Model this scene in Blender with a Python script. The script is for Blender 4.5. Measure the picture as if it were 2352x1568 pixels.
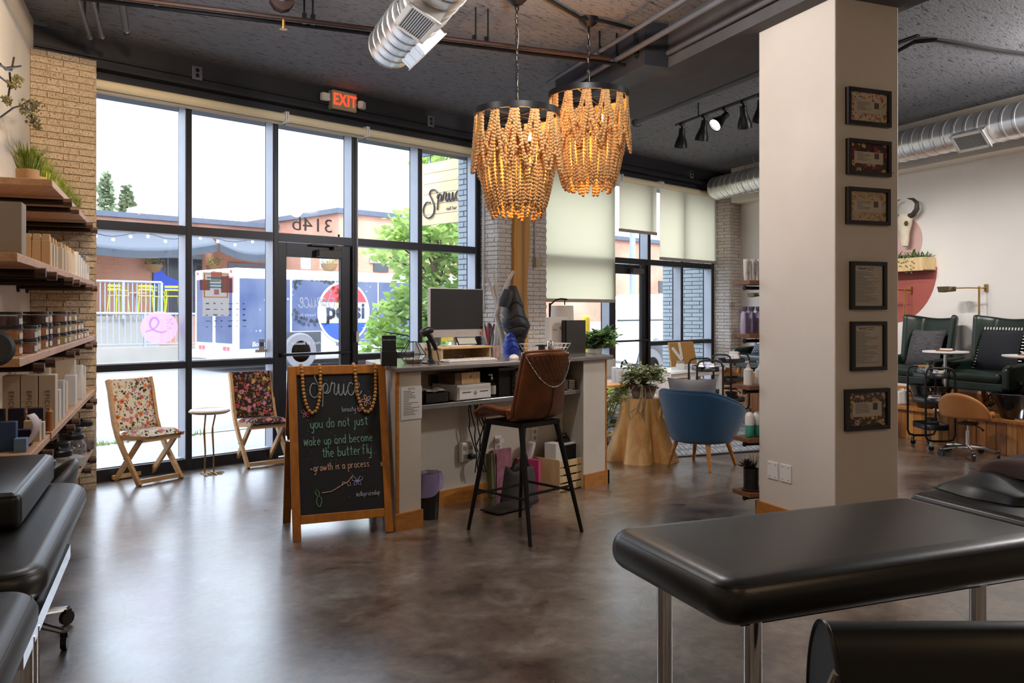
import bpy, math, random
from mathutils import Vector, Matrix
rad=math.radians; pi=math.pi
RND=random.Random(11)
for o in list(bpy.data.objects): bpy.data.objects.remove(o)
sc=bpy.context.scene; COL=sc.collection
# ---- camera: level, 29.9 mm on a 36 mm sensor, horizon a little above centre ----
F=1950.0; TH=rad(45); YH=715.0; H=1.45; CX=1176.0
cd=bpy.data.cameras.new('camera'); cam=bpy.data.objects.new('camera',cd); COL.objects.link(cam)
cd.sensor_width=36; cd.lens=F/2352*36; cd.shift_y=-(784-YH)/2352; cd.clip_start=.05; cd.clip_end=300
cam.location=(0,0,H); cam.rotation_euler=(pi/2,0,-TH); sc.camera=cam
# ---- world: bright overcast sky ----
w=bpy.data.worlds.new('sky'); sc.world=w; w.use_nodes=True
nt=w.node_tree; bg=nt.nodes['Background']
tc=nt.nodes.new('ShaderNodeTexCoord'); sp=nt.nodes.new('ShaderNodeSeparateXYZ'); nt.links.new(tc.outputs['Generated'],sp.inputs[0])
rp=nt.nodes.new('ShaderNodeValToRGB'); nt.links.new(sp.outputs[2],rp.inputs[0])
e=rp.color_ramp.elements; e[0].position=0; e[0].color=(.50,.54,.59,1); e[1].position=1; e[1].color=(1.56,1.72,2.0,1)
m_=rp.color_ramp.elements.new(.2); m_.color=(.575,.635,.74,1)
nt.links.new(rp.outputs[0],bg.inputs[0]); bg.inputs[1].default_value=2.4
# ---- sun from behind the shop, softened by thin cloud ----
sd=bpy.data.lights.new('sun','SUN'); so=bpy.data.objects.new('sun',sd); COL.objects.link(so)
sd.energy=2.5; sd.angle=rad(12); sd.color=(1,.96,.9); so.rotation_euler=(rad(38),0,rad(-25))
# ---- exposure ----
vs=sc.view_settings; vs.view_transform='Standard'; vs.look='None'; vs.gamma=1; vs.use_curve_mapping=False; vs.exposure=1.0
cy=sc.cycles; cy.use_denoising=True; cy.max_bounces=10; cy.diffuse_bounces=6; cy.glossy_bounces=5; cy.transparent_max_bounces=24; cy.sample_clamp_indirect=6; cy.caustics_reflective=False; cy.caustics_refractive=False
def lamp(kind,loc,energy,color,size=.2,target=None,spot=None,blend=.5,name='lamp'):
    l=bpy.data.lights.new(name,kind); o=bpy.data.objects.new(name,l); COL.objects.link(o)
    l.energy=energy; l.color=color; o.location=loc
    if kind=='AREA': l.size=size
    else: l.shadow_soft_size=size
    if kind=='SPOT': l.spot_size=spot or rad(70); l.spot_blend=blend
    if target is not None: o.rotation_euler=(Vector(target)-Vector(loc)).to_track_quat('-Z','Y').to_euler()
    return o
# ================= geometry helpers =================
PH=rad(23.2); Wd=Vector((math.sin(PH),math.cos(PH),0)); Nd=Vector((math.cos(PH),-math.sin(PH),0)); RW=-PH
S_,C_=math.sin(TH),math.cos(TH)
def ray(u,v):
    a=(u-CX)/F; b=(YH-v)/F; return Vector((S_+C_*a,C_-S_*a,b))
def onz(u,v,z=0): d=ray(u,v); return d*((z-H)/d.z)+Vector((0,0,H))
def onY(u,v,Y): d=ray(u,v); return d*(Y/d.y)+Vector((0,0,H))
def onX(u,v,X): d=ray(u,v); return d*(X/d.x)+Vector((0,0,H))
def onn(u,v,k): d=ray(u,v); return d*(k/d.dot(Nd))+Vector((0,0,H))
def onw(u,v,k): d=ray(u,v); return d*(k/d.dot(Wd))+Vector((0,0,H))
def pt(u,v,dep): return ray(u,v)*dep+Vector((0,0,H))
def nw(n,w_,z=0): p=Nd*n+Wd*w_; return Vector((p.x,p.y,z))
def tonw(p): p=Vector((p.x,p.y,0)); return p.dot(Nd),p.dot(Wd)
class MB:
    def __init__(s): s.v=[]; s.f=[]; s.M=None
    def add(s,vs,fs):
        k=len(s.v)
        if s.M is not None: vs=[s.M@Vector(p) for p in vs]
        s.v+=[tuple(p) for p in vs]; s.f+=[tuple(i+k for i in f) for f in fs]; return s
    def box(s,x0,y0,z0,x1,y1,z1):
        return s.add([(x0,y0,z0),(x1,y0,z0),(x1,y1,z0),(x0,y1,z0),(x0,y0,z1),(x1,y0,z1),(x1,y1,z1),(x0,y1,z1)],[(0,3,2,1),(4,5,6,7),(0,1,5,4),(1,2,6,5),(2,3,7,6),(3,0,4,7)])
    def cbox(s,cx,cy,cz,sx,sy,sz): return s.box(cx-sx/2,cy-sy/2,cz-sz/2,cx+sx/2,cy+sy/2,cz+sz/2)
    def quad(s,*p): return s.add(p,[tuple(range(len(p)))])
    def prism(s,pts,ext):
        n=len(pts); e=Vector(ext); a=[Vector(p) for p in pts]
        return s.add(a+[p+e for p in a],[tuple(range(n))[::-1],tuple(range(n,2*n))]+[(i,(i+1)%n,(i+1)%n+n,i+n) for i in range(n)])
    def tube(s,pts,r,n=8,closed=False):
        P=[Vector(p) for p in pts]; m=len(P); vs=[]; fs=[]; up=None
        for i,p in enumerate(P):
            if closed: t=P[(i+1)%m]-P[i-1]
            else: t=P[min(i+1,m-1)]-P[max(i-1,0)]
            if t.length<1e-9: t=Vector((0,0,1))
            t.normalize()
            if up is None: up=Vector((0,0,1)) if abs(t.z)<.9 else Vector((1,0,0))
            a=(up-t*up.dot(t))
            if a.length<1e-6: a=t.orthogonal()
            a.normalize(); b=t.cross(a); up=a; rr=r[i] if isinstance(r,(list,tuple)) else r
            for k in range(n):
                q=2*pi*k/n; vs.append(p+(a*math.cos(q)+b*math.sin(q))*rr)
        for i in range(m if closed else m-1):
            for k in range(n):
                j=(i+1)%m; fs.append((i*n+k,i*n+(k+1)%n,j*n+(k+1)%n,j*n+k))
        if not closed: fs+= [tuple(range(n))[::-1],tuple(range((m-1)*n,m*n))]
        return s.add(vs,fs)
    def cyl(s,a,b,r,n=10,r2=None): return s.tube([a,b],[r,r2 if r2 is not None else r],n)
    def lathe(s,prof,c=(0,0,0),n=16,a0=0,a1=2*pi,sy=1):
        full=abs(a1-a0-2*pi)<1e-6; m=n if full else n+1; vs=[]; fs=[]
        for (r,z) in prof:
            for k in range(m):
                q=a0+(a1-a0)*k/n; vs.append((c[0]+r*math.cos(q),c[1]+r*math.sin(q)*sy,c[2]+z))
        for i in range(len(prof)-1):
            for k in range(n):
                k2=(k+1)%m; fs.append((i*m+k,i*m+k2,(i+1)*m+k2,(i+1)*m+k))
        if full:
            if prof[0][0]>1e-5: fs.append(tuple(range(m))[::-1])
            if prof[-1][0]>1e-5: fs.append(tuple(range((len(prof)-1)*m,len(prof)*m)))
        return s.add(vs,fs)
    def ball(s,c,r,n=8,m=6,k=(1,1,1)):
        vs=[(c[0],c[1],c[2]-r*k[2])]; fs=[]
        for i in range(1,m):
            t=-pi/2+pi*i/m
            for j in range(n):
                q=2*pi*j/n; vs.append((c[0]+r*k[0]*math.cos(t)*math.cos(q),c[1]+r*k[1]*math.cos(t)*math.sin(q),c[2]+r*k[2]*math.sin(t)))
        vs.append((c[0],c[1],c[2]+r*k[2])); L=len(vs)-1
        for j in range(n):
            fs.append((0,1+(j+1)%n,1+j)); fs.append((L,L-n+j,L-n+(j+1)%n))
        for i in range(m-2):
            for j in range(n): a=1+i*n; fs.append((a+j,a+(j+1)%n,a+n+(j+1)%n,a+n+j))
        return s.add(vs,fs)
    def surf(s,fn,nu,nv,cu=False,cv=False):
        U=nu if cu else nu+1; V=nv if cv else nv+1
        vs=[fn(i/nu,j/nv) for i in range(U) for j in range(V)]; fs=[]
        for i in range(nu):
            for j in range(nv): fs.append((i*V+j,((i+1)%U)*V+j,((i+1)%U)*V+(j+1)%V,i*V+(j+1)%V))
        return s.add(vs,fs)
    def mesh(s,name,smooth=True,ang=40):
        m=bpy.data.meshes.new(name); m.from_pydata(s.v,[],s.f); m.update()
        if smooth: m.shade_smooth(); m.set_sharp_from_angle(angle=rad(ang))
        return m
def put(name,me,mt=None,parent=None,loc=None,rz=None,kind=None):
    o=bpy.data.objects.new(name,me); COL.objects.link(o)
    if mt is not None and me.materials.__len__()==0: me.materials.append(mt)
    if parent is not None: o.parent=parent
    if loc is not None: o.location=loc
    if rz is not None: o.rotation_euler=(0,0,rz)
    if kind: o['kind']=kind
    return o
def obj(name,mb,mt,parent=None,smooth=True,ang=40,bevel=0,seg=2,subd=0,solid=0,kind=None,loc=None,rz=None):
    o=put(name,mb.mesh(name,smooth,ang),mt,parent,loc,rz,kind)
    if solid: q=o.modifiers.new('s','SOLIDIFY'); q.thickness=solid; q.offset=0
    if bevel: q=o.modifiers.new('b','BEVEL'); q.width=bevel; q.segments=seg; q.limit_method='ANGLE'
    if subd: q=o.modifiers.new('d','SUBSURF'); q.levels=subd; q.render_levels=subd
    return o
def tag(o,label,cat,group=None):
    o['label']=label; o['category']=cat
    if group: o['group']=group
    return o
def T(name,label,cat,loc=(0,0,0),rz=0,group=None):
    o=bpy.data.objects.new(name,None); COL.objects.link(o); o.location=loc; o.rotation_euler=(0,0,rz); o.empty_display_size=.05
    return tag(o,label,cat,group)
def struct(name,mb,mt,**k): return obj(name,mb,mt,kind='structure',**k)
def dup(r,loc,rz=None,label=None,parent=None):
    c=r.copy(); COL.objects.link(c)
    if parent is not None: c.parent=parent
    if loc is not None: c.location=loc
    if rz is not None: c.rotation_euler=(0,0,rz)
    if label: c['label']=label
    for ch in r.children: dup(ch,None,None,None,c)
    return c
# ================= materials =================
def L(h):  # sRGB hex -> linear
    c=[int(h[i:i+2],16)/255 for i in (0,2,4)]
    return tuple((x/12.92 if x<=.04045 else ((x+.055)/1.055)**2.4) for x in c)+(1,)
class G:
    def __init__(s,name):
        s.m=bpy.data.materials.new(name); s.m.use_nodes=True; s.t=s.m.node_tree; s.b=s.t.nodes['Principled BSDF']; s.o=s.t.nodes['Material Output']
    def n(s,typ,ins=None,**at):
        x=s.t.nodes.new('ShaderNode'+typ)
        for k,v in at.items(): setattr(x,k,v)
        for k,v in (ins or {}).items(): s.set(x.inputs[k],v)
        return x
    def set(s,i,v):
        if hasattr(v,'node') or hasattr(v,'is_linked'): s.t.links.new(v,i)
        else: i.default_value=v
    def p(s,**k):
        for a,v in k.items(): s.set(s.b.inputs[a.replace('_',' ')],v)
        return s
    def co(s,kind='Object',scale=(1,1,1),rot=(0,0,0),loc=(0,0,0)):
        c=s.n('TexCoord'); mp=s.n('Mapping',{'Vector':c.outputs[kind],'Scale':scale,'Rotation':rot,'Location':loc}); return mp.outputs[0]
    def noise(s,v,scale,det=3,rough=.5,dist=0): return s.n('TexNoise',{'Vector':v,'Scale':scale,'Detail':det,'Roughness':rough,'Distortion':dist}).outputs['Fac']
    def vor(s,v,scale,feature='F1',out='Distance',rnd=1): return s.n('TexVoronoi',{'Vector':v,'Scale':scale,'Randomness':rnd},feature=feature).outputs[out]
    def ramp(s,f,*st,interp='LINEAR'):
        r=s.n('ValToRGB',{'Fac':f}); e=r.color_ramp.elements; r.color_ramp.interpolation=interp
        e[0].position,e[0].color=st[0]; e[1].position,e[1].color=st[-1]
        for q in st[1:-1]: x=e.new(q[0]); x.color=q[1]
        return r.outputs[0]
    def mix(s,f,a,b,bt='MIX'):
        x=s.n('Mix',data_type='RGBA',blend_type=bt); s.set(x.inputs[0],f); s.set(x.inputs[6],a); s.set(x.inputs[7],b); return x.outputs[2]
    def math(s,op,a,b=0.,c=0.):
        x=s.n('Math',operation=op); s.set(x.inputs[0],a); s.set(x.inputs[1],b); s.set(x.inputs[2],c); return x.outputs[0]
    def bump(s,h,st=.3,d=.01): s.t.links.new(s.n('Bump',{'Height':h,'Strength':st,'Distance':d}).outputs[0],s.b.inputs['Normal']); return s
K=(0,0,0,1); WH=(1,1,1,1)
def g1(x): return (x,x,x,1)
def mat(name,c,rough=.5,metal=0,var=.12,vsc=6,bump=0,bsc=80,c2=None,spec=.5,coat=0,sheen=0,st=(1,1,1),emit=0):
    g=G(name); c=L(c) if isinstance(c,str) else c
    c2=(L(c2) if isinstance(c2,str) else c2) if c2 else tuple(x*(1-var) for x in c[:3])+(1,)
    v=g.co(scale=st)
    g.p(Base_Color=g.mix(g.ramp(g.noise(v,vsc,4),(.35,K),(.65,WH)),c,c2),Roughness=rough,Metallic=metal)
    g.b.inputs['Specular IOR Level'].default_value=spec
    if coat: g.p(Coat_Weight=coat,Coat_Roughness=.1)
    if sheen: g.p(Sheen_Weight=sheen)
    if bump: g.bump(g.noise(v,bsc,4),bump)
    if emit: g.p(Emission_Color=c,Emission_Strength=emit)
    return g.m
def wood(name,a,b,sc_=(1,12,12),rough=.45,nsc=3,bump=.05,coat=0):
    g=G(name); v=g.co(scale=sc_)
    f=g.noise(v,nsc,6,.6,.6); h=g.noise(v,nsc*8,3)
    col=g.ramp(g.math('ADD',g.math('MULTIPLY',f,.8),g.math('MULTIPLY',h,.2)),(.3,L(b)),(.7,L(a)))
    g.p(Base_Color=col,Roughness=rough)
    if coat: g.p(Coat_Weight=coat,Coat_Roughness=.15)
    if bump: g.bump(f,bump)
    return g.m
def glassmat(name,tint=(1,1,1,1),refl=.06,rough=0.0):
    g=G(name); t=g.n('BsdfTransparent',{'Color':tint}); gl=g.n('BsdfGlossy',{'Roughness':rough}); lw=g.n('LayerWeight',{'Blend':.15})
    fac=g.math('ADD',g.math('MULTIPLY',lw.outputs['Facing'],.25),refl)
    mx=g.n('MixShader',{0:fac}); g.t.links.new(t.outputs[0],mx.inputs[1]); g.t.links.new(gl.outputs[0],mx.inputs[2]); g.t.links.new(mx.outputs[0],g.o.inputs[0]); return g.m
M={}
M['cream']=mat('cream wall',L('e6ddd0'),.75,var=.05,vsc=2,bump=.12,bsc=9)
M['white']=mat('white wall',L('e9e4df'),.75,var=.03,vsc=2,bump=.06,bsc=12)
M['deskwall']=mat('desk plaster',L('d8d0c4'),.6,var=.06,vsc=5,bump=.05,bsc=30)
M['alu']=mat('dark anodised',L('2f2f34'),.35,.6,var=.1)
M['alu_skylit']=mat('sky-lit mullion side',L('a6abb8'),.4,.3,var=.08)  # dark mullion metal with the sky's reflection put into the colour
M['beam']=mat('dark painted steel',L('2c2c33'),.6,var=.15,bump=.05)
M['blackmetal']=mat('black metal',L('1c1c1f'),.4,.5,var=.15)
M['black']=mat('black plastic',L('161617'),.35,var=.15)
M['whitep']=mat('white plastic',L('eceae8'),.35,var=.03)
M['chrome']=mat('chrome',L('d8d8da'),.12,1,var=.05)
M['brass']=mat('brass',L('b89050'),.3,1,var=.1)
M['blackleather']=mat('black vinyl',L('1a1817'),.36,var=.2,vsc=4,bump=.04,bsc=160,spec=.5)
M['greyleather']=mat('grey black vinyl',L('2c2b2b'),.42,var=.15,vsc=3,bump=.05,bsc=160)
M['tan']=mat('tan leather',L('b77a45'),.42,var=.12,vsc=5,bump=.05,bsc=120)
M['green']=mat('dark green leather',L('15261e'),.34,var=.2,vsc=5,bump=.05,bsc=90)
M['oak']=wood('oak',"d9b382","b98a55",(2,2,14))
M['honey']=wood('honey wood',"c98a44","9c5f24",(3,3,10),.4)
M['pine']=wood('pale pine',"e2c79a","c8a671",(8,8,1.6),.6)
M['platform']=wood('cedar boards',"c98640","8f5420",(10,10,1.2),.4,coat=.2)
M['shelfwood']=wood('shelf board',"d9ad82","b57f52",(12,1.2,12),.5)
M['stump']=wood('stump wood',"efc07a","bd8040",(5,5,1.1),.45,2.2,.12)
M['oldwood']=wood('brown shelf',"8a5c3c","5a3822",(1,10,10),.5)
M['pipe']=mat('black pipe',L('2b221d'),.45,.5,var=.3)
M['steel']=G('spiral duct').m
g=G('galvanised duct'); v=g.co(); zz=g.n('SeparateXYZ',{0:v}).outputs
band=g.math('FRACT',g.math('MULTIPLY',zz[1],7.0)); ln=g.ramp(band,(0,g1(.25)),(.045,g1(.9)),(.955,g1(.9)),(1,g1(.25)))
g.p(Base_Color=g.mix(g.noise(v,5,4),g.mix(.5,ln,ln),g.mix(.3,ln,K)),Metallic=.85,Roughness=.3); M['duct']=g.m
M['glass']=glassmat('window glass',(.96,.98,.98,1),.02)
M['jar']=glassmat('jar glass',(.97,.98,.98,1),.05,.02)
# stained concrete floor
g=G('stained concrete'); v=g.co()
a=g.noise(v,.55,5,.6,.8); b=g.noise(v,2.6,6,.65,.6); c=g.noise(v,14,5,.7)
m1=g.math('ADD',g.math('MULTIPLY',a,.42),g.math('ADD',g.math('MULTIPLY',b,.38),g.math('MULTIPLY',c,.2)))
colr=g.ramp(m1,(.35,L('1f1713')),(.43,L('40322a')),(.51,L('6d5e52')),(.60,L('8f8984')),(.70,L('a5a5a8')))
wv=g.n('VectorMath',{0:v,1:g.n('VectorMath',{0:g.n('TexNoise',{'Vector':v,'Scale':3.,'Detail':4}).outputs['Color'],1:(.35,.35,.35)},operation='MULTIPLY').outputs[0]},operation='ADD').outputs[0]
cr=g.ramp(g.vor(wv,.42,'DISTANCE_TO_EDGE'),(.0,WH),(.0035,K))
cm=g.math('MULTIPLY',cr,g.ramp(g.noise(v,.8,1),(.5,K),(.56,WH)))
cp=g.ramp(g.noise(v,45,5,.8),(.70,K),(.76,WH))
col2=g.mix(g.math('MULTIPLY',cm,.7),colr,L('1c1512')); col3=g.mix(g.math('MULTIPLY',cp,.45),col2,L('1a1310'))
g.p(Coat_Weight=1.,Coat_Roughness=.25,Coat_IOR=1.75,Base_Color=col3,Roughness=g.ramp(b,(.3,g1(.24)),(.7,g1(.42)))); g.b.inputs['Specular IOR Level'].default_value=.6
g.bump(g.math('ADD',g.math('MULTIPLY',c,.5),g.math('MULTIPLY',cm,-1)),.05); M['floor']=g.m
# dark knock-down ceiling
g=G('dark textured ceiling'); v=g.co(scale=(1.,1.,1.),rot=(0,0,0))
vv=g.co(scale=(1,5,1)); h=g.noise(vv,9,5,.75,.8); h2=g.noise(v,40,3)
g.p(Base_Color=g.mix(g.ramp(h,(.38,WH),(.45,K)),L('7e7f86'),L('303034')),Roughness=.8); g.bump(g.math('ADD',h,g.math('MULTIPLY',h2,.3)),.6,.03); M['ceil']=g.m
def leafmat(name,a,b,sc_=9,k=.35,rough=.45):
    g=G(name); v=g.co(); c=g.mix(g.ramp(g.noise(v,sc_,3),(.4,K),(.6,WH)),L(a),L(b)); g.p(Base_Color=c,Roughness=rough); t=g.n('BsdfTranslucent',{'Color':c}); m=g.n('MixShader',{0:k}); g.t.links.new(g.b.outputs[0],m.inputs[1]); g.t.links.new(t.outputs[0],m.inputs[2]); g.t.links.new(m.outputs[0],g.o.inputs[0]); return g.m
M['beamc']=mat('dark plastered beam',L('504e50'),.8,var=.15,vsc=5,bump=.3,bsc=14)
def brickmat(name,c,c2,dark,amt=.38):
    g=G(name); v=g.co(scale=(1,1,3.2)); oi=g.n('ObjectInfo').outputs['Random']
    va=g.n('VectorMath',{0:v,1:g.n('CombineXYZ',{0:g.math('MULTIPLY',oi,37.),1:g.math('MULTIPLY',oi,11.),2:g.math('MULTIPLY',oi,23.)}).outputs[0]},operation='ADD').outputs[0]
    f=g.noise(va,26,5,.8,1.2); base=g.mix(oi,L(c),L(c2))
    g.p(Base_Color=g.mix(g.ramp(f,(amt-.04,WH),(amt+.02,K)),base,L(dark)),Roughness=.85); g.bump(f,.55,.012); return g.m
M['brick_warmlit']=brickmat('warm-lit rug brick','dcc8ab','d0b898','5a4430',.46)  # whitewashed brick of the left pillar, warm lamplight painted into its colour
M['brickw']=brickmat('whitewashed brick','dcd3cc','cfc4bb','4a423e',.45)
M['brickg']=brickmat('grey painted brick','a9b3ba','9ba6ae','6b767e',.30)
M['mortar_warmlit']=mat('warm-lit mortar',L('b5a185'),.9,var=.15); M['mortarw']=mat('white mortar',L('b9aea4'),.9,var=.15); M['mortarg']=mat('dark mortar',L('5f6970'),.9)  # first one is white mortar with the same warm light in its colour
def rect_bricks(parent,o,ax,width,z0,z1,nrm,mt,course=.0532,blen=.24,jt=.009,proud=.012,over0=.0,over1=.0,start=0):
    """running bond of single bricks on a vertical face; o = lower left corner, ax = along, nrm = outward"""
    ax=Vector(ax); nrm=Vector(nrm); o=Vector(o); base=MB().box(0,-.05,0,1,0,course-jt).mesh('brick',False); base.materials.append(mt)
    ang=math.atan2(ax.y,ax.x); z=z0; r=0
    sy=-1 if ax.cross(Vector((0,0,1))).dot(nrm)>0 else 1
    while z<z1-.02:
        first=blen if r%2==start else blen/2; x=-over0; k=0
        while x<width+over1-.02:
            ln=(first if k==0 else blen); ln=min(ln,width+over1-x); 
            if ln>.03:
                b=bpy.data.objects.new('brick',base); COL.objects.link(b); b.parent=parent
                p=o+ax*(x)+nrm*(proud+RND.uniform(-.002,.003)); b.location=(p.x,p.y,z)
                b.rotation_euler=(0,0,ang); b.scale=(max(ln-jt,.02),sy,1)
            x+=ln; k+=1
        z+=course; r+=1
# ================= room shell =================
YW=7.584; NL=-1.031; NR=8.765; ZC=3.77; WB=-4.0
def line_y(n,Y): return (Y-n*Nd.y)/Wd.y
flp=[nw(NL,WB),nw(NR,WB),nw(NR,line_y(NR,7.7)),nw(NL,line_y(NL,7.7))]
struct('floor',MB().prism([p+Vector((0,0,-.15)) for p in flp],(0,0,.15)),M['floor'],smooth=False)
big=[nw(NL-.3,WB-.3),nw(NR+.3,WB-.3),nw(NR+.3,line_y(NR+.3,8.0)),nw(NL-.3,line_y(NL-.3,8.0))]
struct('ceiling',MB().prism([p+Vector((0,0,ZC)) for p in big],(0,0,.25)),M['ceil'],smooth=False)
struct('wall_left',MB().prism([nw(NL-.2,WB),nw(NL,WB),nw(NL,line_y(NL,7.5)),nw(NL-.2,line_y(NL-.2,7.5))],(0,0,ZC)),M['cream'],smooth=False)
wr=struct('wall_right',MB().prism([nw(NR,WB),nw(NR+.2,WB),nw(NR+.2,line_y(NR+.2,7.7)),nw(NR,line_y(NR,7.7))],(0,0,ZC)),M['white'],smooth=False)
struct('wall_back',MB().prism([nw(NL-.2,WB-.2),nw(NR+.2,WB-.2),nw(NR+.2,WB),nw(NL-.2,WB)],(0,0,ZC)),M['cream'],smooth=False)
struct('trim_1',MB().prism([nw(NR-.32,WB,3.22),nw(NR,WB,3.22),nw(NR,line_y(NR,7.25),3.22),nw(NR-.32,line_y(NR-.32,7.25),3.22)],(0,0,ZC-3.22)),M['cream'],smooth=False)
# painted discs on the right wall
def walldisc(nm,w0,z0,r,a0,a1,c,off):
    mb=MB(); k=28; P=[]
    for i in range(k+1):
        a=a0+(a1-a0)*i/k; P.append(nw(NR-off,w0+r*math.cos(a),z0+r*math.sin(a)))
    mb.prism(P,Nd*-.002); obj(nm,mb,c,parent=wr,smooth=False)
walldisc('painted_disc',8.48,2.0,.70,-pi,0,mat('terracotta paint',L('a9574c'),.7,var=.06),.001)
walldisc('painted_disc',8.30,2.36,.30,0,2*pi,mat('pale pink paint',L('cfa9a4'),.7,var=.04),.001)
# beam over the windows with its flanges
wf=struct('wall_front',MB().box(1.6,YW,3.34,13.2,YW+.35,ZC),M['beam'],smooth=False)
obj('flange',MB().box(2.0,YW-.13,3.485,12.9,YW,3.51).box(2.0,YW-.03,3.34,12.9,YW,3.37),M['beam'],parent=wf,smooth=False)
obj('conduit',MB().tube([(2.05,YW-.02,3.60),(12.2,YW-.02,3.60)],.011,6),M['beam'],parent=wf)
struct('trim_2',MB().box(1.6,YW+.2,-.16,13.2,YW+.4,.02),M['alu'],smooth=False)
# brick pillars
def pillar(x0,x1,yf,yb,z1,mm,bm,faces):
    p=struct('pillar',MB().box(x0,yf,0,x1,yb,z1),mm,smooth=False)
    for f in faces:
        if f=='front': rect_bricks(p,(x0,yf,0),(1,0,0),x1-x0,0,z1,(0,-1,0),bm,over0=.006,over1=.006)
        if f=='left': rect_bricks(p,(x0,yb,0),(0,-1,0),yb-yf,0,z1,(-1,0,0),bm,start=1,over1=.006)
    return p
pl=pillar(2.03,2.515,7.34,7.75,3.5,M['mortar_warmlit'],M['brick_warmlit'],['front'])
pm=pillar(7.06,7.90,7.29,7.584,3.5,M['mortarw'],M['brickw'],['front','left'])
pr=pillar(12.33,12.72,7.29,7.75,3.4,M['mortarw'],M['brickw'],['front','left'])
pe=struct('pillar',MB().box(7.10,7.70,0,7.9,8.05,3.6),M['mortarg'],smooth=False)
rect_bricks(pe,(7.10,8.05,.45),(0,-1,0),.34,.45,3.5,(-1,0,0),M['brickg'],course=.0665,blen=.22,jt=.012,proud=.008)
pe2=struct('pillar',MB().box(12.32,7.76,0,12.9,8.6,3.6),M['mortarg'],smooth=False)
rect_bricks(pe2,(12.32,8.6,.3),(0,-1,0),.84,.3,2.6,(-1,0,0),M['brickg'],course=.0665,blen=.3,jt=.012,proud=.008)
# ---- window banks ----
def bank(name,xl,xr,mul,door,trz=(2.149,2.229),loz=(.931,.991)):
    root=bpy.data.objects.new(name,None); COL.objects.link(root); root['kind']='structure'
    xs=[(xl-.06,xl)]+mul+[(xr,xr+.06)]
    for a,b in xs: obj('mullion',MB().box(a,YW,0,b,YW+.18,3.40),M['alu'],root,smooth=False,bevel=.004,seg=1)
    for i in range(len(xs)-1):
        a,b=xs[i][1],xs[i+1][0]; isd=i==door
        rows=[(trz[1],3.36)] if isd else [(.10,loz[0]),(loz[1],trz[0]),(trz[1],3.36)]
        obj('transom',MB().box(a,YW+.004,trz[0],b,YW+.15,trz[1]),M['alu'],root,smooth=False)
        if not isd:
            obj('transom',MB().box(a,YW+.004,loz[0],b,YW+.15,loz[1]),M['alu'],root,smooth=False)
            obj('sill',MB().box(a,YW+.004,0,b,YW+.16,.10),M['alu'],root,smooth=False)
        obj('head',MB().box(a,YW+.004,3.36,b,YW+.15,3.42),M['alu'],root,smooth=False)
        for z0,z1 in rows: 
            obj('pane',MB().box(a,YW+.150,z0,b,YW+.156,z1),M['glass'],root,smooth=False)
            obj('bead',MB().box(a,YW+.014,z0,a+.006,YW+.149,z1).box(b-.006,YW+.014,z0,b,YW+.149,z1).box(a,YW+.05,z0,b,YW+.149,z0+.008),M['alu_skylit'],root,smooth=False)  # pale side strips stand in for sky reflection on the dark mullions
    return root
bank('window_1',2.53,6.97,[(3.38,3.432),(4.262,4.314),(5.187,5.259),(6.085,6.137)],2)
bank('window_2',7.95,12.26,[(9.57,9.63),(10.49,10.55),(11.37,11.42)],1)
def door(name,xa,xb,barz=1.02):
    r=bpy.data.objects.new(name,None); COL.objects.link(r); r['kind']='structure'; y0,y1=YW+.03,YW+.08; ls,rs=.10,.12
    obj('stile',MB().box(xa,y0,.01,xa+ls,y1,2.14),M['alu'],r,smooth=False,bevel=.004,seg=1)
    obj('stile',MB().box(xb-rs,y0,.01,xb,y1,2.14),M['alu'],r,smooth=False,bevel=.004,seg=1)
    obj('rail',MB().box(xa+ls,y0,2.0,xb-rs,y1,2.14),M['alu'],r,smooth=False)
    obj('rail',MB().box(xa+ls,y0,.01,xb-rs,y1,.27),M['alu'],r,smooth=False)
    obj('pane',MB().box(xa+ls,y0+.02,.27,xb-rs,y0+.026,2.0),M['glass'],r,smooth=False)
    obj('push_bar',MB().tube([(xa+.02,y0-.01,barz),(xa+.03,y0-.06,barz),(xb-.05,y0-.06,barz),(xb-.04,y0-.01,barz)],.016,8),M['alu'],r)
    obj('door_closer',MB().box(xb-.43,y0-.075,2.01,xb-.16,y0-.005,2.085).box(xb-.5,y0-.05,2.12,xb-.18,y0-.02,2.14).box(xb-.24,y0-.055,2.08,xb-.2,y0-.03,2.13),mat('grey closer',L('55504e'),.5,var=.05),r,smooth=False,bevel=.006)
    return r
d1=door('door_1',4.32,5.182); d2=door('door_2',9.635,10.485)
# outlets and exit sign on the beam
def outletbox(u,v,label):
    p=onY(u,v,YW-.05); r=T('outlet_box',label,'outlet',(p.x,YW,p.z),0)
    obj('box',MB().cbox(0,-.022,0,.10,.044,.125),M['chrome'],r,smooth=False,bevel=.004)
    for dz in (-.024,.024):
        mb=MB(); mb.M=Matrix.Rotation(pi/2,4,'X'); mb.lathe([(0,0),(.019,0),(.019,.004),(0,.004)],(0,dz,.044),12); obj('socket',mb,M['black'],r)
outletbox(454,167,'small metal outlet box on the dark beam left of the exit sign')
outletbox(991,278,'small metal outlet box on the dark beam beside the front bead chandelier')
outletbox(1590,400,'small metal outlet box on the dark beam beside the short duct end')
p=onY(793,232,YW-.1); ex=T('exit_sign','beige box sign with glowing red EXIT letters and two lamp heads on the dark beam','sign',(p.x,YW,p.z))
obj('housing',MB().cbox(0,-.05,0,.30,.09,.20),mat('beige plastic',L('b9a88f'),.5,var=.05),ex,smooth=False,bevel=.012)
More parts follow.
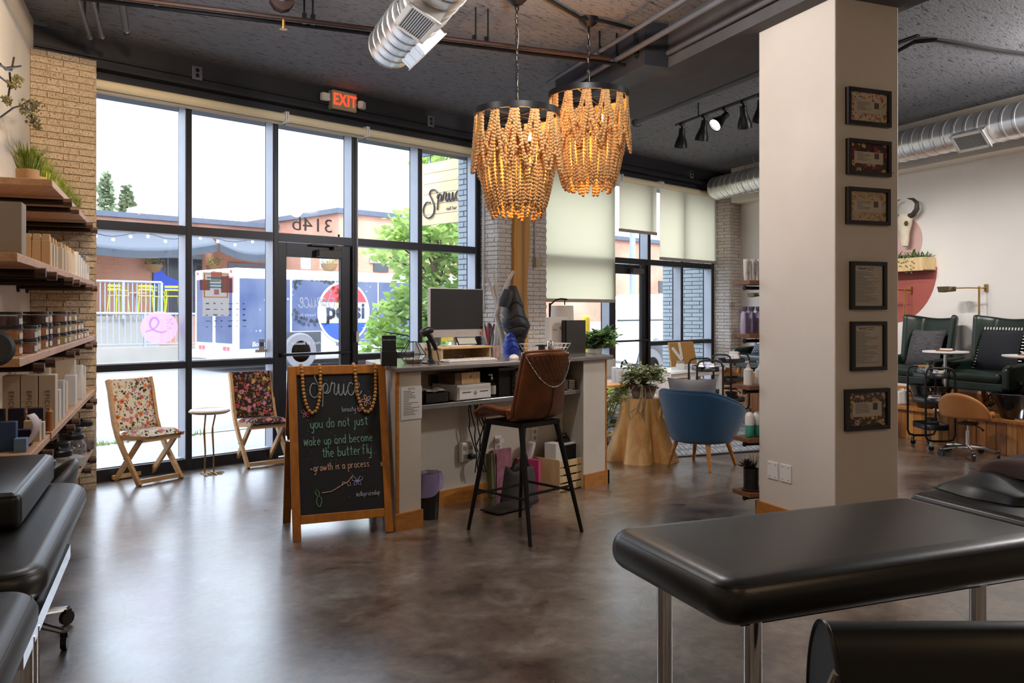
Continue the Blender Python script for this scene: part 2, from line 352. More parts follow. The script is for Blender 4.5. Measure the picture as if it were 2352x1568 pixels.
def text(name,s,size,mt,parent,loc,rot=(pi/2,0,0),ext=.002,mirror=False,align='CENTER',bold=0,shear=0,space=1,kx=1):
    c=bpy.data.curves.new(name,'FONT'); c.body=s; c.size=size; c.extrude=ext; c.align_x=align; c.align_y='CENTER'; c.offset=bold; c.shear=shear; c.space_character=space; c.resolution_u=3
    q=bpy.data.objects.new(name,c); COL.objects.link(q); bpy.context.view_layer.update()
    me=bpy.data.meshes.new_from_object(q.evaluated_get(bpy.context.evaluated_depsgraph_get())); bpy.data.objects.remove(q); bpy.data.curves.remove(c)
    o=bpy.data.objects.new(name,me); COL.objects.link(o); me.materials.clear(); me.materials.append(mt); o.parent=parent; o.location=loc; o.rotation_euler=rot; o.scale=(-kx if mirror else kx,1,1); return o
M['red']=mat('lit red letters',L('ff3a1c'),.5,emit=1.3)
text('lettering','EXIT',.165,M['red'],ex,(0,-.0965,0),bold=.003,kx=.78,space=1.12)
for sx,a in ((-1,0),(1,.6)):
    hd=obj('lamp_head',MB().cbox(0,0,0,.095,.06,.085),M['whitep'],ex,smooth=False,bevel=.018,seg=3,loc=(sx*.215,-.05-(.03 if sx>0 else 0),.015-(.02 if sx>0 else 0)),rz=a*sx); 
    obj('lens',MB().cbox(0,-.032,0,.08,.006,.07),mat('ribbed lens',L('f2f2f0'),.2,bump=.4,bsc=60),hd,smooth=False)
    obj('arm',MB().tube([(sx*.15,-.04,-.0),(sx*.19,-.045,.0)],.014,6),M['whitep'],ex)
# ---- column with its baseboard ----
CN0,CN1,CW0,CW1=3.853,4.375,4.185,4.93
def nwbox(mb,n0,w0,z0,n1,w1,z1): return mb.prism([nw(n0,w0,z0),nw(n1,w0,z0),nw(n1,w1,z0),nw(n0,w1,z0)],(0,0,z1-z0))
M['colw']=mat('trowelled plaster',L('e0d6cc'),.6,var=.06,vsc=2,bump=.25,bsc=7)
column=struct('pillar',nwbox(MB(),CN0,CW0,0,CN1,CW1,3.62),M['colw'],bevel=.008,smooth=False)
struct('baseboard_column',nwbox(MB(),CN0-.018,CW0-.018,0,CN1+.018,CW1+.018,.115),M['honey'],smooth=False)
# ceiling beam running over the column
bm=struct('trim_3',nwbox(MB(),3.72,WB,3.42,4.45,7.6,ZC),M['beamc'],smooth=False)
nwbo=nwbox(MB(),3.50,5.9,3.42,3.72,7.6,ZC); obj('sheath',nwbo,M['beam'],parent=bm,smooth=False)
# ================= outside =================
M['conc']=mat('pale concrete',L('8d8b88'),.85,var=.12,vsc=1.5,bump=.05,bsc=20)
M['asph']=mat('grey asphalt',L('6f6f76'),.85,var=.08,vsc=1,bump=.05,bsc=40)
struct('sidewalk',MB().box(-12,7.98,-.4,40,9.9,-.03),M['conc'],smooth=False)
for i,(xa,xb) in enumerate([(-2,1.4),(1.42,4.6),(4.62,7.9)]): pass
kb=struct('kerb',MB().box(-12,9.9,-.4,40,10.08,-.02),M['conc'],smooth=False)
rd=struct('road',MB().box(-14,10.08,-.5,60,22.4,-.12),M['asph'],smooth=False)
yl=mat('yellow road paint',L('d8bd72'),.8)
obj('marking',MB().box(-14,16.9,-.119,60,17.0,-.116).box(-14,17.2,-.119,60,17.3,-.116),yl,parent=rd,smooth=False)
struct('pavement',MB().box(-14,22.4,-.5,60,24.2,.0),M['conc'],smooth=False)
pw=struct('patio_wall',MB().box(-14,24.2,-.5,11.4,24.5,.45).box(-14,25.9,-.5,10.7,29.5,1.30).box(-14,24.5,-.5,11.4,25.9,.25),M['conc'],smooth=False)
# weeds at the kerb
wd=MB()
for i in range(160):
    x=RND.gauss(3.35,.35) if i<110 else RND.gauss(4.35,.12); y=9.86+RND.uniform(-.06,.05); a=RND.uniform(0,6.3); h=RND.uniform(.02,.07)
    wd.quad((x,y,-.03),(x+.02,y,-.03),(x+.02*math.cos(a)+.01,y+.02*math.sin(a),h-.03))
o=obj('weeds',wd,mat('weed green',L('93a86a'),.7,var=.4,vsc=8),smooth=False,kind='stuff'); o['label']='small green weeds growing in the kerb joint outside the window'
# brick buildings across the street
g=G('orange brick'); v=g.co(scale=(1,1,1)); br=g.n('TexBrick',{'Vector':g.n('CombineXYZ',{0:g.math('ADD',g.n('SeparateXYZ',{0:v}).outputs[0],g.n('SeparateXYZ',{0:v}).outputs[1]),1:g.n('SeparateXYZ',{0:v}).outputs[2]}).outputs[0],'Color1':L('b47c68'),'Color2':L('aa7059'),'Mortar':L('b08e7e'),'Scale':1.,'Mortar Size':.006,'Brick Width':.22,'Row Height':.075})
g.p(Base_Color=g.mix(g.ramp(g.noise(v,.5,3),(.4,K),(.65,WH)),br.outputs[0],L('c0937f')),Roughness=.9); M['obrick']=g.m
M['cap']=mat('blue grey coping',L('525a6c'),.6); M['darkglass']=mat('dark shop glass',L('3c4048'),.15,var=.2)
b1=T('shop_building','orange brick shop building with roof coping and grey roofline across the street','building',(10,29.6,0))
obj('facade',MB().box(-14,0,0,6.8,6,4.62),M['obrick'],b1,smooth=False)
obj('coping',MB().box(-14.1,-.12,4.62,6.8,.3,4.80),M['cap'],b1,smooth=False)
obj('window',MB().box(onY(350,600,29.57).x-10,-.03,1.3,onY(420,600,29.57).x-10,.02,3.35).box(onY(441,600,29.57).x-10,-.03,1.3,onY(464,600,29.57).x-10,.02,3.3),M['darkglass'],b1,smooth=False)
obj('window_frame',MB().box(onY(348,600,29.57).x-10,-.06,3.33,onY(466,600,29.57).x-10,.0,3.45).box(onY(384,600,29.57).x-10,-.06,1.3,onY(386,600,29.57).x-10,0,3.35).box(onY(418,600,29.57).x-10,-.06,1.3,onY(442,600,29.57).x-10,0,3.35),mat('grey frame',L('7e828a'),.5),b1,smooth=False)
mb=MB(); P=[(onY(u,v,29.55).x-10,-.05,onY(u,v,29.55).z) for u,v in ((352,665),(352,607),(360,604),(370,620),(384,634),(412,645),(403,665))]
obj('blue_mural',mb.prism(P,(0,-.015,0)),mat('vivid blue film',L('2f57d8'),.4,var=.1),b1,smooth=False)
obj('metal_siding',MB().box(4.75,-.05,1.3,6.6,.0,3.25),mat('grey siding',L('6d7380'),.6,bump=.3,bsc=4),b1,smooth=False)
b2=T('corner_building','taller orange brick corner building with grey coping and small glass block windows','building',(16.8,25.4,0))
obj('facade',MB().box(0,0,0,26,10,4.9),M['obrick'],b2,smooth=False)
obj('coping',MB().box(-.12,-.12,4.9,26,10.1,5.08),M['cap'],b2,smooth=False)
obj('string_course',MB().box(-.05,-.05,4.05,26,0,4.15).box(-.05,-.05,4.05,0,4.2,4.15),M['obrick'],b2,smooth=False)
M['gblock']=mat('glass block',L('9fb0b8'),.15,var=.3,vsc=12)
def onwin(u0,v0,u1,v1,Y,Z=0):
    a=onY(u0,v0,Y); b=onY(u1,v1,Y); return a.x-16.8,b.z,b.x-16.8,a.z
for k,(u0,v0,u1,v1,mt_) in enumerate([(691,592,711,617,'gblock'),(735,592,752,617,'gblock'),(857,605,891,625,'darkglass'),(1512,645,1536,672,'darkglass'),(1440,690,1450,715,'darkglass')]):
    x0,z0,x1,z1=onwin(u0,v0,u1,v1,25.4)
    w_=obj('window',MB().box(x0,-.04,z0,x1,.02,z1),M[mt_],b2,smooth=False)
    if mt_=='gblock':
        mb=MB(); nx,nz=3,4
        for i in range(nx+1): x=x0+(x1-x0)*i/nx; mb.box(x-.012,-.055,z0,x+.012,-.04,z1)
        for i in range(nz+1): z=z0+(z1-z0)*i/nz; mb.box(x0,-.055,z-.012,x1,-.04,z+.012)
        obj('joint',mb,M['whitep'],w_,smooth=False)
obj('lintel',MB().box(*[onwin(848,592,897,606,25.4)[0],-.05,onwin(848,592,897,606,25.4)[1],onwin(848,592,897,606,25.4)[2],.02,onwin(848,592,897,606,25.4)[3]]),M['conc'],b2,smooth=False)
b3=T('far_building','far low brick building beyond the corner with a pale roof edge','building',(50,36,0))
obj('facade',MB().box(-6,0,0,40,8,5.6),M['obrick'],b3,smooth=False); obj('coping',MB().box(-6.2,-.15,5.6,40,0,5.85),M['cap'],b3,smooth=False)
# rooftop unit
p=onY(410,488,34); ru=T('rooftop_unit','pale boxy cooling unit on the flat brick roof','machine',(p.x,34,4.75))
obj('casing',MB().box(-1.3,0,0,1.0,2,.95),mat('pale metal',L('c9d2ce'),.5,var=.05),ru,smooth=False)
mb=MB()
for i in range(9): mb.box(-1.25+i*.17,-.03,.15,-1.2+i*.17,0,.85)
obj('grille',mb,mat('pale slat',L('a9b3b0'),.5),ru,smooth=False)
obj('hood',MB().add([(1.05,0,0),(2.2,0,0),(2.2,1.6,0),(1.05,1.6,0),(1.05,0,.75),(1.95,0,.75),(1.95,1.6,.75),(1.05,1.6,.75)],[(0,3,2,1),(4,5,6,7),(0,1,5,4),(1,2,6,5),(2,3,7,6),(3,0,4,7)]),mat('pale hood',L('c4cfca'),.5),ru,smooth=False)
# sail awnings
M['sail']=mat('grey sail cloth',L('3c434e'),.8,var=.08)
def sail(u,label,pts,lo):
    r=T('shade_sail',label,'awning',(0,0,0))
    def f(a,b):
        p=(pts[0]*(1-a)+pts[1]*a)*(1-b)+(pts[3]*(1-a)+pts[2]*a)*b; s=.28*(4*a*(1-a))*(.3+.7*b); return p-Vector((0,0,s))
    obj('cloth',MB().surf(f,12,5),M['sail'],r,solid=.02)
    e=[f(i/12,1) for i in range(13)]; mb=MB()
    for i in range(12): mb.quad(e[i],e[i+1],e[i+1]-Vector((0,0,lo)),e[i]-Vector((0,0,lo)))
    obj('valance',mb,M['sail'],r,smooth=False,solid=.02)
sail(0,'grey shade sail stretched over the patio at the left window',[onY(150,522,29.5),onY(470,528,29.5),onY(500,562,26.5),onY(120,548,26.5)],.22)
sail(0,'grey shade sail stretched beside the steel siding above the truck roof',[onY(485,536,29.5),onY(640,545,29.5),onY(650,572,26.5),onY(505,561,26.5)],.22)
# string of bulbs
sl=T('string_lights','drooping string of small bulbs under the grey shade sails','lights',(0,0,0)); mb=MB()
P=[onY(180,520,29.58)]+[onY(220+i*20,535+6*math.sin(i*.9)+i*.9,26.3) for i in range(22)]+[onY(660,548,29.58)]; mb.tube(P,.012,4); obj('wire',mb,M['black'],sl)
for i in range(1,22,2): obj('bulb',MB().ball(P[i]-Vector((0,0,.1)),.055,6,5),M['whitep'],sl)
# patio railings
M['rail']=mat('blue grey rail',L('8b93a8'),.5)
def railing(label,xa,xb,y,z0,z1,step,npost,slope=0):
    r=T('patio_railing',label,'railing',(0,0,0)); 
    def zz(x): return slope*(x-xa)
    obj('top_rail',MB().tube([(xa,y,z1),(xb,y,z1+zz(xb))],.035,6),M['rail'],r); obj('low_rail',MB().tube([(xa,y,z0),(xb,y,z0+zz(xb))],.022,5),M['rail'],r)
    for i in range(npost+1): x=xa+(xb-xa)*i/npost; obj('post',MB().box(x-.035,y-.03,z0-.15+zz(x),x+.035,y+.03,z1+zz(x)),M['rail'],r,smooth=False)
    x=xa+step
    pk=MB().box(-.012,-.012,0,.012,.012,z1-z0).mesh('picket',False); pk.materials.append(M['rail'])
    while x<xb: put('picket',pk,None,r,(x,y,z0+zz(x))); x+=step
railing('upper patio railing of thin blue grey pickets in front of the lime chairs',6.2,10.7,25.75,1.38,2.33,.13,4)
railing('lower ramp railing with two posts on the pale concrete kerb',6.4,11.3,24.4,.55,1.42,.16,3,-.01)
# lime bar chairs behind the upper railing
M['lime']=mat('lime metal',L('a5aa2c'),.45)
def bar_chair(label,x,y,rz):
    r=T('bar_chair',label,'chair',(x,y,1.30),rz,'lime bar chairs on the patio')
    for sx in (-.2,.2):
        for sy in (-.2,.2): obj('leg',MB().tube([(sx*1.15,sy*1.15,0),(sx*.9,sy*.9,.62)],.02,5),M['lime'],r)
        obj('arm',MB().tube([(sx,-.2,.62),(sx,-.18,.78),(sx,.2,.78)],.018,5),M['lime'],r)
    obj('seat',MB().cbox(0,0,.63,.42,.42,.03),M['lime'],r,smooth=False)
    obj('back_slat',MB().cbox(0,.21,.93,.42,.02,.07).cbox(0,.21,.83,.42,.02,.05),M['lime'],r,smooth=False)
for i,(u,lb) in enumerate([(272,'lime yellow bar chair behind the railing, nearest the tan-lit brick pillar'),(335,'lime yellow bar chair behind the railing, second from the tan-lit brick pillar'),(357,'lime yellow bar chair behind the railing, third from the tan-lit brick pillar'),(396,'lime yellow bar chair behind the railing, fourth from the tan-lit brick pillar, by the mullion')]):
    p=onY(u,690,26.6); p=onY(u,690,[26.5,26.4,27.3,26.5][i]); bar_chair(lb,p.x,[26.5,26.4,27.3,26.5][i],[.25,-.35,.2,-.3][i])
for i,(u,lb) in enumerate([(312,'square bistro table of pale wood between the lime chairs')]):
    p=onY(u,690,27.6); t=T('bar_table',lb,'table',(p.x,27.6,1.30)); obj('tabletop',MB().cbox(0,0,.74,.55,.55,.04),mat('pink wood',L('c9a08e'),.6),t,smooth=False); obj('pedestal',MB().cyl((0,0,0),(0,0,.72),.04,8).cbox(0,0,.02,.4,.4,.03),M['rail'],t)
# planter baskets on the facade
M['leafp']=mat('dry planter leaves',L('9a9a5a'),.7,var=.4,vsc=9)
def basket(u,v,Y,label):
    p=onY(u,v,Y); r=T('wall_basket',label,'planter',(p.x,Y-.2,p.z)); obj('bowl',MB().lathe([(.02,-.28),(.2,-.22),(.3,0),(.27,0),(.02,-.2)],n=12),mat('basket brown',L('8a6a48'),.8,bump=.5,bsc=30),r); mb=MB()
    for i in range(90): 
        a=RND.uniform(0,6.28); q=RND.uniform(.05,.36); z=RND.uniform(0,.25); c=Vector((q*math.cos(a),q*math.sin(a),z)); d=Vector((RND.uniform(-1,1),RND.uniform(-1,1),RND.uniform(-.2,1)))*.09; e_=d.orthogonal()*.35; mb.quad(c,c+d*.5+e_,c+d,c+d*.5-e_)
    obj('foliage',mb,M['leafp'],r,smooth=False)
basket(348,608,29.4,'wicker wall basket of dry plants left of the blue mural window'); basket(486,610,29.4,'wicker wall basket of dry plants right of the dark shop window'); basket(749,606,25.2,'wicker wall basket of yellow plants seen through the door glass')
# far trees
def leafcloud(mb,c,rx,ry,rz,n,sz,shape=1.0):
    for i in range(n):
        while True:
            q=Vector((RND.uniform(-1,1),RND.uniform(-1,1),RND.uniform(-1,1)))
            if q.length<=1: break
        q=q*(.55+.45*RND.random())
        tz=(q.z+1)/2; k=(1-shape*tz*.75)
        p=Vector((c[0]+q.x*rx*k,c[1]+q.y*ry*k,c[2]+q.z*rz)); d=Vector((RND.uniform(-1,1),RND.uniform(-1,1),RND.uniform(-.7,.7))).normalized()*sz*RND.uniform(.6,1.2); e_=d.cross(Vector((RND.random(),RND.random(),1))).normalized()*d.length*.42
        mb.quad(p,p+d*.5+e_,p+d,p+d*.5-e_)
M['leaff']=mat('pale far leaves',L('8f9f80'),.8,var=.35,vsc=2)
def fartree(u,v0,v1,Y,wd_,label):
    a=onY(u,v0,Y); b=onY(u,v1,Y); r=T('poplar_tree',label,'tree',(a.x,Y,0)); mb=MB(); h=(a.z-b.z)
    leafcloud(mb,(0,0,(a.z+b.z)/2),wd_,wd_,h/2,1100,.28,.9)
    obj('trunk',MB().cyl((0,0,0),(0,0,b.z+h*.5),.14,6),M['pipe'],r); f_=obj('foliage',mb,M['leaff'],r,smooth=False)
fartree(243,388,520,46,.55,'tall thin poplar behind the roof, close to the tan-lit brick pillar'); fartree(291,420,520,46,.55,'shorter thin poplar behind the roof, right of the tall one')
# street tree
tp=pt(1003,700,12.2); st=T('street_tree','leafy maple street tree on the sidewalk outside the desk window','tree',(tp.x,tp.y,-.03))
obj('trunk',MB().tube([(0,0,0),(.02,.03,1.2),(-.03,.0,2.2),(.06,.05,3.2)],[.075,.065,.055,.03],8),mat('grey bark',L('6a5c4e'),.9,bump=.4,bsc=20),st)
br_=MB(); fo=MB(); tb_=Vector((tp.x,tp.y,-.03))
for u,v,r_,n_ in [(985,545,.42,170),(940,520,.34,130),(905,555,.30,110),(868,578,.20,60),(1020,520,.36,140),(1035,580,.36,140),(1000,610,.40,150),(960,640,.36,130),(1030,650,.34,120),(925,690,.34,130),(965,720,.40,150),(890,720,.28,90),(870,760,.22,70),(905,775,.32,120),(950,785,.36,130),(1000,720,.36,120),(850,800,.18,50),(990,790,.34,110),(930,600,.30,90),(990,372,.30,90),(1015,395,.34,110),(1030,350,.30,80)]:
    c=pt(u,v,RND.uniform(11.9,12.8))-tb_; a=Vector((0,0,max(.8,c.z*.75))); br_.tube([a,(a+c)*.5+Vector((0,0,.08)),c],[.02,.013,.006],5); leafcloud(fo,c,r_*1.15,r_*1.15,r_,n_,.13,0)
g=G('maple leaves'); v=g.co(); g.p(Base_Color=g.ramp(g.noise(v,3.5,4),(.35,L('668a52')),(.5,L('8aac5c')),(.65,L('b9d078'))),Roughness=.55); tl_=g.n('BsdfTranslucent',{'Color':L('b8d27c')}); mx_=g.n('MixShader',{0:.35}); g.t.links.new(g.b.outputs[0],mx_.inputs[1]); g.t.links.new(tl_.outputs[0],mx_.inputs[2]); g.t.links.new(mx_.outputs[0],g.o.inputs[0]); M['maple']=g.m
obj('branch',br_,M['pipe'],st); obj('foliage',fo,M['maple'],st,smooth=False)
# hanging blade sign outside
a=onX(972,388,7.2); b=onX(1056,511,7.2); bs=T('blade_sign','wooden hanging shop sign reading Spruce outside beside the grey brick pillar','sign',(7.2,0,0))
ya,yb,za,zb=b.y-.25,a.y,b.z+.01,a.z+.06
nb=6
for i in range(nb): obj('board',MB().box(-.02,ya,za+(zb-za)*i/nb,.02,yb,za+(zb-za)*(i+1)/nb-.006),wood('sign board %d'%i,"ecd6ae","d8bb8c",(6,1.2,6),.6),bs,smooth=False)
obj('hanger_bar',MB().box(-.025,ya,zb+.10,.025,yb+.02,zb+.16),M['cap'],bs,smooth=False)
for y in (yb-.15,ya+.35): obj('hanger_rod',MB().cyl((0,y,zb-.02),(0,y,zb+.11),.008,6),M['cap'],bs)
# ---- single stroke script letters ----
SC={'S':[[(.95,1.55),(.8,1.75),(.55,1.75),(.45,1.5),(.6,1.15),(.75,.7),(.7,.2),(.4,-.05),(.12,.15),(.05,.6),(.25,1.0),(.5,.95)]],
'p':[[(0,.55),(.12,.95),(.1,.2),(.02,-.75)],[(.08,.6),(.3,1.0),(.5,.8),(.45,.4),(.2,.3),(.5,.25),(.7,.5)]],'r':[[(0,.5),(.15,1.1),(.2,.95),(.38,.95),(.3,.3),(.45,.1),(.65,.45)]],
'u':[[(0,.5),(.1,.95),(.08,.3),(.2,.05),(.4,.3),(.5,.95),(.47,.3),(.58,.05),(.75,.4)]],'c':[[(.5,.85),(.3,1.0),(.08,.6),(.15,.15),(.4,.05),(.62,.4)]],'e':[[(0,.4),(.3,.55),(.42,.85),(.25,1.0),(.08,.6),(.15,.12),(.4,.05),(.62,.35)]]}
def cat(P,n=5):
    P=[Vector((p[0],p[1],0)) for p in P]; out=[]
    for i in range(len(P)-1):
        p0,p1,p2,p3=P[max(i-1,0)],P[i],P[i+1],P[min(i+2,len(P)-1)]
        for k in range(n):
            t=k/n; out.append(.5*((2*p1)+(p2-p0)*t+(2*p0-5*p1+4*p2-p3)*t*t+(3*p1-p0-3*p2+p3)*t*t*t))
    return out+[P[-1]]
WID={'S':.95,'p':.68,'r':.6,'u':.72,'c':.58,'e':.6}
def script(s,fn,r,n=5,k=5,font=SC,wid=WID):
    mb=MB(); x=0
    for ch in s:
        for stq in font.get(ch,[]): mb.tube([fn(x+p.x,p.y) for p in cat(stq,k)],r,n)
        x+=wid.get(ch,.6)
    return mb
s0=.2; sl_=script('S',lambda x,y:(-.035,yb-.03-x*s0*1.6,za+.10+y*s0),.011); s1_=script('pruce',lambda x,y:(-.035,yb-.33-x*.175,za+.27+y*.12),.010); sl_.add(s1_.v,s1_.f); obj('lettering',sl_,mat('dark metal letters',L('4a4650'),.4,.5),bs)
text('lettering','nail bar',.07,mat('dark print',L('4a4650'),.6),bs,(-.022,yb-.50,za+.185),rot=(pi/2,0,-pi/2),align='LEFT')
# ---- beverage truck ----
TX0=onY(540,700,20.2).x
tk=T('beverage_truck','white box truck with blue bubble pattern panels parked across the street','truck',(TX0,20.2,-.12))
M['twhite']=mat('truck white',L('e4e6ea'),.4,var=.03)
g=G('blue bubble film'); v=g.co(scale=(1,1,1)); d_=g.vor(v,7.5,rnd=.35); sx_=g.n('SeparateXYZ',{0:v}).outputs
bandm=g.math('ABSOLUTE',g.math('SUBTRACT',g.math('FRACT',g.math('ADD',g.math('MULTIPLY',sx_[0],.42),g.math('MULTIPLY',g.math('SINE',g.math('MULTIPLY',sx_[2],1.7)),.12))),.5))
msk=g.math('MULTIPLY',g.ramp(d_,(.26,WH),(.34,K)),g.ramp(bandm,(.08,WH),(.22,K)))
g.p(Base_Color=g.mix(msk,g.mix(g.ramp(g.noise(v,.8,2),(.4,K),(.6,WH)),L('39466b'),L('525c78')),L('8c9cc0')),Roughness=.35); M['bubble']=g.m
obj('body',MB().box(0,0,.42,8.2,2.3,2.68),M['twhite'],tk,smooth=False,bevel=.03)
for x0,x1 in ((.12,1.55),(1.62,2.95),(3.0,4.4),(4.45,7.9)):
    obj('side_panel',MB().box(x0,-.02,.62 if not 2.0<x1<3.1 else 1.05,x1,.02,2.42),M['bubble'],tk,smooth=False)
for y0,y1 in ((.15,1.05),(1.25,2.15)): obj('rear_door',MB().box(-.02,y0,.75,.01,y1,2.42),M['bubble'],tk,smooth=False)
obj('bumper',MB().box(-.2,.1,.35,.05,2.2,.55),M['twhite'],tk,smooth=False)
for y in (.35,.55,1.75,1.95): obj('tail_lamp',MB().lathe([(0,0),(.07,0),(0,.01)],n=10).v and MB().box(-.03,y-.06,.52,0,y+.06,.66),mat('red lens',L('c4505a'),.4),tk,smooth=False)
for y in (.2,1.15,2.1): obj('marker_lamp',MB().ball((0,y,2.6),.05,6,5),mat('red marker',L('c8505a'),.4),tk)
def disc(name,cx,cz,r,z0,z1,c,y,par):
    mb=MB(); P=[]
    k=40; a0=math.asin(max(-1,min(1,z0/r))); a1=math.asin(max(-1,min(1,z1/r)))
    for i in range(k+1): a=a0+(a1-a0)*i/k; P.append((cx+r*math.cos(a),y,cz+r*math.sin(a)))
    for i in range(k+1): a=pi-(a1+(a0-a1)*i/k); P.append((cx+r*math.cos(a),y,cz+r*math.sin(a)))
    obj(name,mb.prism(P,(0,-.008,0)),c,par,smooth=False)
gx=onY(789,720,20.2).x-TX0; gz=1.55; M['pred']=mat('logo red',L('a8343f'),.4); M['pblue']=mat('logo blue',L('2448a0'),.4)
disc('emblem_ring',gx,gz,.86,-.86,.86,M['twhite'],-.021,tk); disc('emblem_red',gx,gz,.80,.28,.80,M['pred'],-.03,tk); disc('emblem_blue',gx,gz,.80,-.80,-.30,M['pblue'],-.03,tk)
text('lettering','pepsi',.62,mat('logo ink',L('26304a'),.5),tk,(gx+.05,-.045,gz+.02),bold=.02)
text('lettering','Bookbinder',.17,M['twhite'],tk,(.85,-.025,.72),shear=.2)
def wheel(name,r,w_,par,loc,hub):
    q=obj(name,(lambda mb:(setattr(mb,'M',Matrix.Rotation(pi/2,4,'X')),mb.lathe([(r*.55,-w_/2),(r*.92,-w_/2),(r,-w_/2+.05),(r,w_/2-.05),(r*.92,w_/2),(r*.55,w_/2)],n=24))[1])(MB()),M['tyre'],par,loc=loc)
    mb=MB(); mb.M=Matrix.Rotation(pi/2,4,'X'); mb.lathe([(.0,w_/2-.02),(r*.2,w_/2),(r*.25,w_/2-.06),(r*.5,w_/2-.08),(r*.58,w_/2)],n=20); obj('hub',mb,hub,q)
M['tyre']=mat('tyre rubber',L('6a6a70'),.8); M['hub']=mat('white hub',L('d5d6da'),.4,.2)
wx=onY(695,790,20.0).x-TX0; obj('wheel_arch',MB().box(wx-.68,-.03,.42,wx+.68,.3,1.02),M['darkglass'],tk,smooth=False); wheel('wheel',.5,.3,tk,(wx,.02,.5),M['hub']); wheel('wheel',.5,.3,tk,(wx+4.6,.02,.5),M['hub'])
obj('cab',MB().prism([(8.2,.05,.45),(8.2,.05,2.4),(9.3,.05,2.35),(9.8,.05,1.5),(10.4,.05,1.3),(10.4,.05,.45)],(0,2.2,0)),M['twhite'],tk,smooth=False)
# ---- white pickup by the near kerb ----
pX=onY(1352,760,10.9).x; pk=T('pickup_truck','white crew cab pickup truck parked at the kerb outside the right windows','truck',(pX,10.35,-.12))
M['pwhite']=mat('pickup white',L('e9ebee'),.3,var=.02,coat=.5)
side=[(0,0,.62),(0,0,1.28),(.05,0,1.34),(2.05,0,1.34),(2.3,0,1.36),(2.55,0,1.9),(2.8,0,1.96),(4.3,0,1.96),(4.95,0,1.42),(6.0,0,1.32),(6.15,0,1.1),(6.15,0,.5),(5.7,0,.45),(5.55,0,.85),(5.15,0,1.0),(4.75,0,.85),(4.6,0,.45),(1.95,0,.45),(1.8,0,.85),(1.4,0,1.02),(1.0,0,.85),(.85,0,.5)]
obj('body',MB().prism(side,(0,1.95,0)),M['pwhite'],pk,smooth=False,bevel=.03)
obj('side_window',MB().prism([(2.55,-.012,1.42),(2.72,-.012,1.84),(3.4,-.012,1.86),(3.4,-.012,1.42)],(0,.02,0)).prism([(3.5,-.012,1.42),(3.5,-.012,1.86),(4.2,-.012,1.84),(4.65,-.012,1.42)],(0,.02,0)),mat('grey tint glass',L('8b949c'),.1,var=.05),pk,smooth=False)
obj('rear_window',MB().prism([(2.29,.2,1.42),(2.29,1.75,1.42),(2.47,1.65,1.84),(2.47,.3,1.84)],(-.02,0,.0)),mat('pale tint glass',L('98a0a8'),.1,var=.05),pk,smooth=False)
obj('tail_lamp',MB().box(-.02,.04,.9,.05,.2,1.28),mat('tail red',L('b5423c'),.3),pk,smooth=False)
obj('tailgate_handle',MB().box(-.03,.85,1.08,0,1.15,1.18),mat('grey handle',L('8f979c'),.4),pk,smooth=False)
obj('bumper',MB().box(-.18,.0,.42,.08,1.95,.66),M['pwhite'],pk,smooth=False,bevel=.03); obj('licence_plate',MB().box(-.2,.78,.52,-.18,1.15,.68),M['whitep'],pk,smooth=False)
obj('bed_rail',MB().tube([(.3,.05,1.39),(1.9,.05,1.39),(2.15,.05,1.48)],.02,6),M['black'],pk)
obj('fender_flare',MB().tube([(.92,-.03,.5),(1.0,-.04,.86),(1.4,-.04,1.06),(1.8,-.04,.88),(1.9,-.03,.5)],.05,6),M['pwhite'],pk)
wheel('wheel',.4,.28,pk,(1.4,.14,.4),M['hub']); wheel('wheel',.4,.28,pk,(5.15,.14,.4),M['hub'])
# street lamp post
lp=pt(1453,700,24); l_=T('lamp_post','grey street lamp post seen beyond the right door','pole',(lp.x,lp.y,0)); obj('pole',MB().cyl((0,0,0),(0,0,6),.085,10),M['rail'],l_); obj('collar',MB().cyl((0,0,2.55),(0,0,2.75),.13,10).cyl((0,0,2.62),(-.35,0,2.62),.03,6),M['rail'],l_)
yp=pt(1346,740,15); y_=T('yellow_post','bright yellow guard post outside behind the black binder','post',(yp.x,yp.y,-.1)); obj('sleeve',MB().cyl((0,0,0),(0,0,1.42),.075,10),mat('safety yellow',L('e8b917'),.5),y_); obj('cap',MB().ball((0,0,1.42),.075,10,6),mat('safety yellow cap',L('e8b917'),.5),y_)
# ================= interior lamps and added fill light =================
LT=dict(warm=(1,.72,.42),neut=(1,.96,.92))
for n_,w_,e_,c_ in ((.9,.2,10,'warm'),(3.4,-.6,24,'warm'),(7.6,4.25,130,'neut'),(8.0,2.2,40,'neut'),(2.2,4.6,50,'neut'),(.3,5.2,30,'neut')):
    q=nw(n_,w_,3.4); lamp('POINT',q,e_,LT[c_],.12,name='pendant_and_fill')  # warm ones stand for pendants behind camera; neutral ones are unseen added fill
q=nw(-.2,4.3,3.5); lamp('SPOT',q,110,(1,.70,.40),.06,(2.2,7.3,2.35),rad(62),.7,name='wall_spot')
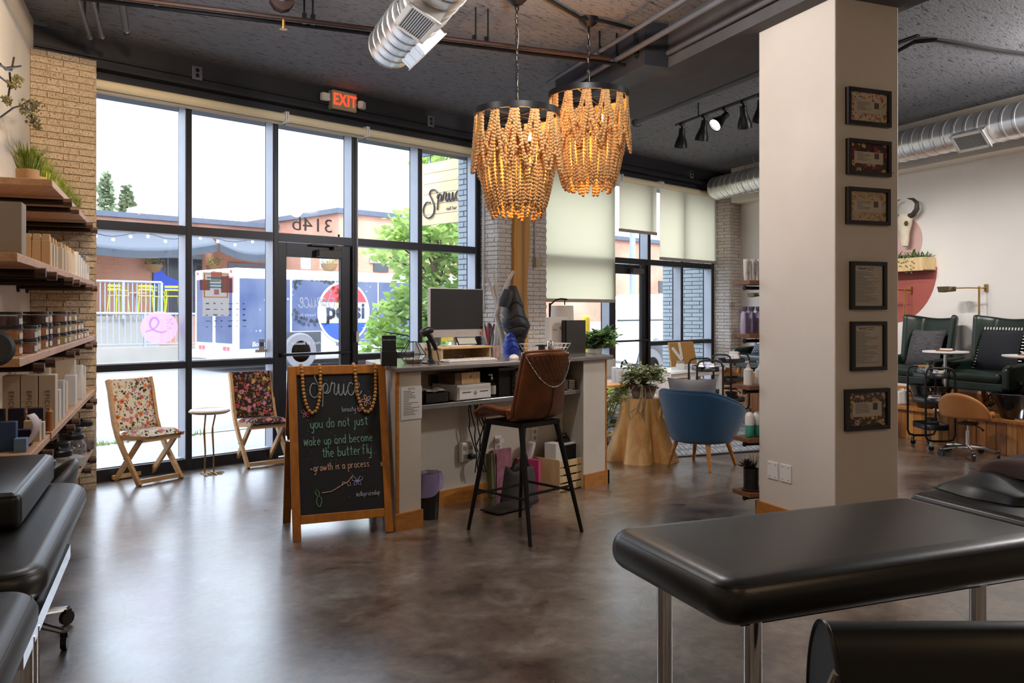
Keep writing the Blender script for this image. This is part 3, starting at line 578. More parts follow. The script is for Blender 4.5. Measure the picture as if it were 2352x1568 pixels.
# ---- roller shades ----
M['shade']=G('sunscreen cloth').m
g=G('sunscreen shade'); v=g.co(); tr=g.n('BsdfTranslucent',{'Color':L('efe9d6')}); df=g.n('BsdfDiffuse',{'Color':L('dedbc8')}); tp_=g.n('BsdfTransparent',{'Color':(.95,.95,.93,1)})
m1=g.n('MixShader',{0:.82}); g.t.links.new(df.outputs[0],m1.inputs[1]); g.t.links.new(tr.outputs[0],m1.inputs[2])
m2=g.n('MixShader',{0:.05}); g.t.links.new(m1.outputs[0],m2.inputs[1]); g.t.links.new(tp_.outputs[0],m2.inputs[2]); g.t.links.new(m2.outputs[0],g.o.inputs[0]); M['shade']=g.m
M['shaderoll']=mat('rolled shade cloth',L('e2d5b4'),.8,var=.04); M['hem']=mat('beige hem bar',L('a59c8e'),.5,var=.05)
def shade(xa,xb,zb,label):
    y=YW-.075; r=T('roller_shade',label,'window shade',(0,0,0)); zt=3.36
    obj('roll',MB().cyl((xa,y,zt),(xb,y,zt),.042,14),M['shaderoll'],r)
    obj('hem_bar',MB().box(xa,y+.02,zb,xb,y+.045,zb+.045),M['hem'],r,smooth=False,bevel=.006)
    if zt-zb>.2: obj('cloth',MB().box(xa+.005,y+.031,zb+.03,xb-.005,y+.034,zt),M['shade'],r,smooth=False)
    for x in (xa-.012,xb+.002): obj('bracket',MB().box(x,y-.05,zt-.05,x+.01,YW+.0,zt+.055),M['whitep'],r,smooth=False)
    return r
shade(2.53,4.325,3.292,'rolled-up cream shade over the window next to the tan-lit pillar')
shade(4.36,5.285,3.292,'rolled-up cream shade over the glass entrance door')
shade(5.32,7.0,3.292,'rolled-up cream shade over the window with the maple tree')
shade(7.96,9.63,1.575,'longest lowered cream shade hanging beside the wooden slab pillar')
shade(9.72,10.64,2.60,'shortest lowered cream shade over the second door')
shade(10.72,12.31,2.235,'half lowered cream shade next to the last brick pillar')
ch=T('bead_pull_loop','white bead cord loop of the shade beside the brick pillar','cord',(7.03,YW-.06,0)); obj('loop',MB().tube([(0,0,3.3),(-.012,0,1.55),(0,0,1.5),(.012,0,1.55),(.014,0,3.3)],.005,5),M['whitep'],ch); obj('tensioner',MB().cbox(0,0,1.5,.03,.02,.06),M['whitep'],ch,smooth=False)
c2=T('bead_pull_loop','white cord pull hanging on the right edge of the entrance door frame','cord',(5.23,YW-.02,0)); obj('loop',MB().tube([(0,-.01,3.3),(0,-.01,1.22)],.004,5),M['whitep'],c2); obj('tensioner',MB().cbox(0,-.012,1.18,.025,.02,.11),M['whitep'],c2,smooth=False)
# ---- ceiling pipes and ducts (parallel or square to the side walls) ----
def pipe_n(name,label,w_,z,n0,n1,r,mt,ends=(),cat_='pipe'):
    t=T(name,label,cat_,(0,0,0),RW); obj('run',MB().tube([(n0,w_,z),(n1,w_,z)],r,8),mt,t); return t
M['greypipe']=mat('painted grey pipe',L('55555a'),.55,var=.12)
M['rust']=mat('rust painted pipe',L('3b2620'),.5,.3,var=.3)
p1=pipe_n('sprinkler_pipe','thin rust-dark sprinkler pipe under the ceiling, nearer to the window of two',6.10,3.50,-.95,3.3,.017,M['rust'])
obj('riser',MB().cyl((-.9,6.1,3.5),(-.9,6.1,3.77),.02,8),M['rust'],p1)
p2=pipe_n('sprinkler_pipe','thin black pipe running just beside the rust-dark sprinkler pipe',6.21,3.50,-.95,3.55,.015,M['blackmetal'])
for n in (-.1,.87,.93,2.15,2.25): obj('hanger',MB().cyl((n,6.15 if n<1 else 6.12,3.5),(n,6.15 if n<1 else 6.12,3.77),.007,6).cbox(n,6.15,3.53,.03,.03,.07),M['blackmetal'],p2)
sp_=obj('sprinkler_head',MB().cyl((.72,6.1,3.5),(.72,6.1,3.43),.012,8).cyl((.72,6.1,3.425),(.72,6.1,3.42),.03,10),M['brass'],p1)
for i,(n,w0,w1,z,lb) in enumerate([(tonw(onz(206,85,3.62))[0],4.0,tonw(onz(206,85,3.62))[1],3.62,'short grey conduit under the ceiling, nearest the warm left wall'),(tonw(onz(234,84,3.62))[0],4.0,tonw(onz(234,84,3.62))[1],3.62,'short grey conduit under the ceiling, second from the warm left wall'),(tonw(onz(290,68,3.66))[0],4.0,tonw(onz(290,68,3.66))[1],3.66,'thicker grey conduit end under the ceiling right of the two thin ones')]):
    t=T('conduit_pipe',lb,'pipe',(0,0,0),RW); r_=.018 if i<2 else .026; obj('run',MB().tube([(n,w0,z),(n,w1,z)],r_,8),M['greypipe'],t); obj('end_cap',MB().cyl((n,w1,z),(n,w1+.05,z),r_*1.25,8),M['chrome'],t); obj('hanger',MB().cyl((n,w1-.4,z),(n,w1-.4,3.77),.008,6),M['blackmetal'],t)
t=T('conduit_pipe','thick grey drain stub ending at the dark sprinkler pipes','pipe',(0,0,0),RW); obj('run',MB().cyl((.70,3.5,3.62),(.70,6.02,3.62),.05,10),M['rail'],t); obj('clamp',MB().cyl((.70,5.98,3.6),(.70,6.06,3.6),.085,10),M['rust'],t); obj('hanger',MB().cyl((.70,5.6,3.62),(.70,5.6,3.77),.01,6),M['blackmetal'],t)
M['greypipe']=mat('painted grey pipe',L('55555a'),.55,var=.12)
def wpipe(lb,n,z,w0,w1,r,hang=(),mt='greypipe',name='ceiling_pipe'):
    t=T(name,lb,'pipe',(0,0,0),RW); obj('run',MB().tube([(n,w0,z),(n,w1,z)],r,10),M[mt],t)
    for w_ in hang: obj('hanger',MB().cyl((n,w_,z),(n,w_,3.77),.008,6).tube([(n-r-.01,w_,z),(n-r,w_,z-r),(n,w_,z-r-.012),(n+r,w_,z-r),(n+r+.01,w_,z),(n,w_,z+.06)],.006,5),M['blackmetal'],t)
    return t
wpipe('brownish thin pipe hanging left of the beam behind the back bead chandelier',3.28,3.60,2.0,7.3,.018,(6.25,4.9))
wpipe('grey pipe running along the upper edge of the ceiling beam',3.44,3.55,2.0,7.3,.022,(6.25,))
wpipe('grey pipe strapped on the recessed near part of the ceiling beam',3.69,3.52,2.0,5.86,.02,())
bp=wpipe('thickest grey pipe sloping past the right side of the beam above the track lights',4.62,3.48,4.6,8.0,.04,(7.95,)); obj('coupling',MB().cyl((4.62,5.55,3.48),(4.62,5.75,3.48),.07,10),M['blackmetal'],bp)
cb=T('ceiling_cable','thick black cable looping over the ceiling by the chandelier canopy to the beam','cable',(0,0,0)); obj('run',MB().tube([tuple(onz(u,v,3.745)) for u,v in [(1180,-60),(1260,0),(1330,40),(1385,48),(1440,62),(1480,76),(1497,88)]]+[tuple(nw(3.49,6.03,3.70)),tuple(nw(3.485,6.0,3.5))],.016,6),M['black'],cb)
cb=T('ceiling_cable','black cable bent across the ceiling right of the column','cable',(0,0,0)); obj('run',MB().tube([tuple(onz(u,v,3.745)) for u,v in [(2000,128),(2060,118),(2100,96),(2150,91),(2210,100),(2290,115),(2400,130)]],.018,6),M['black'],cb)
# spiral ducts
def duct(label,n,w0,w1,z,r,grilles):
    t=T('spiral_duct',label,'duct',tuple(nw(n,w0,z)),RW); Ln=w1-w0
    mb=MB(); seg=int(Ln/.142); vs=[]
    path=[];rr=[]
    for i in range(seg): 
        y0=i*.142; path+=[(0,y0,0),(0,y0+.128,0),(0,y0+.134,0),(0,y0+.139,0)]; rr+=[r,r,r+.006,r]
    obj('tube',mb.tube(path,rr,24),M['duct'],t,ang=25)
    obj('end_cap',MB().cyl((0,path[-1][1]-.002,0),(0,path[-1][1]+.01,0),r*1.01,24),M['duct'],t)
    for (y,ang) in grilles:
        m=Matrix.Rotation(ang,4,'Y'); gb=MB(); gb.M=m; gb.box(-.10,y-.20,-r-.045,.10,y+.20,-r+.08); q=obj('grille_box',gb,M['duct'],t,smooth=False)
        gb=MB(); gb.M=m; gb.box(-.08,y-.17,-r-.047,.08,y+.17,-r-.044); obj('louvre_back',gb,M['black'],q,smooth=False)
        gb=MB(); gb.M=m
        for k in range(11): gb.box(-.0775+k*.0148,y-.17,-r-.052,-.0745+k*.0148,y+.17,-r-.047)
        gb.box(-.11,y-.205,-r-.053,.11,y-.17,-r-.045).box(-.11,y+.17,-r-.053,.11,y+.205,-r-.045).box(-.11,y-.2,-r-.053,-.08,y+.2,-r-.045).box(.08,y-.2,-r-.053,.11,y+.2,-r-.045); obj('louvre',gb,M['whitep'],q,smooth=False)
    for w_ in (1.0,Ln-.9): obj('wire',MB().tube([(-r,w_,0),(-.03,w_,ZC-z)],.004,4).tube([(r,w_,0),(.03,w_,ZC-z)],.004,4).tube([((r+.008)*math.cos(a*pi/8),w_,(r+.008)*math.sin(a*pi/8)) for a in range(16)],.005,4,True),M['chrome'],t)
    return t
duct('shiny spiral duct end hanging over the room left of the chandeliers',1.49,2.0,6.13,3.40,.165,[(3.05,.5),(3.70,-.8)])
duct('long spiral duct under the ceiling along the right wall',8.02,1.5,11.35,3.40,.18,[(5.05,.85)])
# track lights
tl=T('track_light_rail','black ceiling track rail left of the column','track',(0,0,0),RW); obj('rail',MB().box(5.42,5.0,3.60,5.45,8.45,3.625),M['blackmetal'],tl,smooth=False); obj('slot',MB().box(5.418,5.0,3.606,5.421,8.45,3.612),M['chrome'],tl,smooth=False)
for w_ in (5.6,8.0): obj('stem',MB().cyl((5.435,w_,3.62),(5.435,w_,3.77),.01,6),M['blackmetal'],tl)
M['lit']=mat('lit lamp face',L('fffaf0'),.4,emit=14)
def track_head(u,v,lb,tilt,lit=False):
    best=min((abs((lambda q:CX+F*((q.x*C_-q.y*S_)/(q.x*S_+q.y*C_)))(nw(5.435,5+i*.01,3.6))-u),5+i*.01) for i in range(360))[1]
    q=nw(5.435,best,3.60); r=T('track_spotlight',lb,'spotlight',(q.x,q.y,q.z),RW,'track light heads')
    obj('stem',MB().cyl((0,0,0),(0,0,-.07),.012,8).cbox(0,0,-.005,.04,.05,.03),M['blackmetal'],r)
    h=MB(); h.M=Matrix.Translation((0,0,-.08))@Matrix.Rotation(tilt[0],4,'Y')@Matrix.Rotation(tilt[1],4,'X'); h.lathe([(0,.04),(.035,.03),(.037,-.02),(.037,-.05),(.052,-.09),(.072,-.15),(.074,-.19),(.066,-.185),(.05,-.11),(0,-.10)],n=18); hh=obj('shade',h,M['blackmetal'],r)
    l=MB(); l.M=h.M.copy(); l.lathe([(0,-.165),(.06,-.165),(.06,-.16),(0,-.155)],n=16); obj('bulb_face',l,M['lit'] if lit else M['whitep'],hh)
    tg=nw(8.4,best+.6,.9) if not lit else nw(4.7,best+.9,0); a=(tg-q).normalized(); lamp('SPOT',q+Vector((0,0,-.08))+a*.21,45 if not lit else 240,LT['neut'],.03,tg,rad(75),.8,name='track_light')
    return r,q
track_head(1567,320,'black track spotlight at the far end of the rail',(0,.15)); track_head(1618,300,'black track spotlight second from the far end, just left of the lit one',(0,.3)); track_head(1665,280,'black track spotlight with its lamp lit and tilted left',(.9,-.1),True); track_head(1708,268,'black track spotlight just right of the lit one',(-.35,.3)); track_head(1748,262,'black track spotlight half hidden by the column',(0,.1))
# ---- wooden bead chandeliers ----
M['bead']=mat('raw wood bead',L('cf9f66'),.6,var=.25,vsc=40)
def bead_strand(mb_pts,P,r):
    # beads along a polyline at spacing 2r
    acc=0; prev=P[0]; mb_pts.append((prev,r))
    for q in P[1:]:
        d=(q-prev).length
        while acc+d>=2*r*.98:
            t=(2*r*.98-acc)/d; prev=prev+(q-prev)*t; mb_pts.append((prev,r)); d=(q-prev).length; acc=0
        acc+=d; prev=q
def beads_mesh(name,pts,n=6,m=4):
    vs=[];fs=[]
    base=MB().ball((0,0,0),1,n,m)
    for p,r in pts:
        k=len(vs); vs+=[(p.x+x*r,p.y+y*r,p.z+z*r) for x,y,z in base.v]; fs+=[tuple(i+k for i in f) for f in base.f]
    me=bpy.data.meshes.new(name); me.from_pydata(vs,[],fs); me.shade_smooth(); me.materials.append(M['bead']); return me
def chandelier(label,u,v,dep,ph=0):
    p=pt(u,v,dep); r=T('bead_chandelier',label,'chandelier',(p.x,p.y,p.z),ph); R_=.305
    obj('ring',MB().surf(lambda a,b:((R_+(.012 if b in(.25,.5) else 0))*math.cos(2*pi*a),(R_+(.012 if .2<b<.6 else 0))*math.sin(2*pi*a),(.028 if b in (0,.25,1) else -.012)),48,4,cu=True),M['blackmetal'],r,solid=.006)
    obj('crossbar',MB().box(-R_,-.008,-.005,R_,.008,.01).box(-.008,-R_,-.005,.008,R_,.01),M['blackmetal'],r,smooth=False)
    up=[];lo=[]; nc=13; rr=random.Random(3)
    for i in range(nc):
        a0=2*pi*i/nc; a1=2*pi*(i+1)/nc
        for s in range(5):   # swags of the upper tier
            f=(s-2)*.04; b0=a0+f; b1=a1+2*pi/nc*(1 if s%3==2 else 0)+f; sag=.20+.055*s+rr.uniform(-.02,.02); P=[]; ex=.01+.006*s
            for k in range(25):
                t=k/24; a=b0+(b1-b0)*t; c=4*t*(1-t); rad_=R_-.004+ex*c; P.append(Vector((rad_*math.cos(a),rad_*math.sin(a),-.01-sag*c**.95)))
            bead_strand(up,P,.009 if s<2 else .0125)
    for i in range(30):      # long strands of the lower tier, gathered inward
        a0=2*pi*i/30; 
        for s in range(2):
            a=a0+rr.uniform(-.05,.05); b=a+2*pi/30*(1+s*.8); R1=.262+.012*s; dz=.735+rr.uniform(-.03,.03)-.05*s; P=[]
            for k in range(31):
                t=k/30; c=abs(2*t-1); aa=a+(b-a)*t; z=-.16-(dz-.16)*(1-c**2.2); q=R1-.075*max(0,(-z-.34)/.38)**1.6; P.append(Vector((q*math.cos(aa),q*math.sin(aa),z)))
            bead_strand(lo,P,.0135 if s<1 else .0125)
    o=put('bead_swag',beads_mesh('bead_swag',up),None,r); o['kind']='stuff'; o=put('bead_strand',beads_mesh('bead_strand',lo),None,r); o['kind']='stuff'
    # candle bulbs
    hub=obj('hub',MB().cyl((0,0,.0),(0,0,-.30),.014,8).ball((0,0,-.3),.025,8,6),M['blackmetal'],r)
    M.setdefault('flame',mat('glowing candle bulb',L('ffb347'),.3,emit=30))
    for i in range(4):
        a=2*pi*i/4+.4; c=Vector((.10*math.cos(a),.10*math.sin(a),-.27)); h=obj('candle_arm',MB().tube([(0,0,-.29),c*.6+Vector((0,0,-.13)),c],.006,6).cyl(c,c+Vector((0,0,.07)),.011,8),M['blackmetal'],r)
        obj('bulb',MB().lathe([(.008,0),(.02,.02),(.017,.045),(.0,.075)],(c.x,c.y,c.z+.07),10),M['flame'],h)
    top=ZC-p.z
    n_=int((top-.10)/.045)
    lk=MB().tube([(.011*math.cos(a),0,.024*math.sin(a)) for a in [2*pi*k/10 for k in range(10)]],.0035,5,True).mesh('chain_link'); lk.materials.append(M['blackmetal'])
    for k in range(n_): put('chain_link',lk,None,r,(0,0,.03+k*(top-.10)/n_+.02),pi/2*(k%2))
    obj('cord',MB().tube([(.006*math.sin(k*1.3)+.008,.005*math.cos(k*.9),.02+k*(top-.05)/16) for k in range(17)],.003,5),M['hem'],r)
    obj('canopy',MB().lathe([(0,-.07),(.03,-.07),(.075,-.03),(.078,0),(0,0)],(0,0,top),20).tube([(.02*math.cos(a),0,top-.09+.022*math.sin(a)) for a in [2*pi*k/12 for k in range(12)]],.004,5,True),M['blackmetal'],r)
    lamp('POINT',(p.x,p.y,p.z-.36),9,(1,.58,.20),.06,name='chandelier_light')
    return r
chandelier('wooden bead chandelier in front, hanging lower over the desk',1187,264,6.24); chandelier('wooden bead chandelier behind, hanging higher under the round ceiling canopy',1352,222,6.72,.4)
# ---- reception desk ----
DY=4.50; xl=3.425; xr=onY(1392,900,DY).x; x1=onY(967,900,DY).x; x2=onY(1340,900,DY).x
dk=T('reception_desk','white plastered reception counter with grey top and open shelf','desk',(0,0,0)); sk=Wd/Wd.y
def skq(mb,x0,y0,z0,x1_,y1,z1,s0=1,s1=1): # box whose ends follow the side walls
    f=lambda x,y,s:(x+(y-y0)*sk.x*s,y)
    A=[f(x0,y0,s0),f(x1_,y0,s1),f(x1_,y1,s1),f(x0,y1,s0)]; return mb.prism([(a,b,z0) for a,b in A],(0,0,z1-z0))
M['ctop']=mat('grey quartz top',L('76726f'),.22,var=.08,vsc=8,coat=.4)
obj('worktop',skq(MB(),xl-.045,DY-.05,1.048,xr+.04,5.32,1.083),M['ctop'],dk,smooth=False,bevel=.008,seg=3)
obj('end_panel',skq(MB(),xl,DY,0,x1,5.22,1.048),M['deskwall'],dk,smooth=False); obj('end_panel',skq(MB(),x2,DY,0,xr,5.22,1.048),M['deskwall'],dk,smooth=False)
obj('corner_strip',MB().box(xl-.006,DY-.008,.118,xl+.014,DY+.01,1.046),M['honey'],dk,smooth=False); obj('corner_strip',MB().box(xr-.008,DY-.006,.118,xr+.005,DY+.01,1.046),M['honey'],dk,smooth=False)
obj('back_panel',MB().box(x1-.02,4.845,0,x2+.3,5.0,1.048),M['deskwall'],dk,smooth=False)
obj('shelf',MB().box(x1,DY+.045,.775,x2+.12,4.845,.808),M['ctop'],dk,smooth=False,bevel=.004)
obj('baseboard',MB().box(x1,4.825,0,x2+.2,4.845,.115),M['honey'],dk,smooth=False)
obj('baseboard',MB().box(xl-.02,DY-.02,0,x1+.004,DY,.115),M['honey'],dk,smooth=False); obj('baseboard',MB().box(x2-.004,DY-.02,0,xr+.02,DY,.115),M['honey'],dk,smooth=False); obj('baseboard',MB().box(xr,DY-.02,0,xr+.02,DY+.12,.115),M['honey'],dk,smooth=False)
M['paper']=mat('white paper',L('dcd9d6'),.8,var=.03)
def lines(mb,o,ax,up,w_,rows,h,nr,seed=0):
    q=random.Random(seed)
    for i in range(rows):
        z=-i*h; a=o+up*z; L_=w_*q.uniform(.3,1); mb.add([a,a+ax*L_,a+ax*L_+up*h*.35,a+up*h*.35],[(0,1,2,3)])
M['ink']=mat('grey print',L('6a6765'),.8)
a=onY(921,890,DY-.003); b=onY(969,960,DY-.003)
nt_=T('notice_sheet','white printed notice taped to the left desk pillar','paper',(0,DY,0)); obj('sheet',MB().box(a.x,-.004,b.z,b.x,-.002,a.z),M['paper'],nt_,smooth=False)
mb=MB(); lines(mb,Vector((a.x+.02,-.0045,a.z-.03)),Vector((1,0,0)),Vector((0,0,1)),b.x-a.x-.04,15,(a.z-b.z-.05)/15,0,3); obj('print',mb,M['ink'],nt_,smooth=False)
text('heading','NOTICE',.016,M['ink'],nt_,((a.x+b.x)/2,-.0045,a.z-.012),ext=.0003)
# power fittings on the back panel
def outlet(u,v,y,label,w_=.075,h_=.12):
    p=onY(u,v,y); r=T('wall_outlet',label,'outlet',(p.x,y,p.z)); obj('plate',MB().cbox(0,-.004,0,w_,.008,h_),M['whitep'],r,smooth=False,bevel=.003)
    for dz in (-.025,.025): obj('socket',MB().cbox(0,-.009,dz,.03,.003,.028),M['hem'],r,smooth=False)
    return r
outlet(1227,998,4.845,'white wall outlet plate under the desk shelf, right one'); o_=outlet(1143,1018,4.845,'white wall outlet with a plugged adapter under the desk shelf'); obj('adapter',MB().cbox(-.01,-.035,.03,.05,.05,.03),M['whitep'],o_,smooth=False)
p=onY(1067,1036,4.845); ps=T('surge_protector','white square surge protector with plugs on the desk back wall','power strip',(p.x,4.845,p.z)); obj('body',MB().cbox(0,-.02,0,.13,.04,.15),M['whitep'],ps,smooth=False,bevel=.012)
for i in range(4): obj('socket',MB().cbox(-.03+.06*(i%2),-.042,-.03+.06*(i//2),.03,.004,.03),M['hem'],ps,smooth=False)
obj('plug',MB().cbox(.02,-.06,-.035,.05,.05,.035),M['black'],ps,smooth=False,bevel=.006)
cb=T('cable_bundle','tangle of black cords hanging under the desk shelf','cable',(p.x+.03,4.78,0)); 
for i in range(5):
    q=random.Random(i); obj('cord',MB().tube([(-.07+i*.02+q.uniform(-.02,.02)+(.09*t if t>.2 else 0)+.02*math.sin(t*9+i),-.01*i,1.04-t*.82) for t in [k/12 for k in range(13)]],.005,5),M['black'],cb)
obj('cord',MB().tube([(.05+.05*math.cos(k),-.03+.01*math.sin(k*2),.55+.18*math.sin(k*.55)) for k in range(14)],.005,5),M['black'],cb)
ORD='first second third fourth fifth sixth seventh eighth ninth tenth eleventh twelfth thirteenth fourteenth'.split()
# ================= chalkboard A-frame =================
fl=Vector((2.842,4.745,0)); fr=Vector((3.386,4.517,0)); bl=Vector((3.019,5.175,0)); xd=(fr-fl).normalized(); yd=Vector((-xd.y,xd.x,0)); SW=(fr-fl).length; fl=fl-xd*.012; fr=fr-xd*.012
sg=T('chalkboard_sign','A-frame chalkboard with honey wood frame and hand chalked Spruce lettering','sign',tuple((fl+fr)/2),math.atan2(xd.y,xd.x))
SH=1.085; OFF=.235; lean=math.atan2(OFF,SH); SL=math.hypot(SH,OFF)
M['board']=mat('chalkboard black',L('17171a'),.75,var=.3,vsc=3)
M['signwood']=wood('sign wood',"bd7522","935412",(6,6,2),.45)
def panel(front):
    m=Matrix.Rotation(-lean,4,'X') if front else Matrix.Translation((0,.47,0))@Matrix.Rotation(lean,4,'X'); m=m.copy(); hw=SW/2+.028; k='' 
    s=-1 if front else 1
    def b(nm,x0,x1_,z0,z1,t0,t1,mt):
        mb=MB(); mb.M=m; mb.box(x0,min(t0*s,t1*s),z0,x1_,max(t0*s,t1*s),z1); return obj(nm,mb,mt,sg,smooth=False,bevel=.003,seg=1)
    b('leg',-hw,-hw+.052,0,SL,-.0,.022,M['signwood']); b('leg',hw-.052,hw,0,SL,0,.022,M['signwood'])
    b('rail',-hw+.052,hw-.052,SL-.058,SL,0,.021,M['signwood']); b('rail',-hw+.052,hw-.052,.10,.155,0,.021,M['signwood'])
    b('chalk_panel',-hw+.05,hw-.05,.15,SL-.05,.004,.010,M['board'])
    return m
mF=panel(True); panel(False)
obj('hinge_brace',MB().tube([(-SW/2-.02,.13,.62),(-SW/2-.03,.235,.60),(-SW/2-.02,.34,.62)],.008,5),M['chrome'],sg)
# single stroke print letters (x-height 1)
def arc(cx,cy,rx,ry,a0,a1,n=7): return [(cx+rx*math.cos(rad(a0+(a1-a0)*i/n)),cy+ry*math.sin(rad(a0+(a1-a0)*i/n))) for i in range(n+1)]
O_=arc(.3,.5,.28,.5,90,450,10)
CH={'o':[O_],'a':[O_,[(.58,1),(.58,.1),(.68,0)]],'d':[O_,[(.6,1.8),(.58,0)]],'b':[[(.02,1.8),(.02,0)],arc(.3,.45,.28,.45,150,-170,10)],'p':[[(.02,1),(.02,-.8)],arc(.3,.5,.28,.5,150,-170,10)],
'y':[[(.0,1),(.05,.25),(.3,.02),(.55,.3)],[(.58,1),(.58,-.4),(.4,-.85),(.12,-.7)]],'u':[[(.0,1),(.05,.25),(.3,.02),(.55,.3)],[(.58,1),(.6,.0)]],'n':[[(.02,1),(.02,0)],[(.02,.6),(.25,1),(.5,.85),(.55,0)]],
'm':[[(.02,1),(.02,0)],[(.02,.6),(.2,1),(.38,.85),(.4,0)],[(.4,.6),(.58,1),(.76,.85),(.78,0)]],'h':[[(.02,1.8),(.02,0)],[(.02,.6),(.25,1),(.5,.85),(.55,0)]],'t':[[(.25,1.6),(.25,.2),(.5,.05)],[(0,1.1),(.5,1.1)]],
'f':[[(.5,1.6),(.3,1.75),(.2,1.4),(.2,0)],[(0,1),(.45,1)]],'j':[[(.25,1),(.25,-.5),(.05,-.8)],[(.25,1.35),(.26,1.4)]],'i':[[(.1,1),(.1,0)],[(.1,1.35),(.11,1.42)]],'l':[[(.1,1.8),(.1,0)]],'s':[[(.5,.85),(.28,1),(.08,.8),(.25,.55),(.48,.3),(.3,.0),(.02,.12)]],
'w':[[(0,1),(.15,0),(.4,.85),(.62,0),(.8,1)]],'W':[[(0,1.3),(.15,0),(.4,1.1),(.62,0),(.8,1.3)]],'k':[[(.02,1.8),(.02,0)],[(.5,1),(.05,.45),(.52,0)]],'e':[[(.05,.5),(.55,.55)]+arc(.3,.5,.27,.5,10,310,9)],'c':[arc(.3,.5,.28,.5,50,310,8)],'r':[[(.02,1),(.02,0)],[(.02,.6),(.2,.95),(.45,.95)]],'g':[O_,[(.58,1),(.58,-.4),(.4,-.85),(.12,-.7)]],
'.':[[(.1,.0),(.12,.05)]],'~':[[(0,.5),(.15,.7),(.35,.4),(.5,.55)]],'#':[[(.2,1.3),(.1,0)],[(.5,1.3),(.4,0)],[(0,.9),(.6,.95)],[(0,.4),(.6,.45)]],'v':[[(0,1),(.25,0),(.5,1)]],'x':[[(0,1),(.5,0)],[(.5,1),(0,0)]]}
CW_={' ':.55,'m':1.0,'w':1.0,'W':1.0,'i':.35,'l':.3,'t':.68,'j':.55,'.':.3,'a':.86,'d':.84}
def chalk(nm,s,x,z,xh,c,r=.0032,mF_=None):
    m=mF_ or mF; mb=MB(); mb.M=m; cx=x; sl=.02
    for ch in s:
        for st_ in CH.get(ch,[]):
            pts=[Vector((cx+p[0]*xh*.92,-.0125,z+p[1]*xh+(cx-x)*sl)) for p in st_]
            if len(pts)>2: pts=[Vector((q.x,-.0125,q.y)) for q in cat([(p.x,p.z) for p in pts],3)]
            mb.tube(pts,r,4)
        cx+=CW_.get(ch,.78)*xh
    return obj(nm,mb,c,sg,smooth=False)
cA=mat('grey chalk',L('a9b0b6'),.9); cB=mat('pale green chalk',L('7fae9a'),.9); cC=mat('pale peach chalk',L('d9b09c'),.9); cP=mat('pink chalk',L('d9808a'),.9); cG=mat('green chalk',L('6f9f6f'),.9); cBl=mat('lilac chalk',L('a5a8d5'),.9)
mb=MB(); mb.M=mF; sx=-.19; zz=.905; sq=.088
q=script('Spruce',lambda x,y:(sx+x*sq*.95,-.0125,zz+y*sq*1.0),.0036,4,4); mb2=MB(); mb2.M=mF; mb2.add(q.v,q.f); obj('chalk_title',mb2,cA,sg,smooth=False)
chalk('chalk_subtitle','beauty bar',.02,.80,.020,cA,.0022); chalk('chalk_line','you do not just',-.19,.70,.036,cB); chalk('chalk_line','Wake up and become',-.235,.59,.0325,cB,.003); chalk('chalk_line','the butterfly...',-.12,.51,.036,cB); chalk('chalk_line','~growth is a process',-.20,.425,.0265,cC,.0026); chalk('chalk_hashtag','#allsprucedup',.09,.245,.017,cA,.0018)
def doodle(nm,strokes,c,r=.0026):
    mb=MB(); mb.M=mF
    for s_ in strokes: mb.tube([(p[0],-.0125,p[1]) for p in s_],r,4)
    obj(nm,mb,c,sg,smooth=False)
def bfly(x,z,k): return [[(x+k*px,z+k*pz) for px,pz in l] for l in ([(0,.0),(-.5,.7),(-.9,.6),(-.8,.1),(0,0)],[(0,0),(.5,.7),(.9,.6),(.8,.1),(0,0)],[(0,0),(-.5,-.2),(-.6,-.7),(-.2,-.6),(0,0)],[(0,0),(.5,-.2),(.6,-.7),(.2,-.6),(0,0)])]
doodle('chalk_butterfly',bfly(-.215,.80,.035),cP); doodle('chalk_butterfly',bfly(.10,.345,.04),cBl)
doodle('chalk_flower',[[(.185+.035*math.cos(a)*k*abs(math.sin(2.5*a)),.87+.04*math.sin(a)*abs(math.sin(2.5*a))) for a in [i*.157 for i in range(41)]] for k in (1,)],cC,.0024)
doodle('chalk_heart',[[(.135,.815),(.142,.825),(.15,.82),(.143,.805),(.135,.796),(.127,.805),(.12,.82),(.128,.825),(.135,.815)]],cP,.004)
doodle('chalk_caterpillar',[[(-.155,.20),(-.17,.23),(-.16,.265),(-.14,.26),(-.135,.23),(-.145,.20),(-.155,.20)],[(-.16,.265),(-.175,.29),(-.165,.31),(-.15,.29),(-.15,.265)]],cG,.003); doodle('chalk_branch',[[(-.13,.285),(-.07,.29),(-.01,.32),(.04,.345),(.075,.385)],[(.03,.34),(.04,.315),(.055,.32),(.05,.345)],[(.0,.325),(.005,.345),(.015,.345),(.02,.335)]],cC,.0024)
doodle('chalk_star',[[(.262,.43),(.292,.455)],[(.262,.455),(.292,.43)],[(.277,.425),(.277,.46)],[(.26,.443),(.294,.443)]],mat('yellow chalk',L('cfc27a'),.9),.0035)
mb=MB(); mb.M=mF
for i in range(70): x=RND.uniform(-.23,.23); z=RND.uniform(.2,1.02); mb.box(x,-.0115,z,x+.003,-.0105,z+.003)
o=obj('chalk_dots',mb,cA,sg,smooth=False,kind='stuff')
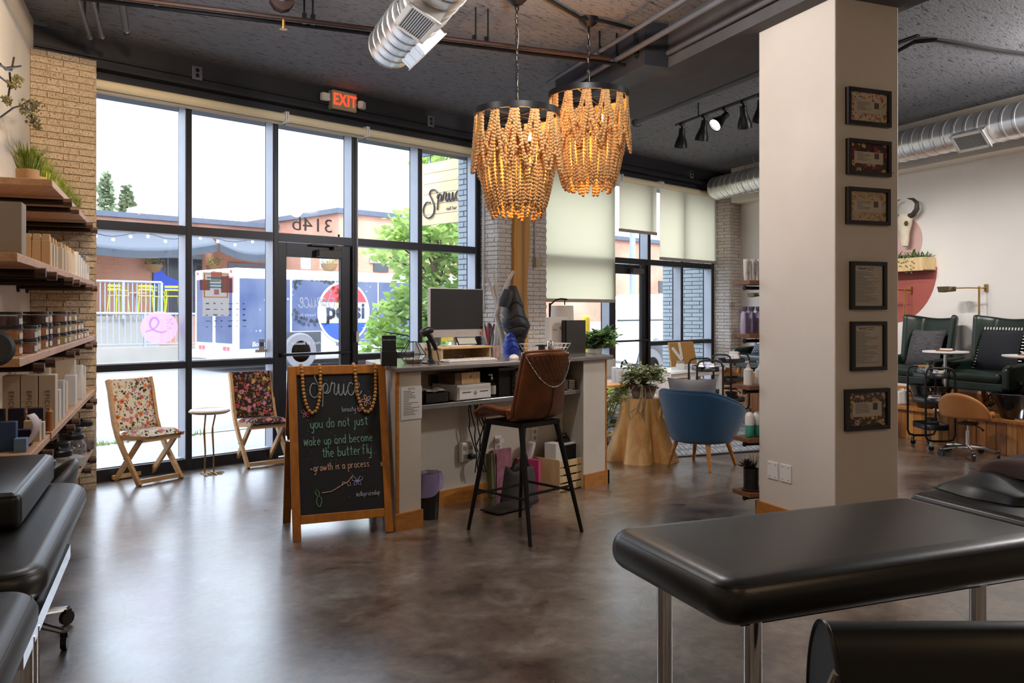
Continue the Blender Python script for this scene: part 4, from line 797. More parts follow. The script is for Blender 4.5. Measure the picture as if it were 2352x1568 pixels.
# bead garlands on the sign
def garland(label,x0,x1_,bot):
    r=T('bead_garland',label,'garland',sg.location,sg.rotation_euler.z); P=[Vector((x0,.02,SL+.012)),Vector((x0,-.018,SL-.01))]
    for k in range(25):
        t=k/24; c=4*t*(1-t); P.append(Vector((x0+(x1_-x0)*(t if 0<t<1 else t)-.5*(x1_-x0)*(0),-.022,SL-.03-(SL-.03-bot)*min(1,c**.42))))
    P+= [Vector((x1_,-.018,SL-.01)),Vector((x1_,.02,SL+.012))]
    pts=[]; bead_strand(pts,[mF@q for q in P],.0122); me=MB().ball((0,0,0),.0122,8,6).mesh('bead'); me.materials.append(M['gbead'])
    for q,_ in pts: put('bead',me,None,r,q)
M['gbead']=mat('tan wood bead',L('c8904e'),.5,var=.2,vsc=30)
garland('tan wooden bead garland looped over the left of the chalkboard',-.235,-.115,.80); garland('tan wooden bead garland looped over the right of the chalkboard',.115,.255,.79)
# ================= folding floral chairs =================
def floral(nm,bgc,pal,sc_=22,bg2=None):
    g=G(nm); v=g.co(); vv=g.n('VectorMath',{0:v,1:g.n('VectorMath',{0:g.n('TexNoise',{'Vector':v,'Scale':18.,'Detail':2}).outputs['Color'],1:(.03,.03,.03)},operation='MULTIPLY').outputs[0]},operation='ADD').outputs[0]
    out=L(bgc)
    for i,(s_,th) in enumerate([(sc_*2.4,.27),(sc_*1.5,.33),(sc_,.36)]):
        x=g.n('TexVoronoi',{'Vector':vv,'Scale':s_,'Randomness':1.}); msk=g.ramp(x.outputs['Distance'],(th,WH),(th+.04,K)); cc=g.n('SeparateXYZ',{0:x.outputs['Color']}).outputs[0]
        P=pal[i]; n_=len(P); colr=g.ramp(cc,*[(j/n_,L(c)) for j,c in enumerate(P)]+[(1.,L(P[-1]))],interp='CONSTANT'); out=g.mix(msk,out,colr)
        if i==2: out=g.mix(g.ramp(x.outputs['Distance'],(.10,WH),(.13,K)),out,L('5a3020'))
    g.p(Base_Color=out,Roughness=.85); return g.m
M['flA']=floral('cream floral cloth','e6dccb',[['8a7d3c','3d4a44','c79c3e'],['2f3d3a','4f6a60','3a4038','8fa3a0'],['d97a4e','c9849a','e08f5a','cf6f50']],19)
M['flB']=floral('dark floral cloth','3a1f1c',[['c9b25a','8f7a5a','c98a5a'],['6b5f4a','7d735f','b05a52','7f86a8'],['d4525e','d98fb0','e0a070','c9b84a','d9808f']],19)
def folding_chair(name,label,loc,rz,cloth):
    r=T(name,label,'chair',loc,rz)
    for sx in (-.2,.2):
        P=[(sx,-.2,0),(sx,-.1,.12),(sx,.02,.26),(sx,.11,.38),(sx,.165,.50),(sx,.20,.64),(sx,.225,.76),(sx,.26,.86)]
        mb=MB(); hw=.013
        for i in range(len(P)-1):
            (x,y0,z0),(x2,y1,z1)=P[i],P[i+1]; d=Vector((0,y1-y0,z1-z0)).normalized(); nrm=Vector((0,-d.z,d.y))*.022
            A=[Vector((x-hw,y0,z0)),Vector((x-hw,y1,z1))]; mb.prism([A[0]-nrm,A[1]-nrm,A[1]+nrm,A[0]+nrm],(2*hw,0,0))
        obj('back_rail',mb,M['oak'],r,smooth=False)
        q=sx*.84; d=Vector((0,-.37,.38)).normalized(); nrm=Vector((0,-d.z,d.y))*.02; a=Vector((q-hw,.2,0)); b=Vector((q-hw,-.17,.385)); obj('leg',MB().prism([a-nrm,b-nrm,b+nrm,a+nrm],(2*hw,0,0)),M['oak'],r,smooth=False)
        q=sx*.92; obj('seat_rail',MB().prism([(q-.012,.14,.345),(q-.012,-.23,.385),(q-.012,-.25,.415),(q-.012,.13,.395)],(.024,0,0)),M['oak'],r,smooth=False)
        obj('bolt',MB().cyl((sx*1.07,.0,.21),(sx*1.08,.0,.21),.007,8),M['blackmetal'],r)
    for y,z,n_ in ((-.175,.03,'stretcher'),(.19,.03,'stretcher'),(-.20,.375,'front_rail')): obj(n_,MB().cbox(0,y,z,.40 if z<.1 else .36,.022,.035),M['oak'],r,smooth=False)
    def cush(a,b): # domed seat pad
        x=(a-.5)*.36; y=-.235+b*.37; e=min(1,8*min(a,1-a))*min(1,8*min(b,1-b)); return (x,y,.405+.012*b*0+.05*math.sqrt(max(0,e))*(1-.5*b))
    obj('seat_cushion',MB().surf(cush,14,14).add([(-.18,-.235,.395),(.18,-.235,.395),(.18,.135,.395),(-.18,.135,.395)],[(0,1,2,3)]),cloth,r)
    def back(a,b):
        z=.43+b*.43; y=[.135,.18,.205,.225,.255][min(4,int(b*4))] if b in(0,.25,.5,.75,1) else .135+.125*b**.8; return ((a-.5)*.375,.135+.12*b**.75-.012*math.sin(pi*a),z)
    obj('back_panel',MB().surf(back,8,8),cloth,r,solid=.03)
    return r
folding_chair('folding_chair','folding wooden chair in cream floral cloth beside the tan-lit pillar',(2.95,7.40,0),rad(12),M['flA'])
folding_chair('folding_chair','folding wooden chair in dark brown floral cloth behind the chalkboard',(4.04,7.44,0),rad(-6),M['flB'])
# bird leg side table
bt=T('side_table','small round gold side table with two bird legs between the floral chairs','table',(3.44,7.25,0)); M['gold']=mat('worn gold',L('b08a52'),.4,.7,var=.25,vsc=20)
obj('tabletop',MB().lathe([(0,.545),(.15,.545),(.168,.555),(.17,.572),(.163,.58),(.155,.574),(0,.574)],n=32),M['whitep'],bt); obj('rim',MB().tube([(.169*math.cos(a),.169*math.sin(a),.563) for a in [2*pi*k/32 for k in range(32)]],.008,6,True),M['gold'],bt)
for sx in (-.04,.045):
    l=obj('leg',MB().tube([(sx*1.1+.01,.0,.55),(sx*.9-.01,.0,.42),(sx*.9-.012,0,.38),(sx*.9,.005,.2),(sx,.01,.012)],[.008,.007,.010,.0075,.008],8),M['gold'],bt)
    for a in (-100,-60,-20,90): obj('toe',MB().tube([(sx,.01,.012),(sx+.05*math.cos(rad(a)),.01+.05*math.sin(rad(a)),.012),(sx+.09*math.cos(rad(a)),.01+.09*math.sin(rad(a)),.006)],[.007,.007,.004],6),M['gold'],l)
# ================= bar stool =================
g=G('brown leather'); v=g.co(); n1=g.noise(v,6,4); g.p(Base_Color=g.ramp(n1,(.3,L('5a3119')),(.7,L('844a24'))),Roughness=.36); g.bump(g.noise(v,90,3),.08); M['brownl']=g.m
stl=T('bar_stool','brown leather bar stool with quilted back and four black legs facing the desk','stool',(4.03,3.91,0),0)
def shell(a,b):  # a across -1..1, b along profile 0 front .. 1 top
    x=2*a-1
    pr=[(.0,(.255,.742)),(.08,(.265,.765)),(.2,(.17,.782)),(.38,(.02,.768)),(.5,(-.10,.765)),(.58,(-.17,.79)),(.66,(-.205,.86)),(.78,(-.225,.98)),(.9,(-.245,1.10)),(1.0,(-.265,1.195))]
    for i in range(len(pr)-1):
        if b<=pr[i+1][0]+1e-9: t=(b-pr[i][0])/(pr[i+1][0]-pr[i][0]); y=pr[i][1][0]*(1-t)+pr[i+1][1][0]*t; z=pr[i][1][1]*(1-t)+pr[i+1][1][1]*t; break
    hw=.225 if b<.5 else .225-.035*max(0,(b-.62))/.38+.0*b
    if b<.2: hw=.19+.035*b/.2
    curl=x*x; up=.05*curl*(1 if b<.5 else 0)*min(1,b*4); fw=.085*curl*max(0,min(1,(b-.45)/.2)); 
    zt=-.02*curl*(1 if b>.95 else 0)+ (0.012*abs(x) if b>.95 else 0)
    return (x*hw,y+fw,z+up+zt)
obj('shell',MB().surf(shell,16,40),M['brownl'],stl,solid=.05,subd=1)
mb=MB()
for a in (0,1): mb.tube([Vector(shell(a,b/40))+Vector((.004*(1 if a else -1),0,.0)) for b in range(41)],.011,6)
mb.tube([Vector(shell(a/16,1)) for a in range(17)],.011,6); obj('piping',mb,M['brownl'],stl)
# quilted diamonds on the outside of the back and draped chain trim
mb=MB()
def outp(a,b,o=.036): p=Vector(shell(a,b)); p1=Vector(shell(a,min(1,b+.01)));p2=Vector(shell(min(1,a+.01),b)); nr=(p1-p).cross(p2-p); nr=nr.normalized() if nr.length>0 else Vector((0,-1,0)); nr=nr if nr.y<0 else -nr; return p+nr*o
rows=7
for i in range(rows):
    for j in range(12):
        b=.975-i*.026; a=.06+(j+.5*(i%2))*.078
        lim=.975-.19*(1-((a-.5)/.5)**2)
        if b<lim or a>.95: continue
        c0=[outp(a,min(.995,b+.026),.026),outp(min(.99,a+.039),b,.026),outp(a,b-.026,.026),outp(a-.039,b,.026)]; m_p=outp(a,b,.040); mb.add(c0+[m_p],[(0,1,4),(1,2,4),(2,3,4),(3,0,4)])
obj('quilting',mb,M['brownl'],stl,ang=80)
pts=[]; bead_strand(pts,[outp(.03+.94*k/30,.79-.055*0+ (.975-.20*(1-((k/15-1))**2))-.79,.044) for k in range(31)],.0045); o=put('chain_trim',beads_mesh('chain_trim',pts,6,4),None,stl); o.data.materials.clear(); o.data.materials.append(M['chrome'])
obj('seam',MB().tube([outp(.52,b/40,.030) for b in range(22,32)],.003,5),M['blackmetal'],stl)
obj('under_frame',MB().cbox(0,0.02,.722,.36,.34,.03),M['blackmetal'],stl,smooth=False)
for sx in (-1,1):
    for sy in (-1,1): obj('leg',MB().tube([(sx*.165,sy*.15+.02,.72),(sx*.245,sy*.285,.0)],[.020,.012],10),M['blackmetal'],stl)
zr=.27
for a,b,z in (((-1,1),(1,1),.24),((-1,-1),(1,-1),.30),((-1,-1),(-1,1),.27),((1,-1),(1,1),.27)):
    k=1-z/.72; f=lambda s:(s[0]*(.165+.08*k),s[1]*(.15+.135*k)+.02*z/.72,z); obj('stretcher',MB().cyl(f(a),f(b),.009,8),M['blackmetal'],stl)
# ================= things on the desk =================
CT=1.083
def onct(u,v,z=CT): return onz(u,v,z)
def ctr(u0,u1,v,z=CT): return onz((u0+u1)/2,v,z)
def wpx(u0,u1,p): return (u1-u0)*(p.x*S_+p.y*C_)/F
def hpx(v0,v1,p): return (v1-v0)*(p.x*S_+p.y*C_)/F
# black brochure holder
p=pt(893,833,5.72); p.z=CT; dep=5.72
bh=T('brochure_holder','tall black brochure card standing in a black holder at the left end of the counter','holder',(p.x,p.y,CT),-.5)
obj('pocket',MB().box(-.052,-.03,0,.052,.03,.10),M['black'],bh,smooth=False,bevel=.003); b_=obj('card',MB().box(-.047,-.01,.01,.047,.008,.205),mat('black card',L('1d1f22'),.3,var=.1),bh,smooth=False); text('print','SPRUCE BEAUTY BAR',.009,M['paper'],bh,(0,-.0115,.175),ext=.0003)
# geometric terrarium
p=onct(948,834); tr_=T('glass_terrarium','geometric glass terrarium with thin black edges next to the barcode scanner','terrarium',(p.x,p.y,CT),.3)
B=[(.055*math.cos(a),.055*math.sin(a),.0) for a in [2*pi*k/5 for k in range(5)]]; Mi=[(.098*math.cos(a),.098*math.sin(a),.062) for a in [2*pi*k/5 for k in range(5)]]; Tt=[(.035*math.cos(a),.035*math.sin(a),.152) for a in [2*pi*k/5 for k in range(5)]]
mb=MB()
for k in range(5):
    for A,Bb in ((B,Mi),(Mi,Tt)): mb.cyl(A[k],Bb[k],.0028,5)
    for A in (B,Mi,Tt): mb.cyl(A[k],A[(k+1)%5],.0028,5)
obj('edge_frame',mb,M['blackmetal'],tr_); mb=MB()
for k in range(5): mb.quad(B[k],B[(k+1)%5],Mi[(k+1)%5],Mi[k]).quad(Mi[k],Mi[(k+1)%5],Tt[(k+1)%5],Tt[k])
obj('glass_panel',mb,M['jar'],tr_,smooth=False); obj('sand',MB().lathe([(0,.004),(.05,.004),(.068,.028),(0,.03)],n=5),mat('tan sand',L('b79a7a'),.9),tr_,smooth=False)
# white box behind scanner
p=onct(978,828); wb=T('card_box','plain white box on the counter behind the barcode scanner','box',(p.x+.08,p.y+.1,CT)); obj('carton',MB().box(-.08,-.04,0,.08,.04,.125),M['paper'],wb,smooth=False,bevel=.003); obj('lid_flap',MB().box(-.081,-.041,.105,.081,.041,.127),M['paper'],wb,smooth=False)
# barcode scanner on stand
p=onct(988,834); bs_=T('barcode_scanner','black handheld barcode scanner resting in its stand on the counter','scanner',(p.x,p.y,CT),-.35)
obj('stand_base',MB().lathe([(0,0),(.062,0),(.06,.008),(.03,.018),(.018,.03),(.016,.05),(0,.05)],n=20,sy=1.25),M['black'],bs_); obj('stand_neck',MB().tube([(0,0,.03),(.0,0,.08),(-.012,0,.14),(-.02,0,.165)],[.017,.015,.013,.014],8),M['black'],bs_)
obj('handle',MB().tube([(-.018,0,.21),(.012,0,.17),(.035,0,.12),(.045,0,.095)],[.024,.02,.018,.016],10),M['black'],bs_); obj('head',MB().tube([(.02,0,.235),(-.01,0,.232),(-.05,0,.215),(-.062,0,.207)],[.018,.03,.03,.026],12),M['black'],bs_); obj('scan_window',MB().cyl((-.061,0,.2072),(-.066,0,.205),.02,12),M['darkglass'],bs_); obj('trigger',MB().cbox(-.012,0,.178,.012,.01,.02),mat('orange trigger',L('d07a2a'),.4),bs_,smooth=False)
obj('cable',MB().tube([(.045,0,.095),(.06,.0,.05),(.075,.02,.01),(.12,.06,.006)],.004,5),M['black'],bs_)
# monitor on riser
p=onct(1065,822); rx=p.x; ry=4.95
rs=T('monitor_riser','pale wooden monitor riser standing on the counter','stand',((onY(1013,800,4.80).x+onY(1132,800,4.80).x)/2,4.93,CT),0); RHW=(onY(1132,800,4.80).x-onY(1013,800,4.80).x)/2; obj('top_board',MB().box(-RHW,-.13,.085,RHW,.13,.10),M['pine'],rs,smooth=False,bevel=.003); 
for x in (-RHW+.01,RHW-.028): obj('side_board',MB().box(x,-.12,0,x+.018,.12,.085),M['pine'],rs,smooth=False)
obj('back_board',MB().box(-RHW+.03,.10,0,RHW-.03,.118,.085),M['pine'],rs,smooth=False)
a=onY(989,775,4.92); b=onY(1110,664,4.92); mw=b.x-a.x
mo=T('computer_monitor','silver desktop monitor with dark blank screen on the wooden riser','monitor',(a.x+mw/2,4.93,CT+.10),0); hz=a.z-(CT+.10); hw_=mw/2; ht=b.z-a.z
obj('housing',MB().box(-hw_,-.005,hz,hw_,.03,hz+ht),M['whitep'],mo,smooth=False,bevel=.006); obj('screen',MB().box(-hw_+.004,-.008,hz+.058,hw_-.004,-.004,hz+ht-.004),mat('dark screen',L('1d1c1d'),.5,var=.02,spec=.3),mo,smooth=False)
obj('chin',MB().box(-hw_,-.009,hz,hw_,-.004,hz+.056),mat('silver chin',L('b8b4b2'),.3,.3,var=.03),mo,smooth=False); obj('emblem',MB().lathe([(.007,0),(.009,0),(.009,.001),(.007,.001)],n=12).v and MB().tube([(.008*math.cos(t),-.0095,hz+.028+.008*math.sin(t)) for t in [2*pi*k/12 for k in range(12)]],.0012,4,True),M['hem'],mo)
obj('sticker',MB().box(hw_-.035,-.0105,hz+.015,hw_-.022,-.009,hz+.032),M['pred'],mo,smooth=False); obj('stand_neck',MB().box(-.018,.02,0,.018,.045,hz+.1),M['whitep'],mo,smooth=False); obj('stand_foot',MB().box(-.10,-.06,0,.10,.09,.008),M['whitep'],mo,smooth=False,bevel=.003)
for i,(x,z,h) in enumerate([(-.135,-.012,.05),(-.075,-.008,.052)]):
    n_=T('sticky_note',['yellow sticky note under the monitor edge, left of two','yellow sticky note under the monitor edge, right of two'][i],'note',(mo.location.x+x,4.918,CT+.10+hz+z-.02)); obj('slip',MB().quad((-.028,0,0),(.028,0,0),(.028,.008,h),(-.028,.008,h)),mat('yellow note',L('d9cf5e'),.8),n_,smooth=False,solid=.001)
# tablet leaning under the monitor
tb=T('tablet','pale tablet propped below the monitor on the riser','tablet',(mo.location.x+.09,4.90,CT+.109)); obj('body',MB().prism([(-.10,0,0),(.10,0,0),(.10,.035,.06),(-.10,.035,.06)],(0,.006,.0)),M['black'],tb,smooth=False); obj('glass',MB().prism([(-.092,-.001,.006),(.092,-.001,.006),(.092,.031,.056),(-.092,.031,.056)],(0,-.001,0)),mat('pale display',L('bfc6bd'),.2,var=.1),tb,smooth=False)
p=onct(1082,829); kb_=T('keyboard','white slim keyboard at the front of the counter','keyboard',(p.x,p.y+.03,CT),-.02); obj('base',MB().prism([(-.235,-.065,0),(.235,-.065,0),(.235,.065,0),(-.235,.065,0)],(0,0,.012)),M['whitep'],kb_,smooth=False,bevel=.003); km=MB().cbox(0,0,.0155,.017,.017,.007).mesh('key',False); km.materials.append(M['whitep'])
for i in range(20):
    for j in range(5): put('key',km,None,kb_,(-.209+i*.022,-.046+j*.023,0))
p=onct(1187,824); ms=T('computer_mouse','white computer mouse on the counter right of the keyboard','mouse',(p.x,p.y+.03,CT),-.9); obj('shell',MB().ball((0,0,.0),.05,14,8,(.65,1.15,.62)).v and MB().lathe([(0,.034),(.012,.033),(.026,.027),(.036,.015),(.038,.004),(.036,0),(0,0)],n=18,sy=1.7),M['whitep'],ms); obj('wheel',MB().cyl((-.004,.03,.031),(.004,.03,.031),.007,8),M['hem'],ms)
# cables by riser
cb=T('cable_heap','heap of thin black cables beside the riser','cable',(onY(1040,815,4.76).x,4.76,CT))
for i in range(7): q=random.Random(i+5); obj('cord',MB().tube([(.09*math.cos(t+i)*q.uniform(.4,1)+.05,.05*math.sin(t*1.3+i),.01+.025*abs(math.sin(t*2+i))) for t in [k*.55 for k in range(11)]],.0035,5),M['black'],cb)
# pen cup, acrylic tray, paper
p=pt(1120,805,6.15); pc=T('pen_cup','clear cup crowded with pens and brushes at the right end of the riser','cup',(onY(1122,790,4.90).x,4.90,CT+.10)); obj('cup',MB().lathe([(0,0),(.032,0),(.036,.09),(.033,.09),(.030,.004),(0,.004)],n=16),M['jar'],pc)
for i in range(14): q=random.Random(i); a=q.uniform(0,6.28); obj('pen',MB().cyl((.012*math.cos(a),.012*math.sin(a),.006),(.05*math.cos(a),.05*math.sin(a),q.uniform(.12,.18)),.004,6),[M['pred'],M['black'],M['whitep'],mat('navy pen',L('2c3560'),.4),mat('pink pen',L('d58aa0'),.4)][i%5],pc)
ah=T('acrylic_holder','clear acrylic holder of pink cards next to the pen cup','holder',(onY(1140,810,4.74).x,4.74,CT),-.4); obj('pocket',MB().box(-.045,-.02,0,.045,.02,.115),M['jar'],ah,smooth=False)
for i in range(5): q=random.Random(i); x=q.uniform(-.03,.0); obj('card',MB().box(x,-.012+i*.005,.006,x+.03,-.010+i*.005,q.uniform(.06,.11)),mat('pink card',L('cfa8a4'),.7,var=.3,vsc=30),ah,smooth=False)
# wire basket on white tray, cups, can
p=onct(1255,815); wbx,wby=onY(1252,805,4.88).x+.08,4.85
wk=T('wire_basket','white wire basket on a white tray at the right of the counter','basket',(wbx-.08,wby+.03,CT)); obj('tray',MB().box(-.17,-.12,0,.17,.12,.022),M['whitep'],wk,smooth=False,bevel=.004); mb=MB()
for z,k in ((.025,.80),(.06,.9),(.095,1.0)): mb.tube([(-.19*k,-.12*k,z),(.19*k,-.12*k,z),(.19*k,.12*k,z),(-.19*k,.12*k,z)],.003,5,True)
for i in range(9):
    x=-.19+.0475*i
    for s in (-1,1): mb.cyl((x*.8,s*.096,.025),(x,s*.12,.095),.0025,5)
for i in range(6):
    y=-.12+.048*i
    for s in (-1,1): mb.cyl((s*.152,y*.8,.025),(s*.19,y,.095),.0025,5)
obj('wire',mb,M['whitep'],wk)
for i,(x,y,lb) in enumerate([(-.05,.02,'small black lidded white jar inside the wire basket'),(.02,-.03,'white jar with dark lid at the front of the wire basket')]):
    j=T('cream_jar',lb,'jar',(wbx-.08+x,wby+.03+y,CT+.024)); obj('body',MB().lathe([(0,0),(.034,0),(.036,.05),(0,.05)],n=16),M['whitep'],j); obj('lid',MB().lathe([(0,.05),(.037,.05),(.037,.068),(0,.068)],n=16),M['black'],j)
p=pt(1244,812,6.35); cu=T('travel_cup','matte black insulated cup on the counter left of the silver can','cup',(onY(1244,815,4.66).x,4.66,CT)); obj('body',MB().lathe([(0,0),(.024,0),(.027,.06),(.029,.088),(0,.088)],n=18),mat('navy black cup',L('1c2028'),.45),cu); obj('lid',MB().lathe([(0,.088),(.03,.088),(.03,.096),(.024,.100),(0,.1)],n=18),M['black'],cu)
cn=T('drink_can','silver drink can on the counter behind the stool','can',(onY(1264,815,4.66).x,4.66,CT)); obj('body',MB().lathe([(0,0),(.022,0),(.027,.008),(.027,.118),(.023,.127),(0,.126)],n=20),M['chrome'],cn); obj('rim',MB().tube([(.022*math.cos(t),.022*math.sin(t),.127) for t in [2*pi*k/20 for k in range(20)]],.0018,5,True),M['chrome'],cn)
a=onY(1257,805,4.98); b=onY(1298,728,4.98); dv=T('device_box','white product carton with a grey curved tool printed on it','box',((a.x+b.x)/2,4.98,CT)); hh=b.z-CT; ww=(b.x-a.x)/2
obj('carton',MB().box(-ww,-.03,0,ww,.03,hh),M['paper'],dv,smooth=False,bevel=.002); obj('printed_tool',MB().tube([(ww*.6,-.0315,hh*.92),(ww*.15,-.0315,hh*.80),(ww*.1,-.0315,hh*.74),(ww*.5,-.0315,hh*.6)],[.004,.011,.011,.004],4),M['hem'],dv,smooth=False); text('print','device',.018,M['ink'],dv,(-ww*.45,-.0315,hh*.66),ext=.0003)
a=onY(1299,812,4.86); b=onY(1344,735,4.86); bd=T('binder','black closed binder standing upright at the right end of the counter','binder',((a.x+b.x)/2,4.88,CT)); ww=(b.x-a.x)/2; hh=b.z-CT; obj('cover',MB().box(-ww,-.025,0,ww,-.02,hh).box(-ww,.02,0,ww,.025,hh).box(-ww,-.025,0,-ww+.005,.025,hh),mat('dark binder',L('211a16'),.4),bd,smooth=False); obj('pages',MB().box(-ww+.008,-.019,.006,ww-.01,.019,hh-.008),M['paper'],bd,smooth=False)
# leafy plant at the right end
def leafy(root,n,base,rx,rz,leaf,mt,droop=.3,wd=.35,seed=1,stem=True):
    q=random.Random(seed); st_=MB(); lf=MB()
    for i in range(n):
        a=q.uniform(0,6.28); L_=q.uniform(.5,1); e_=Vector(base)+Vector((rx*L_*math.cos(a),rx*L_*math.sin(a),rz*q.uniform(.3,1)-droop*rz*L_)); m_=Vector(base)*.5+e_*.5+Vector((0,0,rz*.35)); P=[Vector(base),m_,e_]; C=cat([(0,0),(1,0),(2,0)],1)
        st_.tube([Vector(base),m_,e_],.003,4)
        for t in (.45,.6,.75,.9,1.0):
            b_=(Vector(base)*(1-t)**2+m_*2*t*(1-t)*1.0+e_*t*t); d=Vector((q.uniform(-1,1),q.uniform(-1,1),q.uniform(-.4,.6))).normalized()*leaf*q.uniform(.7,1.2); s_=d.cross(Vector((q.uniform(-.3,.3),q.uniform(-.3,.3),1))).normalized()*d.length*wd
            lf.add([b_,b_+d*.45+s_,b_+d,b_+d*.45-s_,b_+d*.5+Vector((0,0,d.length*.12))],[(0,1,4),(1,2,4),(2,3,4),(3,0,4)])
    if stem: obj('stem',st_,mat('plant stem',L('5d6b3a'),.6),root)
    return obj('foliage',lf,mt,root,smooth=False)
M['leafd']=leafmat('deep green leaf','3f6136','7d9a5c'); M['leafb']=leafmat('fresh green leaf','7ba045','b4d068',9,.5); M['leafg']=leafmat('dull grey green leaf','6b7650','a6a57c',12)
p=pt(1378,812,6.9); q=onY(1366,800,5.55); ps_=T('plant_stand','slim black plant stand behind the right end of the counter','stand',(q.x,5.55,0)); obj('plate',MB().lathe([(0,.96),(.13,.96),(.13,.98),(0,.98)],n=20),M['blackmetal'],ps_); obj('pole',MB().cyl((0,0,.02),(0,0,.96),.014,8),M['blackmetal'],ps_); obj('foot',MB().lathe([(0,0),(.13,0),(.13,.015),(0,.02)],n=20),M['blackmetal'],ps_); lp_=T('potted_plant','dark leafed plant on a stand behind the right end of the counter','plant',(q.x,5.55,.98)); obj('pot',MB().lathe([(0,0),(.06,0),(.08,.09),(.07,.09),(.06,.07),(0,.07)],n=18),M['whitep'],lp_); leafy(lp_,60,(0,0,.07),.24,.26,.10,M['leafd'],.3,.33,4)
# ---- on the shelf under the counter ----
ST=.808
a=onY(1055,921,4.52); b=onY(1132,913,4.52); cw=b.x-a.x; cdw=T('cash_drawer','white cash drawer with keyhole on the desk shelf','drawer',(a.x,4.53,ST),0); hh=.115
obj('case',MB().box(0,.012,.006,cw,.29,hh),M['whitep'],cdw,smooth=False,bevel=.004); obj('front_panel',MB().box(.01,0,.012,cw-.01,.014,hh-.012),M['whitep'],cdw,smooth=False,bevel=.003); obj('slot',MB().box(.04,-.002,.06,.12,.002,.065).box(cw-.12,-.002,.06,cw-.04,.002,.065),M['black'],cdw,smooth=False); mb=MB(); mb.M=Matrix.Translation((cw/2,0,.058))@Matrix.Rotation(pi/2,4,'X'); obj('lock',mb.lathe([(0,0),(.013,0),(.013,.006),(0,.006)],n=16),M['chrome'],cdw)
wx_=T('wooden_box','small wooden box with a black printed mark on the cash drawer','box',(a.x+.03,4.60,ST+hh),0); obj('body',MB().box(0,0,0,.24,.16,.085),wood('dark brown box',"7a5c42","5a4230",(2,8,8)),wx_,smooth=False,bevel=.003); obj('front_board',MB().box(.06,-.004,.002,.24,0,.083),M['pine'],wx_,smooth=False); text('print','JK',.03,M['black'],wx_,(.15,-.0045,.05),ext=.0004)
tr2=T('storage_tray','black tray with a white cloth on the left of the desk shelf','tray',(onY(990,925,4.62).x,4.64,ST)); obj('bin',MB().box(-.11,-.09,0,.11,.09,.01).box(-.11,-.09,0,.11,-.082,.075).box(-.11,.082,0,.11,.09,.075).box(-.11,-.09,0,-.102,.09,.075).box(.102,-.09,0,.11,.09,.075),M['black'],tr2,smooth=False)
cl=T('white_cloth','crumpled white cloth lying over the black tray','cloth',(tr2.location.x,4.62,ST+.076)); obj('fold',MB().surf(lambda a,b:((a-.5)*.17,(b-.5)*.12,.012+.014*math.sin(a*9+b*4)*math.sin(b*7)),12,8),M['paper'],cl,solid=.004)
pf=onY(995,873,4.84); fr_=T('framed_card','small square brown frame hanging behind the tray','picture',(pf.x,4.845,pf.z)); obj('frame',MB().cbox(0,-.008,0,.085,.016,.085),M['oldwood'],fr_,smooth=False,bevel=.005); obj('card',MB().cbox(0,-.017,0,.07,.002,.07),mat('brown card',L('4a372c'),.6),fr_,smooth=False)
bc_=T('bead_chain','dark bead chain hanging on the inner edge of the left desk pillar','chain',(x1+.008,DY+.02,0)); bm_=MB().ball((0,0,0),.007,6,5).mesh('bead'); bm_.materials.append(M['blackmetal'])
for k in range(18): put('bead',bm_,None,bc_,(0,0,1.02-k*.0135))
def pump_bottle(nm,lb,x,y,z,r,h,mt,cap,lab=None,cat_='bottle',grp=None):
    t=T(nm,lb,cat_,(x,y,z),0,grp); obj('body',MB().lathe([(0,0),(r,0),(r,h*.82),(r*.45,h*.9),(r*.4,h),(0,h)],n=14),mt,t); obj('pump',MB().cyl((0,0,h),(0,0,h*1.12),r*.3,8).cyl((0,0,h*1.12),(0,0,h*1.28),r*.15,6).tube([(0,0,h*1.28),(-r*1.1,0,h*1.26)],r*.2,6),cap,t)
    if lab: obj('label',MB().lathe([(r*1.02,h*.15),(r*1.02,h*.65)],n=14,a0=pi,a1=2*pi),lab,t)
    return t
q=onY(1134,908,4.62); pump_bottle('pump_bottle','clear pump bottle with a printed label standing on the desk shelf',q.x,4.64,ST,.03,.13,M['jar'],M['whitep'],M['paper']); q=onY(1098,880,4.75); pump_bottle('soap_pump','black pump bottle standing behind the wooden box',q.x+.03,4.79,ST,.03,.19,M['black'],M['black'])
q0=onY(1146,908,4.60); q1=onY(1185,905,4.60); fb=T('file_box','black fabric storage box on the desk shelf','box',(q0.x,4.60,ST)); obj('bin',MB().box(0,0,0,q1.x-q0.x,.23,.205),mat('black felt',L('141415'),.9),fb,smooth=False,bevel=.004); obj('lid',MB().box(-.004,-.004,.195,q1.x-q0.x+.004,.234,.212),M['black'],fb,smooth=False)
q0=onY(1183,903,4.57); q1=onY(1222,900,4.57); gb_=T('woven_basket','grey woven pattern basket with cut-out handle on the desk shelf','basket',(q0.x,4.57,ST)); g=G('woven grey'); v=g.co(); ck=g.n('TexVoronoi',{'Vector':v,'Scale':38.}); g.p(Base_Color=g.mix(g.ramp(ck.outputs['Distance'],(.2,K),(.5,WH)),L('8d827c'),L('4a423e')),Roughness=.9); obj('bin',MB().box(0,0,0,q1.x-q0.x+.1,.22,.19),g.m,gb_,smooth=False,bevel=.006); obj('handle_hole',MB().box(.05,-.003,.135,.12,.004,.165),M['black'],gb_,smooth=False)
